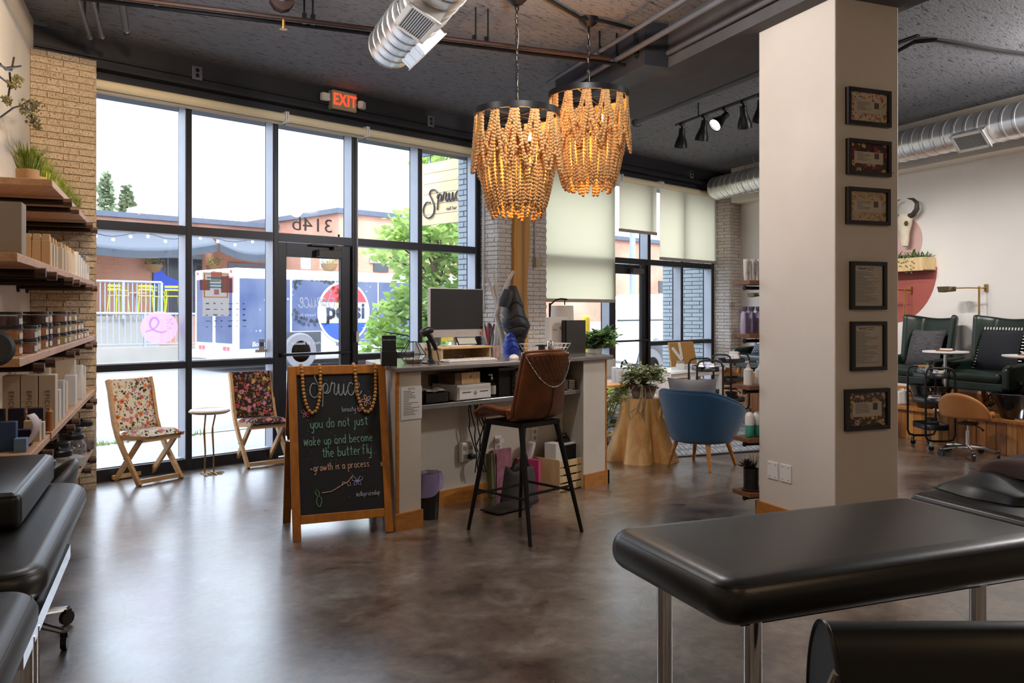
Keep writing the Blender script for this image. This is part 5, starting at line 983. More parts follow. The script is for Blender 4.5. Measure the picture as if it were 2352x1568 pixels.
q0=onY(1306,893,4.60); pbk=T('plastic_basket','small white perforated basket on the right of the desk shelf','basket',(q0.x,4.60,ST)); obj('wall',MB().box(0,0,0,.085,.006,.075).box(0,.1,0,.085,.106,.075).box(0,0,0,.006,.106,.075).box(.079,0,0,.085,.106,.075).box(0,0,0,.085,.106,.005),M['whitep'],pbk,smooth=False); hm=MB().box(-.004,-.001,-.004,.004,.0005,.004).mesh('hole',False); hm.materials.append(M['ink'])
for i in range(6):
    for j in range(4): put('hole',hm,None,pbk,(.013+i*.012,-.0005,.014+j*.016))
q0=onY(1329,890,4.66); gtb=T('grey_bin','small grey open bin at the end of the desk shelf','box',(q0.x+.02,4.70,ST)); obj('tub',MB().add([(-.03,-.05,0),(.05,-.05,0),(.05,.05,0),(-.03,.05,0),(-.04,-.06,.085),(.06,-.06,.085),(.06,.06,.085),(-.04,.06,.085)],[(0,3,2,1),(0,1,5,4),(1,2,6,5),(2,3,7,6),(3,0,4,7)]),mat('grey tub',L('9a9a98'),.5),gtb,smooth=False,solid=.004)
for i,(u,h,c) in enumerate([(1332,.175,'26262a'),(1347,.165,'1d1b1c')]):
    q0=onY(u,885,4.80); t=T('dark_book',['dark upright book with yellow edge on the desk shelf','black thick book at the right end of the desk shelf'][i],'book',(min(q0.x,x2+.06)-.02,4.80,ST)); obj('cover',MB().box(-.02,-.06,0,.02,.04,h),mat('book cover %d'%i,L(c),.5),t,smooth=False,bevel=.002); obj('spine_band',MB().box(-.0205,-.0605,h*.8,.0205,-.0595,h*.86),M['lime'] if i==0 else M['hem'],t,smooth=False)
ey=T('pink_pen','pink pen lying on the desk shelf edge','pen',(onY(1310,897,4.55).x,4.56,ST+.006)); obj('barrel',MB().cyl((-.03,0,0),(.03,0,0),.005,8),M['pred'],ey)
# ---- on the floor under the desk ----
wbn=T('waste_bin','slim black waste bin with a lavender liner beside the left desk pillar','bin',(3.80,4.62,0)); obj('tub',MB().lathe([(0,0),(.062,0),(.078,.30),(.074,.30),(.058,.01),(0,.01)],n=20),M['black'],wbn); g=G('lavender liner'); g.p(Base_Color=L('9c8cba'),Roughness=.3,Alpha=.75); obj('liner',MB().surf(lambda a,b:((.082+.016*b+.008*math.sin(a*44+b*3))*math.cos(2*pi*a),(.082+.016*b+.008*math.sin(a*44+b*3))*math.sin(2*pi*a),.325-.15*b*(.7+.4*math.sin(a*6.28-2))),40,6,cu=True),g.m,wbn)
ca=Vector((5.06,4.53,0)); cr_=T('pine_crate','slatted pine crate holding papers and a black folder under the desk','crate',(ca.x,ca.y,0),.05); Wc,Dc,Hc=.43,.28,.26
for k in range(4): obj('slat',MB().box(0,-.008,.012+k*.063,Wc,0,.062+k*.063),M['pine'],cr_,smooth=False,bevel=.002,seg=1); obj('slat',MB().box(0,Dc,.012+k*.063,Wc,Dc+.008,.062+k*.063),M['pine'],cr_,smooth=False)
obj('end_board',MB().box(0,0,.0,.014,Dc,Hc),M['pine'],cr_,smooth=False); obj('end_board',MB().box(Wc-.014,0,0,Wc,Dc,Hc),M['pine'],cr_,smooth=False); obj('floor_board',MB().box(.014,0,.005,Wc-.014,Dc,.014),M['pine'],cr_,smooth=False)
def boxy(nm,lb,cat_,loc,rz,sx,sy,sz,mt,tilt=0,pn='cover'):
    t=T(nm,lb,cat_,loc,rz); mb=MB(); mb.M=Matrix.Rotation(tilt,4,'X'); obj(pn,mb.box(-sx/2,-sy/2,0,sx/2,sy/2,sz),mt,t,smooth=False,bevel=.002,seg=1); return t
def cxy(x,y): a=.05; return (ca.x+x*math.cos(a)-y*math.sin(a),ca.y+x*math.sin(a)+y*math.cos(a))
x,y=cxy(.30,.12); t=boxy('file_folder','black file folder standing in the pine crate','folder',(x,y,.02),.05,.24,.08,.33,M['black']); obj('page',MB().box(-.115,-.034,.01,.115,.034,.335),M['paper'],t,smooth=False); obj('ring',MB().tube([(.11+.016*math.cos(k),-.05,.235+.016*math.sin(k)) for k in [2*pi*i/10 for i in range(10)]],.004,5,True),M['black'],t)
x,y=cxy(.085,.12); boxy('carton','white upright carton in the left of the pine crate','box',(x,y,.02),.05,.10,.12,.36,M['paper'],pn='carton')
x,y=cxy(.19,.21); t=boxy('red_pouch','bright red pouch tucked behind the white carton in the crate','bag',(x,y,.06),.05,.10,.05,.30,mat('red pouch',L('b83045'),.5),pn='body')
x,y=cxy(.33,.22); t=T('maroon_bag','dark maroon bag slumped at the back of the pine crate','bag',(x,y,.02)); obj('body',MB().ball((0,0,.30),.11,14,10,(1.0,.45,.7)).box(-.07,-.035,0,.07,.035,.3),mat('maroon cloth',L('3a2528'),.7,bump=.3,bsc=12),t); obj('handle',MB().tube([(-.05,0,.36),(-.03,0,.40),(.03,0,.40),(.05,0,.36)],.006,6),M['black'],t)
t=boxy('pink_folder','hot pink magazine holder beside the pine crate','folder',(4.90,4.72,0),.3,.035,.20,.27,mat('hot pink',L('c93a74'),.5),pn='case'); obj('lip',MB().box(-.019,-.104,.10,.019,-.098,.27),mat('hot pink lip',L('d5487f'),.5),t,smooth=False)
t=boxy('tilted_carton','small grey carton tilted against the wall left of the crate','box',(4.98,4.78,.26),.5,.09,.05,.13,M['paper'],.15,pn='carton'); boxy('stack_box','brown box standing under the tilted grey carton','box',(4.99,4.78,0),.2,.10,.08,.255,M['oldwood'],pn='carton')
t=boxy('spiral_notebook','pink patterned spiral notebook leaning on the desk wall','notebook',(4.70,4.80,0),.0,.20,.03,.36,mat('pink cover',L('b87886'),.7,var=.4,vsc=16),-.06,pn='cover'); obj('binding',MB().cyl((-.1,-.02,.02),(-.1,-.02,.34),.009,8),M['chrome'],t); boxy('green_notebook','thin olive notebook standing left of the pink notebook','notebook',(4.575,4.80,0),0,.03,.05,.34,mat('olive cover',L('6d7048'),.7),-.05,pn='cover')
bg_=T('slouch_bag','dark grey slouched bag with a white inner edge on the floor under the desk','bag',(4.60,4.52,0),.2); obj('body',MB().surf(lambda a,b:((.19-.06*b+.012*math.sin(a*25))*math.cos(2*pi*a),(.12-.03*b)*math.sin(2*pi*a),.27*b+.015*math.sin(a*19)*b),30,8,cu=True).lathe([(0,.004),(.17,.004)],n=20,sy=.6),mat('charcoal cloth',L('3b3737'),.8,bump=.4,bsc=14),bg_,solid=.008); obj('strap',MB().tube([(-.12,0,.25),(-.08,-.02,.34),(.06,-.02,.35),(.12,0,.25)],.012,6),M['black'],bg_)
dc=T('dark_cloth','black cloth crumpled on the floor by the stool legs','cloth',(4.36,4.42,0)); obj('fold',MB().surf(lambda a,b:((a-.5)*.34,(b-.5)*.2,.012+.03*math.sin(pi*a)*math.sin(pi*b)*(1+.6*math.sin(a*14+b*9))),16,10),mat('black cloth',L('1d1a1a'),.85),dc,solid=.008)
# ================= left wall shelves =================
SN0,SN1=NL,-.588
def farw(n): return line_y(n,7.325)
def shelf(label,z,segs,brk):
    r=T('wall_shelf',label,'shelf',(0,0,0))
    for i,(a,b) in enumerate(segs):
        last=b is None
        P=[nw(SN0,a,z-.036),nw(SN1,a,z-.036),nw(SN1,farw(SN1) if last else b,z-.036),nw(SN0,farw(SN0) if last else b,z-.036)]
        obj('board',MB().prism(P,(0,0,.036)),M['shelfwood'],r,smooth=False,bevel=.002,seg=1)
    for w_ in brk:
        q=obj('pipe_bracket',MB().cyl(nw(SN0,w_,z-.062),nw(SN1+.01,w_,z-.062),.017,8).cyl(nw(SN0,w_,z-.062),nw(SN0+.015,w_,z-.062),.04,10),M['pipe'],r); obj('pipe_cap',MB().cyl(nw(SN1+.0,w_,z-.062),nw(SN1+.045,w_,z-.062),.023,8),mat('brown pipe cap',L('5a4030'),.5,.3) if 'cap' not in M else M['cap2'],q)
M['cap2']=mat('brown pipe cap',L('5a4030'),.5,.3)
Z1,Z2,Z3,Z4,Z5=2.145,1.69,1.255,.815,.37
shelf('topmost wooden pipe shelf on the left wall holding potted grass',Z1,[(5.05,6.43),(6.44,None)],[5.55,5.95,6.95,7.35])
shelf('second wooden pipe shelf from the top with kraft boxes',Z2,[(3.97,4.98),(4.99,6.38),(6.39,None)],[4.45,4.85,5.6,6.0,6.95,7.35])
shelf('middle wooden pipe shelf stacked with black lidded jars',Z3,[(4.03,4.93),(4.94,6.40),(6.41,None)],[4.4,4.8,5.7,6.0,6.9,7.3])
shelf('fourth wooden pipe shelf with tall kraft and navy cartons',Z4,[(4.15,4.97),(5.03,6.40),(6.41,None)],[4.7,5.7,6.0,6.95,7.3])
shelf('lowest wooden pipe shelf with large glass jars',Z5,[(4.3,6.0),(6.01,None)],[5.4,6.8,7.25])
M['kraft']=mat('kraft card',L('d6b48a'),.8,var=.05); M['kraft2']=mat('pale card',L('dcccb4'),.8,var=.04); M['greycard']=mat('grey card',L('a89a8c'),.8,var=.05); M['navy']=mat('navy card',L('231f33'),.6,var=.1); M['blue']=mat('blue card',L('33507f'),.6,var=.08)
# potted grass on the top shelf
gp=None; q=random.Random(2)
M['grass']=mat('artificial grass',L('5f7a2c'),.6,c2=L('a3ad45'),vsc=30)
gme=MB()
for i in range(230):
    a=q.uniform(0,6.28); r0=.048*math.sqrt(q.random()); b=Vector((r0*math.cos(a),r0*math.sin(a),.075)); ln=q.uniform(.09,.16); o_=q.uniform(.02,.075)*(r0/.048+.2); m_=b+Vector((math.cos(a)*o_*.35,math.sin(a)*o_*.35,ln*.6)); t_=b+Vector((math.cos(a)*o_,math.sin(a)*o_,ln)); s_=Vector((-math.sin(a+q.uniform(-.8,.8)),math.cos(a),0))*.0028
    gme.add([b-s_,b+s_,m_+s_*.8,m_-s_*.8,t_],[(0,1,2,3),(3,2,4)])
gm_=gme.mesh('grass',False); pm_=MB().lathe([(0,0),(.056,0),(.058,.078),(.052,.078),(.05,.07),(0,.07)],n=20).mesh('pot')
M['pot']=mat('tan cork pot',L('c39a6c'),.8,var=.1)
for i in range(9):
    n_,w_=-.735,5.29+i*.272; p=nw(n_,w_,Z1); t=T('potted_grass',f'artificial grass in a tan pot on the topmost shelf, {ORD[i]} from the near end','plant',p,i*.7,'grass pots on the topmost shelf'); put('pot',pm_,M['pot'],t); put('grass',gm_,M['grass'],t,kind='stuff')
# boxes: built in the wall frame; face towards the room and towards the camera
def carton(label,n,w_,z,sn,sw,h,mt,lid=None,grp=None,tilt=0,name='carton',cat_='box'):
    t=T(name,label,cat_,nw(n,w_,z),RW+tilt,grp); hb=h-(lid[1] if lid else 0)
    obj('body',MB().box(-sn/2,-sw/2,0,sn/2,sw/2,hb),mt,t,smooth=False,bevel=.0015,seg=1)
    if lid: obj('lid',MB().box(-sn/2*.82,-sw/2*.82,hb,sn/2*.82,sw/2*.82,h),lid[0],t,smooth=False,bevel=.0015,seg=1)
    else: obj('top_flap',MB().box(-sn/2+.001,-sw/2+.001,h-.0005,sn/2-.001,sw/2-.001,h+.0015),mt,t,smooth=False)
    return t
G2='cartons on the second shelf'
carton('large grey carton at the near end of the second shelf',-.655,4.15,Z2,.13,.12,.22,M['greycard'],None,G2); carton('grey carton behind the large one on the second shelf',-.84,4.2,Z2,.12,.12,.23,M['greycard'],None,G2)
for i in range(4): carton(f'stepped lid kraft carton in the row on the second shelf, {ORD[i]} from the wall',-.745+i*.0435,5.05,Z2,.041,.05,.165,M['kraft'],(M['kraft'],.035),G2)
for i in range(3): carton(f'slim carton behind the kraft row on the second shelf, {ORD[i]} from near end',-.635,5.18+i*.12,Z2,.06,.05,.165,M['kraft2'],(M['kraft'],.035),G2)
for i in range(5): carton(f'kraft topped carton mid second shelf, {ORD[i]} from the near end',-.63,5.62+i*.16,Z2,.065,.06,.165,M['kraft2'],(M['kraft'],.03),G2)
for i in range(4): carton(f'plain white carton in far half of second shelf, {ORD[i]} from near end',-.635,6.48+i*.16,Z2,.075,.08,.165-.012*i,M['paper'],None,G2)
for i in range(3):
    t=T('bottle',f'clear capped white bottle at far end of second shelf, {ORD[i]} from near end','bottle',nw(-.65,7.12+i*.2,Z2),0,'tube bottles on the second shelf'); obj('body',MB().lathe([(0,0),(.034,0),(.036,.13),(0,.13)],n=14),M['whitep'],t); obj('cap',MB().lathe([(.03,.13),(.032,.185),(.02,.195),(0,.195)],n=14),M['jar'],t)
# jars with black lids on the middle shelf
jb=MB().lathe([(0,0),(.05,0),(.053,.006),(.053,.052),(0,.052)],n=18).mesh('jar_body'); jf=MB().lathe([(0,.004),(.0515,.004),(.0515,.045),(0,.046)],n=18).mesh('filling'); jl=MB().lathe([(0,.052),(.054,.052),(.054,.063),(.052,.0645),(0,.0645)],n=18).mesh('lid'); jw=MB().lathe([(.0535,.010),(.0535,.036)],n=6,a0=-1.1,a1=-.5).mesh('label')
FILL=[mat('amber scrub',L('b9753a'),.6,var=.2,vsc=20),mat('dark scrub',L('4a2c26'),.6,var=.2,vsc=20),mat('cream scrub',L('cbb69a'),.6,var=.1),mat('golden scrub',L('b59350'),.6,var=.2,vsc=20),mat('rose scrub',L('9c6a5c'),.6,var=.2,vsc=20)]
FN=['amber','dark brown','cream','golden','rose brown']
def jar(n,w_,z,f,label,k=1.0):
    t=T('scrub_jar',label,'jar',nw(n,w_,z),RW+.5,'scrub jars on the middle shelf'); t.scale=(k,k,k); put('jar_body',jb,M['jar'],t)
    x=bpy.data.objects.new('filling',jf); COL.objects.link(x); x.parent=t; 
    if not jf.materials: jf.materials.append(FILL[0])
    x.material_slots[0].link='OBJECT'; x.material_slots[0].material=FILL[f]; put('lid',jl,M['black'],t); put('label',jw,M['paper'],t)
LV=['bottom','middle','top']
ORD2=ORD+['fifteenth','sixteenth','seventeenth','eighteenth','nineteenth','twentieth']
stacks=[(-.93,4.45,2,2),(-.80,4.42,3,0),(-.67,4.30,3,0),(-.64,4.52,2,4),(-.66,4.78,2,2),(-.92,4.80,3,2),(-.80,4.86,3,1),(-.66,5.06,3,0),(-.66,5.22,3,1),(-.645,5.42,2,4),(-.92,5.3,3,2),(-.80,5.35,2,2),(-.64,5.72,3,3),(-.64,5.94,3,3),(-.80,5.75,3,0),(-.64,6.28,3,2),(-.64,6.50,2,0),(-.64,6.72,2,2),(-.64,6.95,1,4),(-.64,7.15,1,2)]
for i,(n_,w_,h,f) in enumerate(stacks):
    for k in range(h): jar(n_,w_+.006*(k%2),Z3+k*.0645,(f+(k==2)*1)%5,f'{FN[(f+(k==2)*1)%5]} filled jar on the middle shelf, {LV[k] if h>1 else "single"} in the {ORD2[i]} stack' )
for k in range(2): jar(-.93,5.04,Z3+.1935+.0645*k,2,['tall pile cream jar against the wall, second highest','tall pile cream jar against the wall, highest'][k])
jar(-.93,5.04,Z3,2,'cream jar at the bottom of the tall pile against the wall'); jar(-.93,5.04,Z3+.0645,2,'cream jar second in the tall pile against the wall'); jar(-.93,5.04,Z3+.129,2,'cream jar third in the tall pile against the wall')
# fourth shelf
G4='cartons on the fourth shelf'
for i,(n_,w_) in enumerate([(-.80,4.83),(-.715,4.83),(-.63,4.83)]):
    t=carton(f'tall pale carton with vertical letters on fourth shelf, {ORD[i]} from the wall',n_,w_+.42,Z4,.08,.10,.29,M['kraft2'],None,G4); text('lettering','EPICUTIS',.034,M['ink'],t,(-.0,-.0512,.13),rot=(pi/2,pi/2,0),ext=.0003,space=1.2)
for i in range(3): carton(f'dark navy carton in front of the tall pale ones, {ORD[i]} from the wall',-.815+i*.086,4.90,Z4,.07,.045,.145,M['navy'],None,G4)
for i in range(3): pump_bottle('lotion_bottle',f'amber pump bottle by the navy cartons on the fourth shelf, {ORD[i]} from wall',*nw(-.72+i*.056,5.11,0).xy,Z4,.018,.125,M['tan'],M['jar'],None,'bottle','amber bottles on the fourth shelf')
carton('blue carton standing at the front of the fourth shelf',-.70,4.46,Z4,.075,.06,.13,M['blue'],None,G4); carton('small pale blue carton beside the blue one',-.637,4.40,Z4,.05,.06,.06,mat('pale blue card',L('6d8cb8'),.6),None,G4); carton('small cream carton on the near board of the fourth shelf',-.637,4.74,Z4,.07,.06,.10,M['kraft2'],None,G4); carton('black patterned small carton beside the curled card',-.665,4.60,Z4,.09,.06,.075,M['navy'],None,G4); carton('slim white carton at the shelf edge by the cream one',-.602,4.80,Z4,.02,.05,.085,M['paper'],None,G4)
cc=T('curled_card','pale pink curled card standing on the near board of the fourth shelf','card',nw(-.615,4.52,Z4),RW); obj('sheet',MB().surf(lambda a,b:((b-.5)*.02+.055*math.sin(a*2.6)*1.0-.03,(b-.5)*.09,.185*a-.03*a*a),10,2),mat('pink card sheet',L('d8c8cc'),.6),cc,solid=.0015)
for i,(n_,w_,sn,sw,h) in enumerate([(-.645,5.40,.08,.10,.19),(-.645,5.56,.08,.10,.18),(-.645,5.75,.08,.09,.22),(-.66,6.05,.08,.10,.19),(-.645,6.5,.07,.12,.20),(-.84,6.6,.12,.12,.29),(-.70,6.75,.12,.10,.29),(-.64,6.95,.06,.09,.24),(-.64,7.15,.06,.08,.22)]): carton(f'white boxed product on far half of fourth shelf, {ORD[i]} from near end',n_,w_,Z4,sn,sw,h,M['paper'] if i not in(3,5,6) else M['kraft2'],None,G4)
pump_bottle('dropper_bottle','grey dropper bottle on top of the boxes on the fourth shelf',*nw(-.78,6.1,0).xy,Z4+.0,.035,.25,M['greycard'],M['whitep'])
# big glass jars on the lowest shelf
Jb=MB().lathe([(0,0),(.085,0),(.095,.015),(.095,.15),(.075,.185),(.07,.20),(.066,.20),(.07,.185),(.09,.15),(.09,.02),(0,.012)],n=24).mesh('jar_body'); Jl=MB().lathe([(0,.195),(.078,.195),(.08,.2),(.08,.225),(.074,.232),(0,.232)],n=24).mesh('lid'); Jf=MB().lathe([(0,.014),(.086,.014),(.087,.07),(.04,.085),(0,.08)],n=20).mesh('filling'); Jk=MB().ball((0,0,.235),.016,10,6).mesh('knob')
JF=[mat('white powder',L('d5d0cb'),.9),mat('rose petals',L('8a6a66'),.8,var=.5,vsc=40)]
for i in range(8):
    n_,w_=-.70+.05*(i%2),4.75+i*.37; t=T('storage_jar',f'big glass storage jar with black lid on the lowest shelf, {ORD[i]} from the near end','jar',nw(n_,w_,Z5),0,'big jars on the lowest shelf'); put('jar_body',Jb,M['jar'],t); put('lid',Jl,M['black'],t); put('knob',Jk,M['black'],t)
    x=bpy.data.objects.new('filling',Jf); COL.objects.link(x); x.parent=t
    if not Jf.materials: Jf.materials.append(JF[0])
    x.material_slots[0].link='OBJECT'; x.material_slots[0].material=JF[i>=6]
# dried branches on the left wall
dbr=T('dried_branch','dried branches with green seed clusters fixed high on the left wall','branch',(0,0,0)); K_=-.86
def pw(u,v,k=K_): return onn(u,v,k)
mb=MB(); fo=MB(); q=random.Random(8)
for P in ([(-40,250),(0,270),(30,248),(58,240),(72,262),(78,290)],[(52,240),(66,232),(90,242)],[(58,250),(84,268)],[(-30,140),(0,150),(14,156),(34,153)],[(-20,170),(0,176),(18,190)],[(0,146),(14,160),(26,162),(32,132)],[(14,158),(48,152)],[(22,166),(24,190),(18,226)]): mb.tube([pw(*p) for p in P],.006,5)
obj('stem',mb,M['pipe'],dbr)
for (u,v,k,n_) in [(60,236,14,50),(80,246,16,60),(76,276,14,50),(86,292,10,40),(36,182,9,40),(44,180,8,30),(22,192,8,30),(32,197,8,25),(14,228,9,30),(20,236,8,25),(55,255,9,30)]:
    for i in range(n_):
        c=pw(u+q.gauss(0,k*.5),v+q.gauss(0,k*.4),K_+q.uniform(-.03,.03)); d=Vector((q.uniform(-1,1),q.uniform(-1,1),q.uniform(-1,1))).normalized()*.022; e_=d.orthogonal()*.4; fo.quad(c,c+d*.5+e_,c+d,c+d*.5-e_)
obj('seed_cluster',fo,mat('mossy seeds',L('3a3616'),.8,c2=L('5f5626'),vsc=30),dbr,smooth=False)
# grey lamp disc at the left edge
p=pt(-12,800,2.6); gl_=T('magnifier_lamp','round dark grey lamp head on an arm at the left edge beside the jars','lamp',(p.x,p.y,p.z)); mb=MB(); d_=ray(-12,800).normalized(); rot=d_.to_track_quat('Z','Y').to_matrix().to_4x4(); mb.M=rot; obj('head',mb.lathe([(0,-.01),(.045,-.01),(.056,0),(.05,.014),(0,.02)],n=28),mat('dark grey lamp',L('3f4145'),.5),gl_); obj('arm',MB().tube([(0,0,0),(-.10,.02,-.05),(-.16,.03,-.45),(-.18,.03,-p.z+.02)],.010,6),M['blackmetal'],gl_); obj('base',MB().lathe([(0,0),(.12,0),(.12,.02),(0,.025)],(-.18,.03,-p.z),20),M['blackmetal'],gl_)
# ================= left treatment couch =================
def pad(nm,parent,n0,w0,n1,w1,z0,z1,mt,rc=.08,re=.04,tilt=0,seam=True):
    """upholstered slab with rounded corners and soft edges, in the wall frame"""
    mb=MB(); k=7; ring=[]
    cs=[(n1-rc,w1-rc,0),(n0+rc,w1-rc,90),(n0+rc,w0+rc,180),(n1-rc,w0+rc,270)]
    for cx,cy,a in cs:
        for i in range(k+1): q=rad(a+90*i/k); ring.append((cx,cy,math.cos(q),math.sin(q)))
    prof=[]; h=z1-z0; m=8
    re=min(re,h/2*.98,rc*.95)
    prof.append((-rc+.001,z1+.004)); 
    for i in range(m+1): q=pi/2*(1-i/m); prof.append((-re+re*math.cos(q),z1-re+re*math.sin(q)))
    for i in range(m+1): q=-pi/2*i/m; prof.append((-re+re*math.cos(q),z0+re+re*math.sin(q)))
    N_=len(ring); vs=[];fs=[]
    for off,z in prof:
        for cx,cy,dx,dy in ring: pn,pw_=cx+dx*(rc+off),cy+dy*(rc+off); vs.append(nw(pn,pw_,z+tilt*(pw_-w0)))
    for j in range(len(prof)-1):
        for i in range(N_): fs.append((j*N_+i,(j+1)*N_+i,(j+1)*N_+(i+1)%N_,j*N_+(i+1)%N_))
    fs.append(tuple(range(N_))); L_=(len(prof)-1)*N_; fs.append(tuple(range(L_,L_+N_))[::-1]); mb.add(vs,fs); o=obj(nm,mb,mt,parent,ang=70)
    if seam: 
        j=(m+1); pts=[Vector(vs[(1+m//2)*N_+i]) for i in range(N_)]; obj('seam',MB().tube(pts,.0022,4,True),mt,o)
    return o
lc=T('treatment_couch','black vinyl treatment couch at the left edge with raised back and chrome frame','treatment bed',(0,0,0))
pad('back_pad',lc,-1.0,2.60,-.325,3.98,.645,.745,M['blackleather'],.13,.045); pad('seat_pad',lc,-1.0,1.2,-.32,2.57,.615,.725,M['greyleather'],.09,.05)
obj('frame',nwbox(MB(),-.352,2.3,.60,-.328,3.3,.645),M['chrome'],lc,smooth=False); obj('frame',nwbox(MB(),-.95,1.3,.575,-.36,3.6,.62),M['blackmetal'],lc,smooth=False)
for n_,w_ in ((-.345,2.55),(-.345,2.47),(-.92,2.45),(-.375,1.35),(-.92,1.35),(-.62,3.6)): obj('leg',MB().cyl(nw(n_,w_,0),nw(n_,w_,.62),.019,12),M['chrome'],lc)
hp=T('head_cushion','thick black vinyl cushion block lying on the left couch','cushion',(0,0,0)); pad('cushion',hp,-1.0,3.10,-.45,3.95,.755,.865,M['blackleather'],.03,.022,0)
# rolling stool with grey shell behind the couch
M['stoolgrey']=mat('grey stool vinyl',L('55575c'),.45,var=.05)
def roll_stool(name,label,n_,w_,facing,zs,mt,big=1.0,grp=None):
    p=nw(n_,w_); t=T(name,label,'stool',(p.x,p.y,0),facing,grp)
    for i in range(5):
        a=2*pi*i/5+.3; e_=Vector((.27*math.cos(a),.27*math.sin(a),.075)); l=obj('foot',MB().tube([(0,0,.10),e_*.55+Vector((0,0,.055)),e_],[.02,.016,.012],8),M['chrome'],t)
        cm=MB(); cm.M=Matrix.Translation((e_.x,e_.y,.034))@Matrix.Rotation(a+1.2*i,4,'Z'); cm.cyl((-.012,0,0),(.012,0,0),.033,12).cbox(0,0,.03,.03,.03,.02); obj('caster',cm,M['black'],l); obj('caster_cap',MB().cyl((e_.x,e_.y,.06),(e_.x,e_.y,.085),.014,8),M['chrome'],l)
    obj('gas_lift',MB().cyl((0,0,.08),(0,0,zs*.72),.025,12).cyl((0,0,zs*.7),(0,0,zs-.03),.014,10),M['chrome'],t); obj('mechanism',MB().cbox(0,0,zs-.03,.14,.14,.025),M['black'],t,smooth=False); obj('lever',MB().tube([(.05,0,zs-.035),(.14,-.04,zs-.06),(.17,-.05,zs-.08)],[.006,.006,.014],6),M['black'],t)
    R0=.22*big
    def seat(a,b): q=2*pi*a; rr=R0*b; return (rr*math.cos(q),rr*math.sin(q)*.95+.02,zs+.045+.02*b*b-.03*(1-b)*0+(.02*math.cos(q)**2-.035*max(0,math.sin(q)))*b*b)
    obj('seat',MB().surf(seat,28,8,cu=True),mt,t,solid=.05)
    def bk(a,b): # back: local -y side
        q=pi+.25+(pi-.5)*a; h=.26*(math.sin(pi*min(1,max(0,a)))**.6); return ((R0+.03*b)*math.cos(q),(R0*.95+.05*b)*math.sin(q)+.02,zs+.03+b*h)
    obj('backrest',MB().surf(bk,22,6),mt,t,solid=.04,subd=1); return t
roll_stool('rolling_stool','grey shell rolling stool with chrome feet tucked behind the left couch',-.66,4.24,rad(72),.50,M['stoolgrey'],1.1)
# ================= right treatment couch =================
rc_=T('treatment_couch','long black vinyl treatment table on chrome legs in front of the column','treatment bed',(0,0,0))
pad('table_pad',rc_,1.325,1.83,2.655,2.50,.612,.74,M['blackleather'],.085,.06); pad('head_pad',rc_,2.66,1.83,3.6,2.50,.63,.745,M['blackleather'],.03,.025)
for n_,w_ in ((1.50,1.945),(1.50,2.40),(2.37,1.95),(2.46,2.02),(3.4,1.945),(3.4,2.40)): obj('leg',MB().cyl(nw(n_,w_,0),nw(n_,w_,.63),.0255,18),M['chrome'],rc_)
obj('frame',nwbox(MB(),1.45,1.93,.585,3.5,1.96,.615),M['blackmetal'],rc_,smooth=False); obj('frame',nwbox(MB(),1.45,2.39,.585,3.5,2.42,.615),M['blackmetal'],rc_,smooth=False)
# clothes on the head end
def heap(name,label,cat_,cn,cw,z,sn,sw,h,mt,seed,rz=0):
    q=random.Random(seed); ph=[q.uniform(0,6) for _ in range(4)]
    p=nw(cn,cw,z); t=T(name,label,cat_,p,RW+rz)
    def f(a,b): x=a-.5; y=b-.5; e=max(0,1-(abs(2*x))**4)*max(0,1-(abs(2*y))**4); return (sn*x+.015*math.sin(b*7+ph[0]),sw*y+.02*math.sin(a*8+ph[1]),h*e**.5*(.82+.12*math.sin(a*11+b*3+ph[2])+.10*math.sin(b*9-a*4+ph[3]))+.004)
    obj('cloth',MB().surf(f,26,20).surf(lambda a,b:(sn*(a-.5),sw*(b-.5),.002),2,2),mt,t,ang=60); return t
heap('black_garment','crumpled black garment lying on the head end of the right table','clothing',3.05,2.34,.748,.52,.36,.075,mat('black satin',L('17181c'),.45,var=.3),3)
heap('navy_garment','dark navy garment folded in front of the black one on the right table','clothing',3.20,2.13,.748,.46,.30,.07,mat('navy cloth',L('22242e'),.7,var=.3),4)
heap('brown_towel','folded brown towel on top of the dark garments','towel',3.22,2.28,.815,.50,.40,.075,mat('brown cloth',L('3f2a25'),.9,var=.15,bump=.2,bsc=120),5,.1)
# bolster resting on a low padded bench in the foreground
p=pt(2050,1525,1.97); ax=Vector((C_,-S_,0)); a=pt(1895,1525,1.97); bench_z=.53
bo=T('bolster_cushion','black vinyl half round bolster with a zipped end in the near right foreground','cushion',(0,0,0)); r_=.105; cz=a.z
mb=MB(); prof=[]
for i in range(25): q=pi*i/24; prof.append((-math.cos(q)*r_*1.0,math.sin(q)*r_*1.9))
prof+= [(r_*1.0,-.0),(-r_*1.0,-.0)]
fw=Vector((S_,C_,0)); z0_=.53
def bp_(s,x,z): return a+ax*s+fw*x+Vector((0,0,z0_-a.z+z))
P0=[bp_(0,x,z) for x,z in prof]; mb.prism(P0,ax*1.6); obj('cover',mb,mat('deep black vinyl',L('0d0c0d'),.42,var=.1,spec=.35),bo,ang=30); obj('end_cap',MB().prism([bp_(-.003,x*.96,z*.96+.003) for x,z in prof],ax*.004),mat('grey black end',L('25262b'),.5),bo,smooth=False); obj('end_piping',MB().tube([bp_(-.002,x,z) for x,z in prof[:25]],.006,6),M['black'],bo); obj('zip',MB().tube([bp_(-.006,x,z) for x,z in ((-.085,.12),(-.05,.075),(0,.02),(.03,.004))],.009,6),M['hem'],bo)
fb_=T('padded_bench','low black padded bench under the bolster at the bottom right edge','bench',(0,0,0))
q0=a-ax*.07; P=[q0-fw*.22,q0-fw*.22+ax*1.8,q0+fw*.16+ax*1.8,q0+fw*.16]; obj('seat',MB().prism([Vector((p.x,p.y,.43)) for p in P],(0,0,.098)),M['blackleather'],fb_,smooth=False,bevel=.03,seg=4)
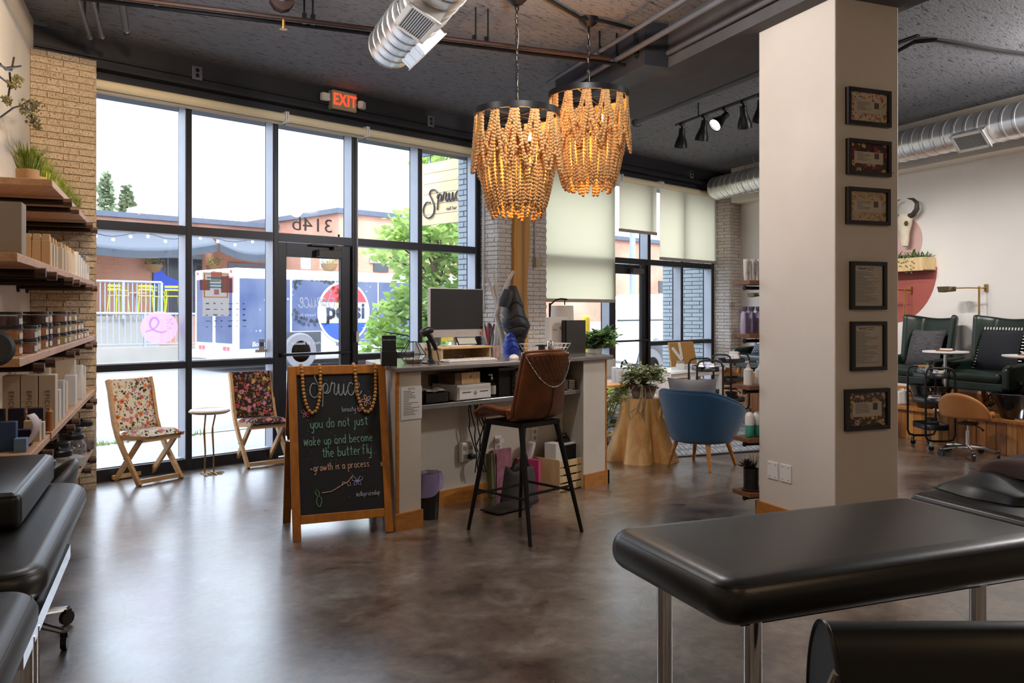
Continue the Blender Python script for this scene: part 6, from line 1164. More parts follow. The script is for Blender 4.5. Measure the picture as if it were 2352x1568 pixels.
for s,x in ((.1,-.15),(1.5,-.15),(.1,.1),(1.5,.1)): p=q0+ax*s+fw*x; obj('leg',MB().cyl((p.x,p.y,0),(p.x,p.y,.44),.02,10),M['chrome'],fb_)
# ================= framed certificates on the column =================
fmC=[floral('frame print a','d8cbb8',[['b9714a','8a6a3a','c9a05a'],['c05f3c','9a4a30','8f7a5a'],['b5553a','c98a4a','8f8a6a','a84a3a']],30),floral('frame print b','3a1f20',[['6b2a2c','8a5a3a','3a2a22'],['8f3036','5a2a2a','c9a86a'],['b03a44','c9b070','a02f3c','8a3038']],24),floral('frame print c','cdb594',[['a8845a','b5905f','9a7a5a'],['a07a50','b08a64','927050'],['a88458','b8946c','9a7850','b08860']],30),None,None,floral('frame print f','3f2c24',[['c9a24a','b5785a','8f8a72'],['d0a040','b98a72','c8a88a'],['d8b03a','c9a89a','e0b84a','b0846a']],24)]
fd=[('top floral framed certificate with orange leaves on the column',1941,196,2040,298),('dark red floral framed certificate on the column, second from the top',1942,314,2040,411),('tan framed certificate with faint print on the column, third from the top',1941,425,2038,522),('upper portrait framed price sheet on the column',1950,596,2030,714),('lower portrait framed price sheet on the column',1951,734,2030,852),('lowest framed certificate with yellow flowers on the column',1938,890,2037,986)]
M['frame']=mat('black picture frame',L('1f1815'),.4,var=.2)
for i,(lb,u0,v0,u1,v1) in enumerate(fd):
    k=CW0-.001; a=onw(u0,v0+4,k); b=onw(u1,v1-3,k); n0,n1=tonw(a)[0],tonw(b)[0]; zt,zb=a.z,b.z; p=nw((n0+n1)/2,k,(zt+zb)/2); hw=(n1-n0)/2; hh=(zt-zb)/2
    t=T('framed_certificate' if i not in(3,4) else 'framed_sheet',lb,'picture frame',p,RW); f=.024
    obj('frame',MB().box(-hw,-.03,-hh,-hw+f,0,hh).box(hw-f,-.03,-hh,hw,0,hh).box(-hw+f,-.03,hh-f,hw-f,0,hh).box(-hw+f,-.03,-hh,hw-f,0,-hh+f),M['frame'],t,smooth=False)
    obj('mat_board',MB().box(-hw+f,-.012,-hh+f,hw-f,-.006,hh-f),fmC[i] or mat('sheet paper',L('cfc4ba'),.8,var=.03),t,smooth=False)
    iw,ih=hw-f,hh-f; mb=MB()
    if i in (3,4):
        lines(mb,Vector((-iw*.85,-.0135,ih*.68)),Vector((1,0,0)),Vector((0,0,1)),iw*1.7,34,ih*1.55/34,0,i); lines(mb,Vector((-iw*.1,-.0135,ih*.86)),Vector((1,0,0)),Vector((0,0,1)),iw*.8,2,.012,0,9); obj('print',mb,M['ink'],t,smooth=False); obj('crest',MB().tube([(x*iw,-.0135,z*ih) for x,z in ((-.65,.88),(-.5,.80),(-.4,.88),(-.3,.80),(-.15,.88))],.004,4),M['ink'],t)
    else:
        q=obj('certificate_card',MB().box(-iw*.78,-.015,-ih*.42,iw*.78,-.013,ih*.42),mat('certificate card',L('cbbfb0'),.8,var=.02),t,smooth=False); lines(mb,Vector((-iw*.62,-.0158,ih*.3)),Vector((1,0,0)),Vector((0,0,1)),iw*.8,6,ih*.1,0,i); obj('print',mb,M['ink'],q,smooth=False); obj('highlight',MB().box(-iw*.1,-.0158,-ih*.14,iw*.12,-.0153,-ih*.09),M['lime'],q,smooth=False); obj('photo',MB().box(iw*.3,-.0158,-ih*.05,iw*.55,-.0152,ih*.36),mat('print photo %d'%i,L('5a4436' if i!=5 else '4a4038'),.6),q,smooth=False)
    obj('glazing',MB().quad((-iw,-.02,-ih),(iw,-.02,-ih),(iw,-.02,ih),(-iw,-.02,ih)),glassmat('picture glass',(1,1,1,1),.05),t,smooth=False)
hk=T('small_hook','small brass hook on the column right of the dark red frame','hook',onw(2043,398,CW0),RW); obj('pin',MB().cyl((0,0,0),(0,-.02,0),.003,6).cyl((0,-.02,0),(.012,-.022,0),.003,6),M['brass'],hk)
for i,(u,v) in enumerate([(1776,1080),(1806,1087)]):
    q=onn(u,v,CN0); t=T('blank_plate',['white wall plate low on the column, left one','white wall plate low on the column, right one'][i],'wall plate',(q.x,q.y,q.z),RW); obj('plate',MB().box(-.007,-.055,-.06,0,.055,.06),M['whitep'],t,smooth=False,bevel=.004); 
    for y in (-.03,.03):
        for z in (-.042,.042): obj('screw',MB().cyl((-.0065,y,z),(-.0085,y,z),.004,8),M['chrome'],t)
# ================= behind the desk: coat rack, slab, lamp =================
rk=pt(1148,760,7.75); cr=T('coat_rack','whitewashed branch coat rack standing behind the desk','coat rack',(rk.x,rk.y,0))
def rl(u,v,dd=0): q=pt(u,v,7.75+dd); return Vector((q.x-rk.x,q.y-rk.y,q.z))
M['branch']=mat('whitewashed branch',L('cfc8c0'),.7,var=.15,vsc=12)
b0=Vector((0,0,0))
obj('branch',MB().tube([b0+Vector((.02,0,0)),rl(1160,815),rl(1152,765),rl(1141,725),rl(1150,690),rl(1165,650),rl(1180,622)],[.028,.026,.024,.024,.021,.017,.013],8),M['branch'],cr)
obj('branch',MB().tube([b0+Vector((-.05,.02,0)),rl(1137,800,.05),rl(1143,740,.05),rl(1138,690,.05),rl(1122,645,.05),rl(1114,622,.05)],[.022,.02,.018,.013,.011,.010],8),M['branch'],cr)
obj('branch',MB().tube([b0+Vector((.03,.04,0)),rl(1146,790,.1),rl(1143,720,.1),rl(1139,660,.1),rl(1133,620,.1)],[.022,.02,.016,.012,.010],8),M['branch'],cr); obj('twig',MB().tube([rl(1141,700,.1),rl(1133,655,.1)],[.009,.007],6),M['branch'],cr)
obj('base_ring',MB().lathe([(0,0),(.2,0),(.2,.03),(0,.04)],n=24),M['branch'],cr)
def jacket(label,prof,dep,th,mt,seed,quilt=True):
    # hanging garment: list of (v, u left, u right)
    q=random.Random(seed); c=pt((prof[0][1]+prof[0][2])/2,prof[0][0],dep); t=T('jacket',label,'clothing',(c.x,c.y,0)); n=len(prof)-1
    def f(a,b):
        i=min(int(b*n),n-1); fr=b*n-i; v=prof[i][0]*(1-fr)+prof[i+1][0]*fr; u0=prof[i][1]*(1-fr)+prof[i+1][1]*fr; u1=prof[i][2]*(1-fr)+prof[i+1][2]*fr
        an=2*pi*a; cc=(u0+u1)/2; hw=(u1-u0)/2; pu=pt(cc+hw*math.cos(an),v,dep); puff=1+(.12*abs(math.sin(b*n*2.2)) if quilt else .1*math.sin(an*5+seed)); d=fw*(th*math.sin(an)*puff*(.25+.75*min(1,b*3))); return (pu.x+d.x-c.x,pu.y+d.y-c.y,pu.z+d.z)
    o=obj('body',MB().surf(f,24,30,cu=True),mt,t,ang=75)
    if quilt:
        sm=MB()
        for b in (.25,.4,.55,.7,.85): sm.tube([Vector(f(i/24,b+.03*math.sin(i*.9))) for i in range(24)],.006,4,True)
        obj('quilt_seam',sm,M['black'] if mt is not M['puffb'] else mat('blue seam',L('182f8a'),.6),t)
    return t
M['puff']=mat('charcoal puffer',L('2d3038'),.55,var=.25,vsc=5,bump=.3,bsc=9); M['puffb']=mat('royal blue puffer',L('2347c8'),.45,var=.2,vsc=6,bump=.25,bsc=9); M['puffn']=mat('navy raincoat',L('2a3244'),.5,var=.3,vsc=8,bump=.3,bsc=14)
j=jacket('charcoal quilted jacket hanging on the front branch of the coat rack',[(656,1166,1186),(675,1160,1193),(700,1156,1202),(725,1153,1208),(745,1151,1218),(760,1158,1214),(780,1175,1206),(800,1190,1204),(812,1194,1203)],7.6,.13,M['puff'],1)
obj('sleeve',MB().tube([rl(1168,668,-.28),rl(1160,690,-.3),rl(1157,705,-.3)],[.05,.06,.05],10),M['puff'],j).location=(rk.x-j.location.x,rk.y-j.location.y,0)
jacket('royal blue quilted jacket hanging lowest on the coat rack',[(764,1170,1176),(772,1160,1182),(790,1156,1191),(830,1154,1196),(900,1152,1199)],7.35,.09,M['puffb'],2); jacket('small navy coat hanging behind the monitor corner on the coat rack',[(741,1121,1126),(752,1114,1132),(775,1111,1136),(810,1110,1137),(880,1108,1140)],8.0,.07,M['puffn'],3,False)
# live edge wood slab on the pillar
a=onY(1178,600,7.25); b=onY(1212,600,7.25); sb=T('wood_slab','tall live edge honey wood slab fixed to the white brick pillar','slab',((a.x+b.x)/2,7.25,0)); hw=(b.x-a.x)/2; g=G('live edge slab'); v=g.co(scale=(9,9,.6)); f=g.noise(v,1.6,5,.6,.5); xx=g.n('SeparateXYZ',{0:g.co()}).outputs[0]; heart=g.ramp(g.math('ABSOLUTE',g.math('ADD',xx,-.03)),(.0,WH),(.05,K)); g.p(Base_Color=g.mix(g.math('MULTIPLY',heart,.7),g.ramp(f,(.3,L('a8732f')),(.7,L('bf8a40'))),L('5f4630')),Roughness=.35); mb=MB(); Lp=[];Rp=[]
for i in range(25): z=.05+3.3*i/24; Lp.append((-hw+.02*math.sin(z*3.1)+.012*math.sin(z*7.3),-.02,z)); Rp.append((hw+.018*math.sin(z*2.7+1)+.014*math.sin(z*6.1),-.02,z))
mb.prism(Lp+Rp[::-1],(0,.05,0)); obj('board',mb,g.m,sb,smooth=False,bevel=.006)
q=onY(1232,602,7.27); tb_=T('junction_box','beige control box with conduit on the white brick pillar','control box',(q.x,7.28,q.z)); obj('box',MB().cbox(-.02,-.03,0,.075,.06,.12).cbox(.05,-.025,.0,.06,.05,.09),mat('beige box',L('a59a80'),.5),tb_,smooth=False,bevel=.005); obj('conduit',MB().cyl((-.03,-.015,.06),(-.03,-.015,.95),.012,8),mat('painted conduit',L('b5aca2'),.6),tb_)
lp=pt(1264,740,8.3); fl_=T('floor_lamp','slim dark arc floor lamp with a white drum shade by the long window shade','floor lamp',(lp.x,lp.y,0))
def ll(u,v): q=pt(u,v,8.3); return Vector((q.x-lp.x,q.y-lp.y,q.z))
obj('pole',MB().tube([(0,0,.02),ll(1263,696)],.012,8),M['blackmetal'],fl_); obj('arm',MB().tube([ll(1267,697),ll(1276,689),ll(1288,686),ll(1303,687.5)],.008,6).cyl(ll(1297,687),ll(1297,700),.006,6).cyl(ll(1263,700),ll(1268,696),.008,6),M['blackmetal'],fl_); c=ll(1291,702); obj('shade',MB().lathe([(.108,0),(.122,-.30)],(c.x,c.y,c.z),28),mat('linen shade',L('e6ded6'),.9),fl_,solid=.004); obj('base',MB().lathe([(0,0),(.15,0),(.15,.02),(0,.025)],n=24),M['blackmetal'],fl_)
# ================= lounge corner =================
# rug
rg=MB().prism([nw(4.48,7.22,.001),nw(7.3,7.22,.001),nw(7.3,9.3,.001),nw(4.48,9.3,.001)],(0,0,.012)); g=G('grey woven rug'); v=g.co(rot=(0,0,PH)); sx_=g.n('SeparateXYZ',{0:v}).outputs; zz=g.math('ADD',g.math('MULTIPLY',sx_[1],22.),g.math('MULTIPLY',g.math('PINGPONG',sx_[0],.11),60.)); st_=g.math('SINE',g.math('MULTIPLY',zz,2.2)); band_=g.ramp(g.math('FRACT',g.math('MULTIPLY',sx_[1],3.2)),(.30,WH),(.36,K)); g.p(Base_Color=g.mix(g.math('MULTIPLY',g.ramp(st_,(.45,K),(.6,WH)),g.math('SUBTRACT',1.,g.math('MULTIPLY',band_,.8))),L('4a4d52'),L('8f9196')),Roughness=.95); g.bump(g.noise(v,120,2),.3)
ru_=obj('rug',rg,g.m,smooth=False); tag(ru_,'grey woven rug with pale zigzag pattern under the lounge furniture','rug'); obj('border',MB().prism([nw(4.46,7.2,.0005),nw(7.32,7.2,.0005),nw(7.32,7.225,.0005),nw(4.46,7.225,.0005)],(0,0,.014)),M['black'],ru_,smooth=False)
# tree stump table
sp=(6.81,5.01); su=T('stump_table','polished golden tree stump table with flared roots beside the blue chair','stump',(sp[0],sp[1],0))
def stump(a,b):
    q=2*pi*a; z=.605*b; fl=(1-b)**1.6; R_=.185+.06*fl+.05*(1-b); c5=math.cos(5*q+.5); lob=1+.20*fl*(1-2*(1-abs(math.cos(2.5*q+.25)))**2)+(.07*(1-2*(1-abs(math.cos(2.5*q+.25)))**2)+.03*math.sin(3*q))*(1-.3*b); return (R_*lob*math.cos(q),R_*lob*math.sin(q),z)
obj('trunk',MB().surf(stump,60,16,cu=True),M['stump'],su,ang=80); obj('top',MB().add([stump(i/60,1.0) for i in range(60)],[tuple(range(60))]),wood('stump top',"c99866","9c6b40",(3,3,3)),su,smooth=False)
pp=T('potted_plant','trailing succulent plant in a glazed bowl on the tree stump','plant',(sp[0]+.0,sp[1]-.02,.607)); g=G('glazed bowl'); v=g.co(); z_=g.n('SeparateXYZ',{0:v}).outputs; g.p(Base_Color=g.mix(g.ramp(g.math('ADD',z_[2],g.math('MULTIPLY',g.noise(v,9,3),.05)),(.07,K),(.10,WH)),L('8a7a70'),L('4a2f22')),Roughness=.3)
obj('bowl',MB().lathe([(0,0),(.10,0),(.11,.02),(.135,.10),(.14,.125),(.125,.125),(.12,.10),(0,.10)],n=24),g.m,pp); obj('saucer',MB().lathe([(0,0),(.16,0),(.165,.02),(.12,.008),(0,.008)],n=24),M['jar'],pp)
leafy(pp,120,(0,0,.11),.26,.26,.045,M['leafg'],.25,.45,21); q=random.Random(31); st_=MB(); lf=MB()
lx=Vector((-C_,S_,0)) # image-left direction
for i in range(16):
    e0=lx*.11+Vector((0,0,.13)); dirn=(lx*q.uniform(.6,1)+fw*q.uniform(-.5,.3)).normalized(); ln=q.uniform(.18,.36); dz=q.uniform(.15,.42); P=[e0*.3+Vector((0,0,.08)),e0+Vector((0,0,q.uniform(0,.06))),e0+dirn*ln*.6-Vector((0,0,dz*.35)),e0+dirn*ln-Vector((0,0,dz))]; st_.tube(P,.0035,4)
    for k in range(22):
        t=.25+.75*k/13; b=e0.lerp(P[-1],t)+Vector((0,0,.05*math.sin(pi*t)))+Vector((q.uniform(-.03,.03),q.uniform(-.03,.03),q.uniform(-.03,.03))); d=Vector((q.uniform(-1,1),q.uniform(-1,1),q.uniform(-.5,.6))).normalized()*q.uniform(.03,.055); s_=d.cross(Vector((.2,.1,1))).normalized()*d.length*.42; lf.quad(b,b+d*.5+s_,b+d,b+d*.5-s_)
obj('trailing_stem',st_,mat('vine stem',L('7a5c40'),.7),pp); obj('trailing_leaves',lf,M['leafb'],pp,smooth=False)
vn=MB()
for i in range(7): q=random.Random(i+60); x0=lx*q.uniform(-.05,.12)-fw*.12; vn.tube([x0+Vector((0,0,.12)),x0*1.6+Vector((0,0,.03)),x0*1.9+lx*q.uniform(-.05,.08)-Vector((0,0,q.uniform(.05,.12))),x0*2.05+lx*q.uniform(-.12,.12)-Vector((0,0,q.uniform(.12,.26)))],.004,5)
obj('root_vine',vn,mat('bare vine',L('9c8468'),.7),pp)
# blue velvet barrel chair
M['velvet']=mat('blue velvet',L('14496f'),.8,var=.15,vsc=3,sheen=.35)
bc=T('barrel_chair','blue velvet barrel armchair with tapered wooden legs in front of the stump','chair',(6.88,4.38,0),rad(-88))
def brl(a,b): # a around back half, b height ; front is +y
    q=rad(-35+250*a); q2=q-pi*0; an=rad(-215+250*a+0) 
    an=rad(35-250*a); k=abs(2*a-1); top=.725-.215*max(0,(k-.28)/.72)**1.25; zz=.245+(top-.245)*b; R_=.26+.125*b**.8; x=R_*math.cos(an)*1.02; y=R_*math.sin(an)*.95+.02; return (x,y,zz)
obj('shell',MB().surf(brl,40,10),M['velvet'],bc,solid=.045,subd=1); obj('piping',MB().tube([brl(i/40,1.0) for i in range(41)],.014,6),M['velvet'],bc); obj('underside',MB().lathe([(0,.235),(.26,.24),(.265,.27),(0,.28)],(0,.02,0),32),M['velvet'],bc)
obj('seat_cushion',MB().lathe([(0,.28),(.24,.28),(.285,.31),(.295,.37),(.27,.41),(0,.42)],(0,.05,0),32),M['velvet'],bc)
for sx in (-1,1):
    for sy in (-1,1): obj('leg',MB().tube([(sx*.165,sy*.17+.02,.25),(sx*.225,sy*.235+.02,0)],[.024,.014],10),M['honey'],bc)
def pillow(name,label,p,rz,tilt,w_,h_,th,mt,fringe=None,grp=None):
    t=T(name,label,'pillow',p,0,grp); t.rotation_euler=(tilt,0,rz); mb=MB()
    def f(s): return lambda a,b:((a-.5)*w_*(1-.08*math.sin(pi*b)),s*th*(max(0,math.sin(pi*a)*math.sin(pi*b)))**.45,(b)*h_*(1)-.0+(-.04*h_*math.sin(pi*a)*(2*b-1)))
    mb.surf(f(1),14,14).surf(f(-1),14,14); obj('cover',mb,mt,t,ang=80)
    if fringe: 
        fm=MB()
        for i in range(15): x=-w_/2+w_*i/14; fm.box(x-.006,-.003,h_*(.99),x+.006,.003,h_*1.05); z=h_*i/14; fm.box(w_/2-.005,-.003,z-.006,w_/2+.03,.003,z+.006).box(-w_/2-.03,-.003,z-.006,-w_/2+.005,.003,z+.006)
        obj('stitching',fm,fringe,t,smooth=False)
    return t
pillow('throw_pillow','grey linen pillow resting in the blue barrel chair',(6.98,4.52,.42),rad(-65),.30,.46,.42,.09,mat('grey linen',L('a19fa2'),.9,c2=L('7a777c'),vsc=2,bump=.2,bsc=100))
# cream sofa under the right windows
M['sofa']=mat('cream linen',L('c9c1b8'),.9,var=.05,bump=.1,bsc=90); sf=T('sofa','cream linen sofa under the long window shade','sofa',(8.55,7.12,0))
obj('base',MB().box(-.75,-.40,.16,.75,.36,.42),M['sofa'],sf,smooth=False,bevel=.05,seg=3); 
for x in (-.36,.36): obj('seat_cushion',MB().box(x-.35,-.42,.40,x+.35,.2,.54),M['sofa'],sf,smooth=False,bevel=.05,seg=4); obj('back_cushion',MB().box(x-.35,.12,.5,x+.35,.32,.86),M['sofa'],sf,smooth=False,bevel=.07,seg=4)
for x in (-.82,.82): obj('arm',MB().box(x-.09,-.4,.16,x+.09,.36,.64),M['sofa'],sf,smooth=False,bevel=.05,seg=3)
obj('back_frame',MB().box(-.88,.24,.16,.88,.38,.80),M['sofa'],sf,smooth=False,bevel=.04,seg=3)
for x in (-.7,.7):
    for y in (-.33,.3): obj('leg',MB().cyl((x,y,0),(x,y,.17),.022,8),M['honey'],sf)
g=G('black white weave'); v=g.co(rot=(0,.7,0)); w1=g.n('TexWave',{'Vector':v,'Scale':14.,'Distortion':2.,'Detail':1.}).outputs['Fac']; g.p(Base_Color=g.mix(g.ramp(w1,(.45,K),(.52,WH)),L('1c1c1e'),L('d9d4ce')),Roughness=.9); M['bw']=g.m
q=pt(1418,890,10.0); pillow('throw_pillow','black and white patterned pillow on the cream sofa',(8.15,6.92,.53),.25,-.35,.46,.42,.09,M['bw'])
# white channel back chair with brass leg
q=pt(1452,900,9.15); wc=T('accent_chair','white channel-backed accent chair with a slanted brass leg behind the stump','chair',(q.x+.25,q.y+.05,0),rad(-60)); 
def chn(a,b): an=rad(200+140*a); R_=.31+.012*abs(math.sin(a*pi*7)); return (R_*math.cos(an),R_*math.sin(an),.38+.46*b)
M['ivory']=mat('ivory leatherette',L('e2e0de'),.5,var=.03); obj('back',MB().surf(chn,70,8),M['ivory'],wc,solid=.06); obj('seat',MB().lathe([(0,.33),(.3,.33),(.32,.37),(.31,.44),(0,.46)],n=28),M['ivory'],wc)
for a in (35,145,215,325): obj('leg',MB().tube([(.22*math.cos(rad(a)),.22*math.sin(rad(a)),.35),(.33*math.cos(rad(a)),.33*math.sin(rad(a)),0)],[.02,.012],8),M['brass'],wc)
# industrial side trolley beside the desk
ic=T('side_trolley','narrow black pipe trolley with wooden shelves beyond the right desk end','trolley',(6.80,5.62,0))
for x in (-.36,.38):
    for y in (-.13,.13): l=obj('post',MB().cyl((x,y,.05),(x,y,.66),.02,8),M['blackmetal'],ic); obj('caster',MB().cyl((x-.012,y,.03),(x+.012,y,.03),.03,10),M['black'],l)
for z in (.675,.52,.16): obj('shelf',MB().cbox(0,0,z,.84 if z>.6 else .74,.3,.025),M['oldwood'] if z<.6 else M['honey'],ic,smooth=False,bevel=.003)
for z in (.64,.26): obj('rail',MB().cyl((-.36,-.13,z),(.43 if z>.5 else .38,-.13,z),.012,8),M['blackmetal'],ic)
sb_=T('shoulder_bag','dark bag with a black looped handle standing behind the stump plant','bag',(pt(1442,850,9.3).x,pt(1442,850,9.3).y,.47)); zb_=pt(1440,875,9.3).z-.47; sb_.location.z=.0; obj('body',MB().prism([(-.10,-.05,.46),(.12,-.05,.46),(.10,-.05,.80),(-.06,-.05,.80)],(0,.1,0)),M['black'],sb_,smooth=False,bevel=.02); obj('handle',MB().tube([(.06,0,.79),(-.05,0,.92),(-.10,0,.90),(-.14,0,.78),(-.09,0,.66),(-.02,0,.58)],.010,6),M['black'],sb_)
# manicure table
mt0=onY(1553,900,6.15).x; mt1=onY(1664,900,6.15).x; mt_=T('manicure_table','white manicure table with panelled legs by the rattan chair','table',(mt0,6.15,0)); Wt=mt1-mt0
obj('tabletop',MB().box(-.22,-.02,.655,Wt,.52,.69),M['whitep'],mt_,smooth=False,bevel=.006); obj('apron',MB().box(-.18,.0,.60,Wt-.03,.03,.655),M['deskwall'],mt_,smooth=False)
for x in (-.18,.34,Wt-.13): obj('leg',MB().box(x,.0,0,x+.11,.10,.60),M['whitep'],mt_,smooth=False,bevel=.003); obj('leg',MB().box(x,.42,0,x+.11,.5,.60),M['whitep'],mt_,smooth=False)
q=onY(1567,830,6.4); nl=T('table_lamp','white folding arm lamp clamped on the manicure table','lamp',(q.x,6.4,.69)); zz=lambda v: onY(1560,v,6.4).z-.69
xx_=lambda u: onY(u,800,6.4).x-q.x
obj('base',MB().cbox(0,0,.012,.06,.06,.024),M['whitep'],nl,smooth=False); obj('arm',MB().tube([(0,0,.02),(xx_(1567),0,zz(828)),(xx_(1545),0,zz(799))],[.008,.018,.018],6).tube([(xx_(1567),0,zz(828)),(xx_(1560),0,zz(787))],.016,6),M['whitep'],nl); obj('knob',MB().ball((xx_(1567),0,zz(828)),.025,8,6),M['black'],nl)
for u,lb in ((1563,'squat white jar with grey lid on the manicure table'),): q=onY(u,843,6.3); t=T('cream_jar',lb,'jar',(q.x,6.3,.69)); obj('body',MB().lathe([(0,0),(.05,0),(.06,.06),(.045,.085),(0,.085)],n=18),M['ivory'],t); obj('lid',MB().lathe([(0,.085),(.05,.085),(.05,.115),(0,.115)],n=18),M['hem'],t)
t=boxy('towel_stack','stack of white towels on the left of the manicure table','towel',(onY(1585,850,6.3).x,6.28,.69),0,.30,.2,.035,M['paper'],pn='fold'); obj('fold',MB().box(-.14,-.095,.035,.14,.095,.055),M['paper'],t,smooth=False,bevel=.006)
t=boxy('paper_stack','open white papers on the right of the manicure table','paper',(onY(1640,850,6.3).x,6.3,.69),.1,.28,.2,.010,M['paper'],pn='sheet')
a=onY(1553,860,6.95); b=onY(1612,860,6.95); rc2=T('rattan_chair','tan woven rattan backed chair behind the manicure table','chair',((a.x+b.x)/2,6.98,0)); hw=(b.x-a.x)/2; g=G('rattan weave'); v=g.co(); w1=g.n('TexWave',{'Vector':v,'Scale':40.,'Distortion':1.}).outputs['Fac']; w2=g.n('TexWave',{'Vector':v,'Scale':40.},bands_direction='Z').outputs['Fac']; g.p(Base_Color=g.mix(g.math('MULTIPLY',w1,w2),L('c58f45'),L('dcae6a')),Roughness=.7); g.bump(w1,.3); obj('back',MB().prism([(-hw,0,.42),(hw*1.05,0,.42),(hw*.92,.10,1.0),(-hw*.94,.10,1.0)],(0,.035,0)),g.m,rc2,smooth=False,bevel=.01); obj('seat',MB().box(-hw,-.42,.40,hw,.04,.45),g.m,rc2,smooth=False,bevel=.015)
for x in (-hw+.03,hw-.03):
    for y in (-.38,.0): obj('leg',MB().cyl((x,y,0),(x,y,.41),.018,8),M['honey'],rc2)
tq=T('tissue_box','teal and blue tissue box under the manicure table on a low stand','box',(onY(1607,905,6.3).x,6.33,.02)); obj('carton',MB().box(-.11,-.06,.0,.11,.06,.42),M['whitep'],tq,smooth=False); obj('printed_carton',MB().box(-.111,-.061,.28,.111,.061,.42),mat('teal print',L('2f6f80'),.6,c2=L('2b4fb0'),vsc=14),tq,smooth=False); obj('tissue',MB().add([(-.07,0,.42),(.07,0,.42),(.09,.01,.55),(-.08,.02,.56),(0,-.03,.57)],[(0,1,4),(1,2,4),(2,3,4),(3,0,4)]),M['paper'],tq,smooth=False)
# salon carts: two bent tube frames and three oval trays
def cart(label,x,y,rz,h=.86,L_=.44,Wd_=.30):
    t=T('salon_cart',label,'cart',(x,y,0),rz); zb=.10
    for s in (-1,1):
        X=s*L_/2; P=[(X,-Wd_/2,zb+.06),(X,-Wd_/2,h-.07),(X,-Wd_/2+.02,h-.02),(X,-Wd_/2+.07,h),(X,Wd_/2-.07,h),(X,Wd_/2-.02,h-.02),(X,Wd_/2,h-.07),(X,Wd_/2,zb+.06)]; P=P+[(X,Wd_/2-.02,zb+.015),(X,Wd_/2-.07,zb),(X,-Wd_/2+.07,zb),(X,-Wd_/2+.02,zb+.015)]
        obj('end_frame',MB().tube(P,.012,8,True),M['blackmetal'],t)
        for sy in (-1,1): c=obj('caster',MB().cyl((X,sy*(Wd_/2-.06),.028),(X+.018,sy*(Wd_/2-.06),.028),.028,12),M['black'],t); obj('fork',MB().cbox(X+.008,sy*(Wd_/2-.06),.068,.03,.03,.06),M['chrome'],c,smooth=False,bevel=.006)
    for z in (.22,.50,.76):
        mb=MB(); n=12; ring=[]
        for cx,a0 in ((L_/2-.10,-90),(-L_/2+.10,90)):
            for i in range(n+1): q=rad(a0+180*i/n); ring.append((cx+.09*math.cos(q),(Wd_/2-.02)*math.sin(q)))
        N_=len(ring); vs=[(p[0],p[1],z-.01) for p in ring]+[(p[0],p[1],z+.045) for p in ring]; mb.add(vs,[(i,(i+1)%N_,(i+1)%N_+N_,i+N_) for i in range(N_)]+[tuple(range(N_))[::-1]]); obj('tray',mb,M['blackmetal'],t,ang=50,solid=.004)
    return t
c1=nw(7.50,6.74); cart('black three tier salon cart between the green chairs and the column',c1.x,c1.y,RW+1.15); c2=nw(7.15,9.75); cart('black three tier salon cart at the far end behind the column shelves',c2.x,c2.y,RW+.35)
c3=pt(1628,870,9.9); cart('black tube salon cart with its end frame facing the blue chair',c3.x+.12,c3.y+.12,rad(45),.88,.46,.30)
def cpos(c,rz,dx,dy): return (c.x+dx*math.cos(rz)-dy*math.sin(rz),c.y+dx*math.sin(rz)+dy*math.cos(rz))
def pot_(nm,lb,cat_,c,rz,dx,dy,z,r,h,mt,lid=None,glass=False):
    x,y=cpos(c,rz,dx,dy); t=T(nm,lb,cat_,(x,y,z)); obj('body',MB().lathe([(0,0),(r,0),(r,h*.7),(r*.8,h*.85),(r*.8,h),(0,h)] if not glass else [(0,0),(r,0),(r,h*.72),(r*.75,h*.85),(r*.75,h),(r*.7,h),(r*.7,h*.85),(r*.92,h*.7),(r*.92,.01),(0,.01)],n=16),mt,t)
    obj('lid',MB().lathe([(0,h),(r*.85,h),(r*.85,h*1.18),(0,h*1.2)],n=16),lid or mt,t); return t
A=RW+1.15; M['pinkp']=mat('pink pot',L('d48a9a'),.5); M['bluep']=mat('pale blue pot',L('a9c0d0'),.5); M['dkcan']=mat('dark speckled can',L('2a2a2e'),.5,c2=L('8a8a90'),vsc=60)
for a_ in [('clip_jar','glass clip jar with white pads on the top tray of the near cart','jar',-.06,.03,.755,.055,.13,M['jar'],M['jar'],True),('tool_can','dark speckled canister with wooden lid on the top tray of the near cart','canister',.11,.03,.755,.062,.095,M['dkcan'],M['honey'],False),('polish_bottle','yellow topped bottle on the top tray of the near cart','bottle',-.10,-.06,.755,.03,.06,mat('yellow liquid',L('cfc27a'),.3),M['whitep'],False),('cream_pot','pale blue pot on the top tray of the near cart','jar',-.01,-.08,.755,.035,.055,M['bluep'],M['bluep'],False),('cream_pot','pink topped pot on the top tray of the near cart','jar',.07,-.08,.755,.028,.06,M['whitep'],M['pinkp'],False),('clip_jar','wide glass clip jar on the middle tray of the near cart','jar',-.10,-.02,.495,.055,.09,M['jar'],M['jar'],True),('cream_pot','pink and white stacked tin on the middle tray of the near cart','jar',.02,-.04,.495,.06,.05,M['whitep'],M['pinkp'],False),('bowl','black round bowl on the bottom tray of the near cart','bowl',-.02,0,.215,.07,.09,M['black'],M['black'],False)]:
    nm,lb,ct,dx,dy,z,r,h,m1_,m2_,gl=a_; pot_(nm,lb,ct,c1,A,dx,dy,z,r,h,m1_,m2_,gl)
x,y=cpos(c1,A,.12,-.05); pump_bottle('spray_bottle','clear dropper bottle on the middle tray of the near cart',x,y,.495,.025,.10,M['jar'],M['whitep'])
A=RW+.35
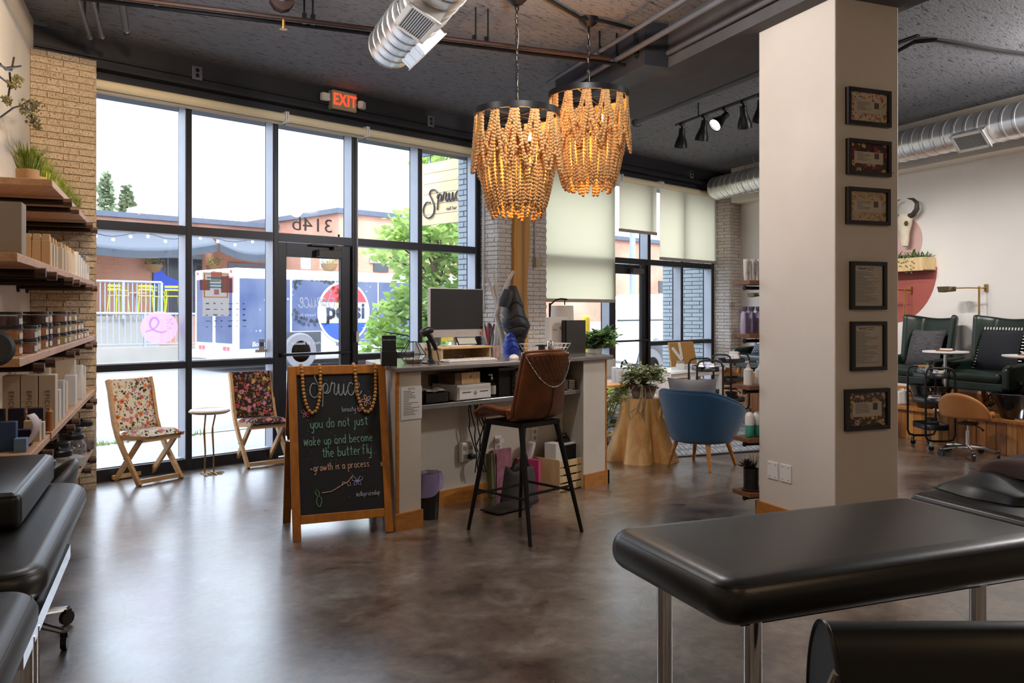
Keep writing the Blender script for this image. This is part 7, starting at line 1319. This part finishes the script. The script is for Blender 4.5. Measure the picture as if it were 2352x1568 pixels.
for a_ in [('cream_pot','pink pot on the top tray of the far cart','jar',-.14,-.04,.755,.03,.06,M['whitep'],M['pinkp'],False),('cream_pot','white pot on the top tray of the far cart','jar',-.07,-.05,.755,.035,.08,M['whitep'],M['whitep'],False),('clip_jar','wide white jar on the top tray of the far cart','jar',.04,-.02,.755,.075,.12,M['ivory'],M['whitep'],False),('tool_can','dark speckled canister on the top tray of the far cart','canister',.16,.02,.755,.06,.11,M['dkcan'],M['honey'],False),('bowl','black round bowl on the bottom tray of the far cart','bowl',0,0,.215,.10,.11,M['black'],M['black'],False)]:
    nm,lb,ct,dx,dy,z,r,h,m1_,m2_,gl=a_; pot_(nm,lb,ct,c2,A,dx,dy,z,r,h,m1_,m2_,gl)
A=rad(45); c3=Vector((c3.x+.12,c3.y+.12,0))
for i,(dx,dy,mm) in enumerate([(-.1,-.05,M['whitep']),(-.02,.06,M['whitep']),(.05,-.04,mat('lilac pot',L('c5b8dc'),.5)),(.12,.04,M['bluep'])]): pot_('cream_pot',f'{["plain white","second white","lilac","pale blue"][i]} small pot on the cart behind the blue chair','jar',c3,A,dx,dy,.755,.035,.07,mm,M['whitep'])
# ================= shelves on the far side of the column =================
cw=CW1
for i,(z,lb) in enumerate([(1.67,'top small wooden pipe shelf behind the column'),(1.29,'small wooden pipe shelf with purple bottles behind the column'),(.925,'small wooden pipe shelf with lotion bottles behind the column'),(.55,'small wooden pipe shelf with teal bottles behind the column'),(.165,'lowest small wooden pipe shelf with the dark succulent behind the column')]):
    t=T('wall_shelf',lb,'shelf',nw(0,0,0),RW); obj('board',MB().box(3.775,cw,z-.03,4.36,cw+.20,z),M['oldwood'],t,smooth=False,bevel=.002); 
    for w_ in (.04,): obj('pipe_bracket',MB().cyl((3.82,cw+.10,z-.052),(4.34,cw+.10,z-.052),.012,8).cyl((3.81,cw+.10,z-.052),(3.80,cw+.10,z-.052),.018,8).cyl((3.92,cw,z-.052),(3.92,cw+.17,z-.052),.012,8),M['pipe'],t)
G5='bottles on the shelves behind the column'
M['purple']=mat('purple bottle',L('6d5f86'),.4); M['lilac']=mat('lilac bottle',L('b9afd0'),.4); M['teal']=mat('teal bottle',L('4fb5a2'),.4)
for i in range(3):
    q=nw(3.825+i*.06,cw+.10+.035*0,1.67); t=T('tube_bottle',f'white lettered tube bottle on top shelf behind column, {ORD[i]} from the window','bottle',q,RW,G5); obj('body',MB().lathe([(.018,0),(.024,.04),(.027,.15),(.026,.155),(0,.155)],n=12,sy=.7),M['paper'],t); mb=MB(); lines(mb,Vector((-.016,-.0195,.13)),Vector((1,0,0)),Vector((0,0,1)),.032,8,.012,0,i); obj('print',mb,M['ink'],t,smooth=False)
for i in range(3):
    q=nw(3.805+i*.062,cw+.10,1.29); t=T('lilac_bottle',f'lilac waisted bottle on second shelf behind column, {ORD[i]} from the window','bottle',q,RW,G5); obj('body',MB().lathe([(.026,0),(.030,.06),(.024,.14),(.012,.165),(.012,.18),(0,.18)],n=14),M['lilac'],t); obj('cap',MB().lathe([(.02,.165),(.024,.195),(0,.195)],n=14),M['purple'],t); obj('stripe',MB().box(-.012,-.032,.01,.012,-.02,.15),M['purple'],t,smooth=False)
for i in range(2): q=nw(3.84+i*.10,cw+.10,.925); pump_bottle('lotion_bottle',f'pale pump bottle on third shelf behind column, {ORD[i]} from the window',q.x,q.y,.925,.034,.13,M['ivory'],M['whitep'],None,'bottle',G5)
for i in range(3):
    q=nw(3.835+i*.07,cw+.08,.55); t=T('teal_bottle',f'white and teal bottle on fourth shelf behind column, {ORD[i]} from the window','bottle',q,RW,G5); obj('body',MB().lathe([(0,0),(.024,.003),(.032,.015),(.032,.09)],n=16),M['teal'],t); obj('cap',MB().lathe([(.0322,.088),(.0322,.15),(.024,.172),(.01,.18),(0,.181)],n=16),M['whitep'],t)
q=nw(3.855,cw+.09,.165); t=T('potted_succulent','dark succulent in a black woven pot on the lowest shelf behind the column','plant',(q.x,q.y,.165),RW); obj('saucer',MB().lathe([(0,0),(.06,0),(.07,.015),(0,.012)],n=20),mat('brown saucer',L('4a3630'),.5),t)
mb=MB(); 
def wv_(a,b): an=2*pi*a; r=.052*(1+.05*math.sin(b*30)*math.cos(an*14)); return (r*math.cos(an),r*math.sin(an),.012+.15*b)
obj('pot',MB().surf(wv_,56,24,cu=True),M['black'],t,ang=80); mb=MB()
for i in range(22): a=i*2.4; el=.2+.055*i; d=Vector((math.cos(a)*math.cos(el),math.sin(a)*math.cos(el),math.sin(el)*.8)); s_=Vector((-math.sin(a),math.cos(a),0))*.012; b=Vector((-.03,0,.17)); mb.add([b,b+d*.05+s_,b+d*.085,b+d*.05-s_,b+d*.05-Vector((0,0,.008))],[(0,1,4),(1,2,4),(2,3,4),(3,0,4)])
obj('rosette_leaf',mb,mat('aubergine leaf',L('2a2428'),.4),t,smooth=False,kind='stuff'); mb=MB()
for a,l in ((-.4,.14),(.3,.16),(1.2,.12),(2.2,.13)): d=Vector((math.cos(a)*.35,math.sin(a)*.35,1)).normalized()*l; s_=Vector((.012,.006,0)); b=Vector((.03,.0,.15)); mb.add([b-s_,b+s_,b+d],[(0,1,2)])
obj('aloe_leaf',mb,M['leafd'],t,smooth=False)
# ================= pedicure platform along the right wall =================
PZ=.36; PF=7.78; w0,w1=3.2,11.55
pf_=T('pedicure_platform','raised cedar platform along the right wall carrying the green chairs','platform',(0,0,0))
obj('core',nwbox(MB(),PF+.02,w0,0,NR,w1,PZ-.03),M['platform'],pf_,smooth=False)
k=0; w_=w0; q=random.Random(4); fm=[M['platform'],wood('cedar board b',"b5742f","7d461a",(10,10,1.2),.4,coat=.2),wood('cedar board c',"d69a52","a06a2f",(10,10,1.2),.4,coat=.2)]
while w_<w1-.02:
    b_=.115; obj('board',nwbox(MB(),PF,w_+.002,0,PF+.021,min(w_+b_,w1)-.002,PZ-.03),fm[q.randrange(3)],pf_,smooth=False,bevel=.003,seg=1); w_+=b_
for i in range(7): a=PF-.03+i*(NR-PF+.03)/7; obj('deck_board',nwbox(MB(),a+.0015,w0,PZ-.03,a+(NR-PF+.03)/7-.0015,w1,PZ),fm[i%3],pf_,smooth=False)
struct('baseboard_right',nwbox(MB(),NR-.02,w0,PZ,NR,w1,PZ+.13),M['honey'],smooth=False)
FA=math.atan2(-Nd.y,-Nd.x)+pi/2  # local -y looks into the room
def wing_chair(label,w_,n_=8.30):
    p=nw(n_,w_,PZ); t=T('wing_chair',label,'chair',p,FA,'green wing chairs on the platform')
    def back(a,b):
        x=2*a-1; k=abs(x); z=.36+.70*b; hw=.33+.04*b; y=.22+.10*b-.20*max(0,(k-.55)/.45)**1.5*(1 if b>.15 else b/.15); zz=z-(.05*(1-k*k) if b>.9 else 0)*1.0; return (x*hw,y,zz)
    obj('backrest',MB().surf(back,24,12),M['green'],t,solid=.07,subd=1,ang=80)
    for s in (-1,1): obj('arm',MB().prism([(s*.37-.045,-.33,.26),(s*.37-.045,.26,.26),(s*.37-.045,.26,.58),(s*.37-.045,-.26,.53),(s*.37-.045,-.33,.50)],(.09,0,0)),M['green'],t,smooth=False,bevel=.035,seg=4)
    obj('seat_frame',MB().box(-.34,-.31,.24,.34,.26,.34),M['green'],t,smooth=False,bevel=.02,seg=3); obj('seat_cushion',MB().box(-.32,-.33,.33,.32,.22,.45),M['green'],t,smooth=False,bevel=.05,seg=4)
    for sx in (-1,1):
        for sy in (-1,1): obj('leg',MB().tube([(sx*.29,sy*.22-.03,.25),(sx*.35,sy*.29-.03,0)],[.03,.017],10),M['honey'],t)
    return t
W1=tonw(onn(2128,800,8.4))[1]; W2=tonw(onn(2300,800,8.4))[1]; W3=10.45
wing_chair('green leather wing chair with the ragged grey pillow beside the planter',W1); wing_chair('green leather wing chair with the dark blanket-stitched pillow',W2); wing_chair('green leather wing chair in the corner beside the far brick pillar',W3); wing_chair('green leather wing chair at the right picture edge, only its arm seen',W2-1.15)
def onchair(w_,n_,z): return nw(n_,w_,z)
g=G('ragged grey weave'); v=g.co(scale=(1,1,9)); n_=g.noise(v,14,5,.8); g.p(Base_Color=g.ramp(n_,(.35,L('2f2d30')),(.65,L('6d6a6e'))),Roughness=.95); g.bump(n_,.8,.02)
pillow('throw_pillow','ragged grey textured pillow on the wing chair beside the planter',onchair(W1+.02,8.34,PZ+.43),FA,-.28,.50,.46,.10,g.m); pillow('throw_pillow','navy pillow with white blanket stitching on the wing chair',onchair(W2+.03,8.33,PZ+.43),FA,-.28,.52,.48,.11,mat('navy felt',L('191a22'),.9),M['paper'])
g=G('grey printed cloth'); v=g.co(); br=g.n('TexBrick',{'Vector':g.n('CombineXYZ',{0:g.n('SeparateXYZ',{0:v}).outputs[0],1:g.n('SeparateXYZ',{0:v}).outputs[2]}).outputs[0],'Color1':L('e0dfe0'),'Color2':L('d5d5d8'),'Mortar':L('4d5560'),'Scale':1.,'Mortar Size':.012,'Brick Width':.05,'Row Height':.028}); g.p(Base_Color=br.outputs[0],Roughness=.9); pillow('throw_pillow','grey pillow with rows of white dashes on the corner wing chair',onchair(W3-.03,8.25,PZ+.43),FA+.3,-.5,.50,.48,.10,g.m)
def tray_table(label,w_,n_=7.98):
    t=T('tray_table',label,'table',nw(n_,w_,PZ)); obj('tabletop',MB().lathe([(0,.62),(.20,.62),(.235,.635),(.235,.65),(0,.65)],n=32),M['whitep'],t); obj('pedestal',MB().cyl((0,0,0),(0,0,.62),.022,10),M['chrome'],t); obj('foot',MB().lathe([(0,0),(.14,0),(.14,.015),(0,.02)],n=20),M['chrome'],t)
    b=T('remote_tray','dark flat tray lying on the '+label,'tray',nw(n_,w_,PZ+.65)); obj('plate',MB().cbox(0,0,.006,.2,.14,.012),M['oldwood'],b,smooth=False); obj('remote',MB().cbox(.02,0,.02,.04,.12,.016),M['whitep'],b,smooth=False)
Wm=tonw(onn(2172,806,7.98))[1]; tray_table('round white tray table between the two green chairs',Wm); tray_table('round white tray table at the right picture edge',tonw(onn(2362,820,7.98))[1]); tray_table('round white tray table by the corner wing chair',W3-.58)
def bowl(label,w_,n_=7.97):
    t=T('pedicure_bowl',label,'bowl',nw(n_,w_,PZ)); obj('basin',MB().lathe([(0,0),(.13,0),(.15,.02),(.225,.24),(.235,.255),(.22,.26),(.2,.235),(.13,.04),(0,.035)],n=32),mat('black gloss bowl',L('121214'),.15,var=.05),t); obj('tap',MB().tube([(.20,0,.24),(.21,0,.33),(.16,0,.36),(.12,0,.33)],.014,8),M['blackmetal'],t)
bowl('glossy black pedicure bowl in front of the chair with the ragged pillow',tonw(onn(2138,925,7.97))[1]); bowl('glossy black pedicure bowl at the right picture edge',tonw(onn(2335,940,7.97))[1]); bowl('glossy black pedicure bowl in front of the corner wing chair',W3-.35)
sw_=T('white_box','crumpled white bag on the platform deck beside the column edge','bag',nw(7.95,tonw(onn(2072,910,7.95))[1],PZ)); obj('body',MB().surf(lambda a,b:((.10-.02*b+.01*math.sin(a*30))*math.cos(2*pi*a),(.08-.02*b)*math.sin(2*pi*a),.17*b+.012*math.sin(a*23)*b),24,6,cu=True),M['paper'],sw_,solid=.004)
def cords(label,w_,n_): 
    t=T('cord_tangle',label,'cable',nw(n_,w_,PZ)); q=random.Random(int(w_*10))
    for i in range(4): obj('cord',MB().tube([(q.uniform(-.15,.15),q.uniform(-.1,.1),.01+q.uniform(0,.18)) for k in range(7)],.005,5),M['black'],t)
cords('tangled black cords behind the near cart on the platform',Wm-.15,8.55); cords('tangled black cords under the chair beside the planter',W1+.3,8.55)
# tan pedicure stools
q=nw(7.36,6.16); roll_stool('pedicure_stool','tan leather low-backed rolling stool in front of the near platform',7.40,6.20,RW+rad(-75),.36,M['tan'],1.05,'tan pedicure stools'); roll_stool('pedicure_stool','tan leather rolling stool half hidden behind the column edge',7.40,7.55,RW+rad(-80),.36,M['tan'],1.05,'tan pedicure stools'); roll_stool('pedicure_stool','tan leather rolling stool right of the manicure table',7.42,10.12,RW+rad(-60),.38,M['tan'],1.0,'tan pedicure stools'); roll_stool('pedicure_stool','tan leather rolling stool behind the column shelves',7.30,9.1,RW+rad(-90),.38,M['tan'],1.0,'tan pedicure stools')
# brass swing-arm lamps on the wall
def wall_lamp(label,w_,z=1.72):
    p=nw(NR-.01,w_,z); t=T('reading_lamp',label,'lamp',p,FA); obj('wall_mount',MB().cbox(0,-.01,0,.035,.02,.09),M['brass'],t,smooth=False); obj('arm',MB().tube([(0,-.02,0),(0,-.12,0),(-.0,-.30,0),(-.14,-.34,.0)],.008,6).cyl((0,-.12,.02),(0,-.12,-1.15),.011,8),M['brass'],t)
    mb=MB(); mb.M=Matrix.Translation((-.14,-.34,0))@Matrix.Rotation(.0,4,'Z'); mb.add([(0,-.03,.012),(-.04,-.05,.02),(-.20,-.05,.02),(-.20,.05,.02),(-.04,.05,.02),(0,.03,.012),(-.03,-.05,-.035),(-.18,-.05,-.045),(-.18,.05,-.045),(-.03,.05,-.035)],[(0,1,2,3,4,5),(1,6,7,2),(2,7,8,3),(3,8,9,4),(0,6,1),(5,4,9),(0,5,9,6)]); obj('shade',mb,mat('aged brass shade',L('5f5440'),.35,.8),t,smooth=False,solid=.004); return t
wall_lamp('brass swing arm lamp on the right wall between the two green chairs',tonw(onn(2246,660,NR-.15))[1]); wall_lamp('brass swing arm lamp beside the terracotta disc at the column edge',tonw(onn(2074,662,NR-.15))[1]); wall_lamp('brass swing arm lamp at the right picture edge',tonw(onn(2246,660,NR-.15))[1]-1.25); wall_lamp('brass swing arm lamp by the far brick pillar',W3+.2)
# planter box on the right wall
wa=tonw(onn(2122,605,NR-.2))[1]; pb=T('wall_planter','pale wooden planter box of succulents on the right wall above the terracotta disc','planter',nw(NR-.11,wa+.42,1.955),FA); Lh=.42
for s in (0,1): obj('side_board',MB().box(-Lh,[-.11,.095][s],0,Lh,[-.095,.11][s],.165),M['pine'],pb,smooth=False,bevel=.002)
for x in (-Lh,Lh-.016): obj('end_board',MB().box(x,-.095,0,x+.016,.095,.165),M['pine'],pb,smooth=False)
obj('bottom',MB().box(-Lh,-.095,0,Lh,.095,.012).box(-Lh+.016,-.095,.12,Lh-.016,.095,.13),M['oldwood'],pb,smooth=False)
q=random.Random(5); mb=MB()
for i in range(9):
    cx=-Lh+.08+i*.085; n_=22; big=.14 if i%3 else .22
    for k in range(n_): a=q.uniform(0,6.28); el=q.uniform(.15,1.35); d=Vector((math.cos(a)*math.cos(el),math.sin(a)*math.cos(el),math.sin(el)))*big*q.uniform(.6,1.1); s_=Vector((-math.sin(a),math.cos(a),0))*.010; b=Vector((cx,q.uniform(-.05,.05),.13)); m_=b+d*.55+Vector((0,0,.02)); e_=b+d-Vector((0,0,.05*(1.3-el))); mb.add([b-s_,b+s_,m_+s_,m_-s_,e_],[(0,1,2,3),(3,2,4)])
obj('succulents',mb,mat('succulent green',L('4a5f48'),.5,c2=L('7f9a5a'),vsc=10),pb,smooth=False); mb=MB()
for i in range(40): x=q.uniform(-.2,.3); z=.13-q.uniform(0,.17); y=-.115-q.uniform(0,.02); mb.ball((x,y,z),.009,5,4)
obj('trailing_pearls',mb,M['leafd'],pb)
# horned skull
sk_=T('horned_skull','pale horned animal skull hung on the right wall above the planter','skull',onn(2078,520,NR-.10),FA); g_=mat('bone',L('d9cdb8'),.6,var=.12,vsc=14); 
obj('cranium',MB().lathe([(0,-.26),(.045,-.25),(.06,-.18),(.065,-.08),(.095,.02),(.105,.10),(.07,.16),(0,.17)],n=18,sy=.75),g_,sk_)
for s in (-1,1): obj('eye_socket',MB().ball((s*.075,-.055,.03),.03,8,6,(1,.6,1.1)),mat('socket',L('5a4630'),.8),sk_); obj('horn',MB().tube([(s*.07,0,.12),(s*.14,-.0,.14),(s*.20,-.01,.20),(s*.20,-.01,.28),(s*.14,-.01,.33),(s*.06,-.02,.35)],[.035,.035,.032,.026,.018,.005],10),mat('dark horn',L('3d3630'),.4,var=.3),sk_)
# ---- decals on the window glass ----
def lmat(name,c,k=.7):
    g=G(name); a=g.n('BsdfTranslucent',{'Color':L(c)}); b=g.n('BsdfDiffuse',{'Color':L(c)}); m=g.n('MixShader',{0:k}); g.t.links.new(b.outputs[0],m.inputs[1]); g.t.links.new(a.outputs[0],m.inputs[2]); g.t.links.new(m.outputs[0],g.o.inputs[0]); return g.m
gy=YW+.145
def fmat(name,c):
    g=G(name); t=g.n('BsdfTransparent',{'Color':c}); g.t.links.new(t.outputs[0],g.o.inputs[0]); return g.m
def decal(name,label,cat_,u,v): q=onY(u,v,gy); return T(name,label,cat_,(q.x,gy,q.z))
dp=onY(366,752,gy).x*S_+gy*C_
d=decal('window_decal','round pink ribbon decal on the lower left window pane','sticker',366,752); R_=37.5*dp/F; g=G('pink film'); tr=g.n('BsdfTransparent'); df=g.n('BsdfTranslucent',{'Color':L('e9b8e4')}); d2_=g.n('BsdfDiffuse',{'Color':L('e6b9e2')}); mx=g.n('MixShader',{0:.35}); g.t.links.new(df.outputs[0],mx.inputs[1]); g.t.links.new(d2_.outputs[0],mx.inputs[2]); m2=g.n('MixShader',{0:.8}); g.t.links.new(tr.outputs[0],m2.inputs[1]); g.t.links.new(mx.outputs[0],m2.inputs[2]); g.t.links.new(m2.outputs[0],g.o.inputs[0])
mb=MB(); mb.quad(*[(R_*1.15*math.cos(2*pi*k/40),0,R_*math.sin(2*pi*k/40)) for k in range(40)]); obj('disc',mb,g.m,d,smooth=False)
def ribbon(P,w_,c,nm):
    mb=MB(); C=[Vector((p.x,0,p.y)) for p in cat(P,6)]; n=len(C)
    for i in range(n-1):
        t=(C[i+1]-C[i]); s_=Vector((t.z,0,-t.x)).normalized()*w_*(.55+.45*math.sin(pi*i/n)); t2=(C[min(i+2,n-1)]-C[i]); s2=Vector((t2.z,0,-t2.x)).normalized()*w_*(.55+.45*math.sin(pi*(i+1)/n)); mb.quad(C[i]-s_+Vector((0,-.002,0)),C[i]+s_+Vector((0,-.002,0)),C[i+1]+s2+Vector((0,-.002,0)),C[i+1]-s2+Vector((0,-.002,0)))
    obj(nm,mb,c,d,smooth=False)
cv=fmat('violet film',(.72,.58,.92,1)); r=R_
ribbon([(-.85*r,-.25*r),(-.3*r,-.05*r),(-.05*r,.3*r),(-.2*r,.58*r),(-.45*r,.55*r),(-.58*r,.2*r),(-.4*r,-.1*r),(.1*r,-.3*r),(.45*r,-.2*r)],.07*r,cv,'ribbon'); mb=MB(); q=random.Random(3)
for i in range(16): x=r*(.4+.42*q.random()); z=r*(-.1+.65*q.random()); s_=r*.05; mb.quad((x,-.002,z),(x-s_,-.002,z+s_),(x-s_*.6,-.002,z-s_*.4)).quad((x,-.002,z),(x+s_,-.002,z+s_),(x+s_*.6,-.002,z-s_*.4))
obj('butterfly',mb,fmat('violet print',(.6,.45,.78,1)),d,smooth=False,kind='stuff')
a=onY(465,624,gy); b=onY(526,726,gy); pw_=b.x-a.x; ph=a.z-b.z; po=T('window_poster','grey printed event poster with an orange border on the window pane','poster',((a.x+b.x)/2,gy-.003,(a.z+b.z)/2)); obj('sheet',MB().box(-pw_/2,0,-ph/2,pw_/2,.001,ph/2),lmat('poster paper','d2d2d4',.6),po,smooth=False)
bdz=ph/2; mb=MB(); fx=pw_/2-.012; zt,zb=ph/2-.012,ph/2-ph*.58
for x0,z0,x1_,z1 in ((-fx,zt-.012,fx,zt),(-fx,zb,fx,zb+.012),(-fx,zb,-fx+.012,zt),(fx-.012,zb,fx,zt)): mb.box(x0,-.001,z0,x1_,0,z1)
obj('border',mb,fmat('poster orange',(.9,.62,.33,1)),po,smooth=False)
obj('artwork',MB().box(-.05,-.001,zb+.17,.06,0,zb+.25).box(-.16,-.001,zb+.07,-.06,0,zb+.17).box(.05,-.001,zb+.05,.18,0,zb+.21).box(-.02,-.001,zb+.03,.03,0,zb+.08),fmat('poster art',(.72,.5,.46,1)),po,smooth=False)
mb=MB(); 
for i in range(4): mb.box(-fx+.03,-.001,zt-.05-i*.03,fx*(.55 if i!=1 else .35),0,zt-.034-i*.03)
obj('headline',mb,fmat('poster ink',(.45,.56,.54,1)),po,smooth=False); mb=MB(); q=random.Random(9)
for i in range(5):
    for k in range(6): x=-fx+.02+k*.075; z=zb-.06-i*.055; mb.box(x,-.001,z,x+q.uniform(.015,.05),0,z+q.uniform(.006,.016))
obj('sponsor_print',mb,fmat('poster grey',(.5,.5,.5,1)),po,smooth=False,kind='stuff')
d=decal('window_sticker','small blue and grey sticker low on the second window pane','sticker',601,802); obj('label',MB().box(-.03,-.001,0,.03,0,.10).box(-.07,-.001,-.03,.07,0,0),M['hem'],d,smooth=False); obj('badge',MB().box(-.02,-.003,.03,.02,-.001,.07),M['blue'],d,smooth=False)
d=decal('street_number','dark mirrored number decal on the pane above the door','lettering',718,518); text('lettering','314b',.20,mat('smoke vinyl',L('6d6a68'),.5),d,(0,-.004,0),ext=.0005,mirror=True,kx=1.25)
d=decal('door_decal','white mirrored script lettering inside a leaf wreath on the glass door','lettering',712,694); d.location.y=YW+.045; wv=lmat('white vinyl','e6e8ee',.6)
s0=.105; q=script('Spruce',lambda x,y:(.24-x*s0,0,-.06+y*s0),.0055,4,4); mb=MB(); mb.add(q.v,q.f); obj('lettering',mb,wv,d,smooth=False); text('lettering','beauty bar',.05,wv,d,(-.10,-.002,-.13),ext=.0005,mirror=True); text('lettering','Be You. Be Here. Be Beautiful.',.045,wv,d,(0,-.002,-.42),ext=.0005,mirror=True,shear=.2); text('lettering','www.sprucebeautybar.com',.04,wv,d,(0.02,-.002,-.84),ext=.0005,mirror=True); mb=MB(); q=random.Random(2)
for i in range(120):
    a=rad(-150+300*i/120); c=Vector((.30*math.cos(a),0,.24*math.sin(a)+.02)); dd=Vector((q.uniform(-1,1),0,q.uniform(-1,1))).normalized()*.055; e_=Vector((dd.z,0,-dd.x))*.3; mb.quad(c,c+dd*.5+e_,c+dd,c+dd*.5-e_)
obj('wreath_leaf',mb,fmat('olive vinyl leaf',(.60,.56,.42,1)),d,smooth=False,kind='stuff')
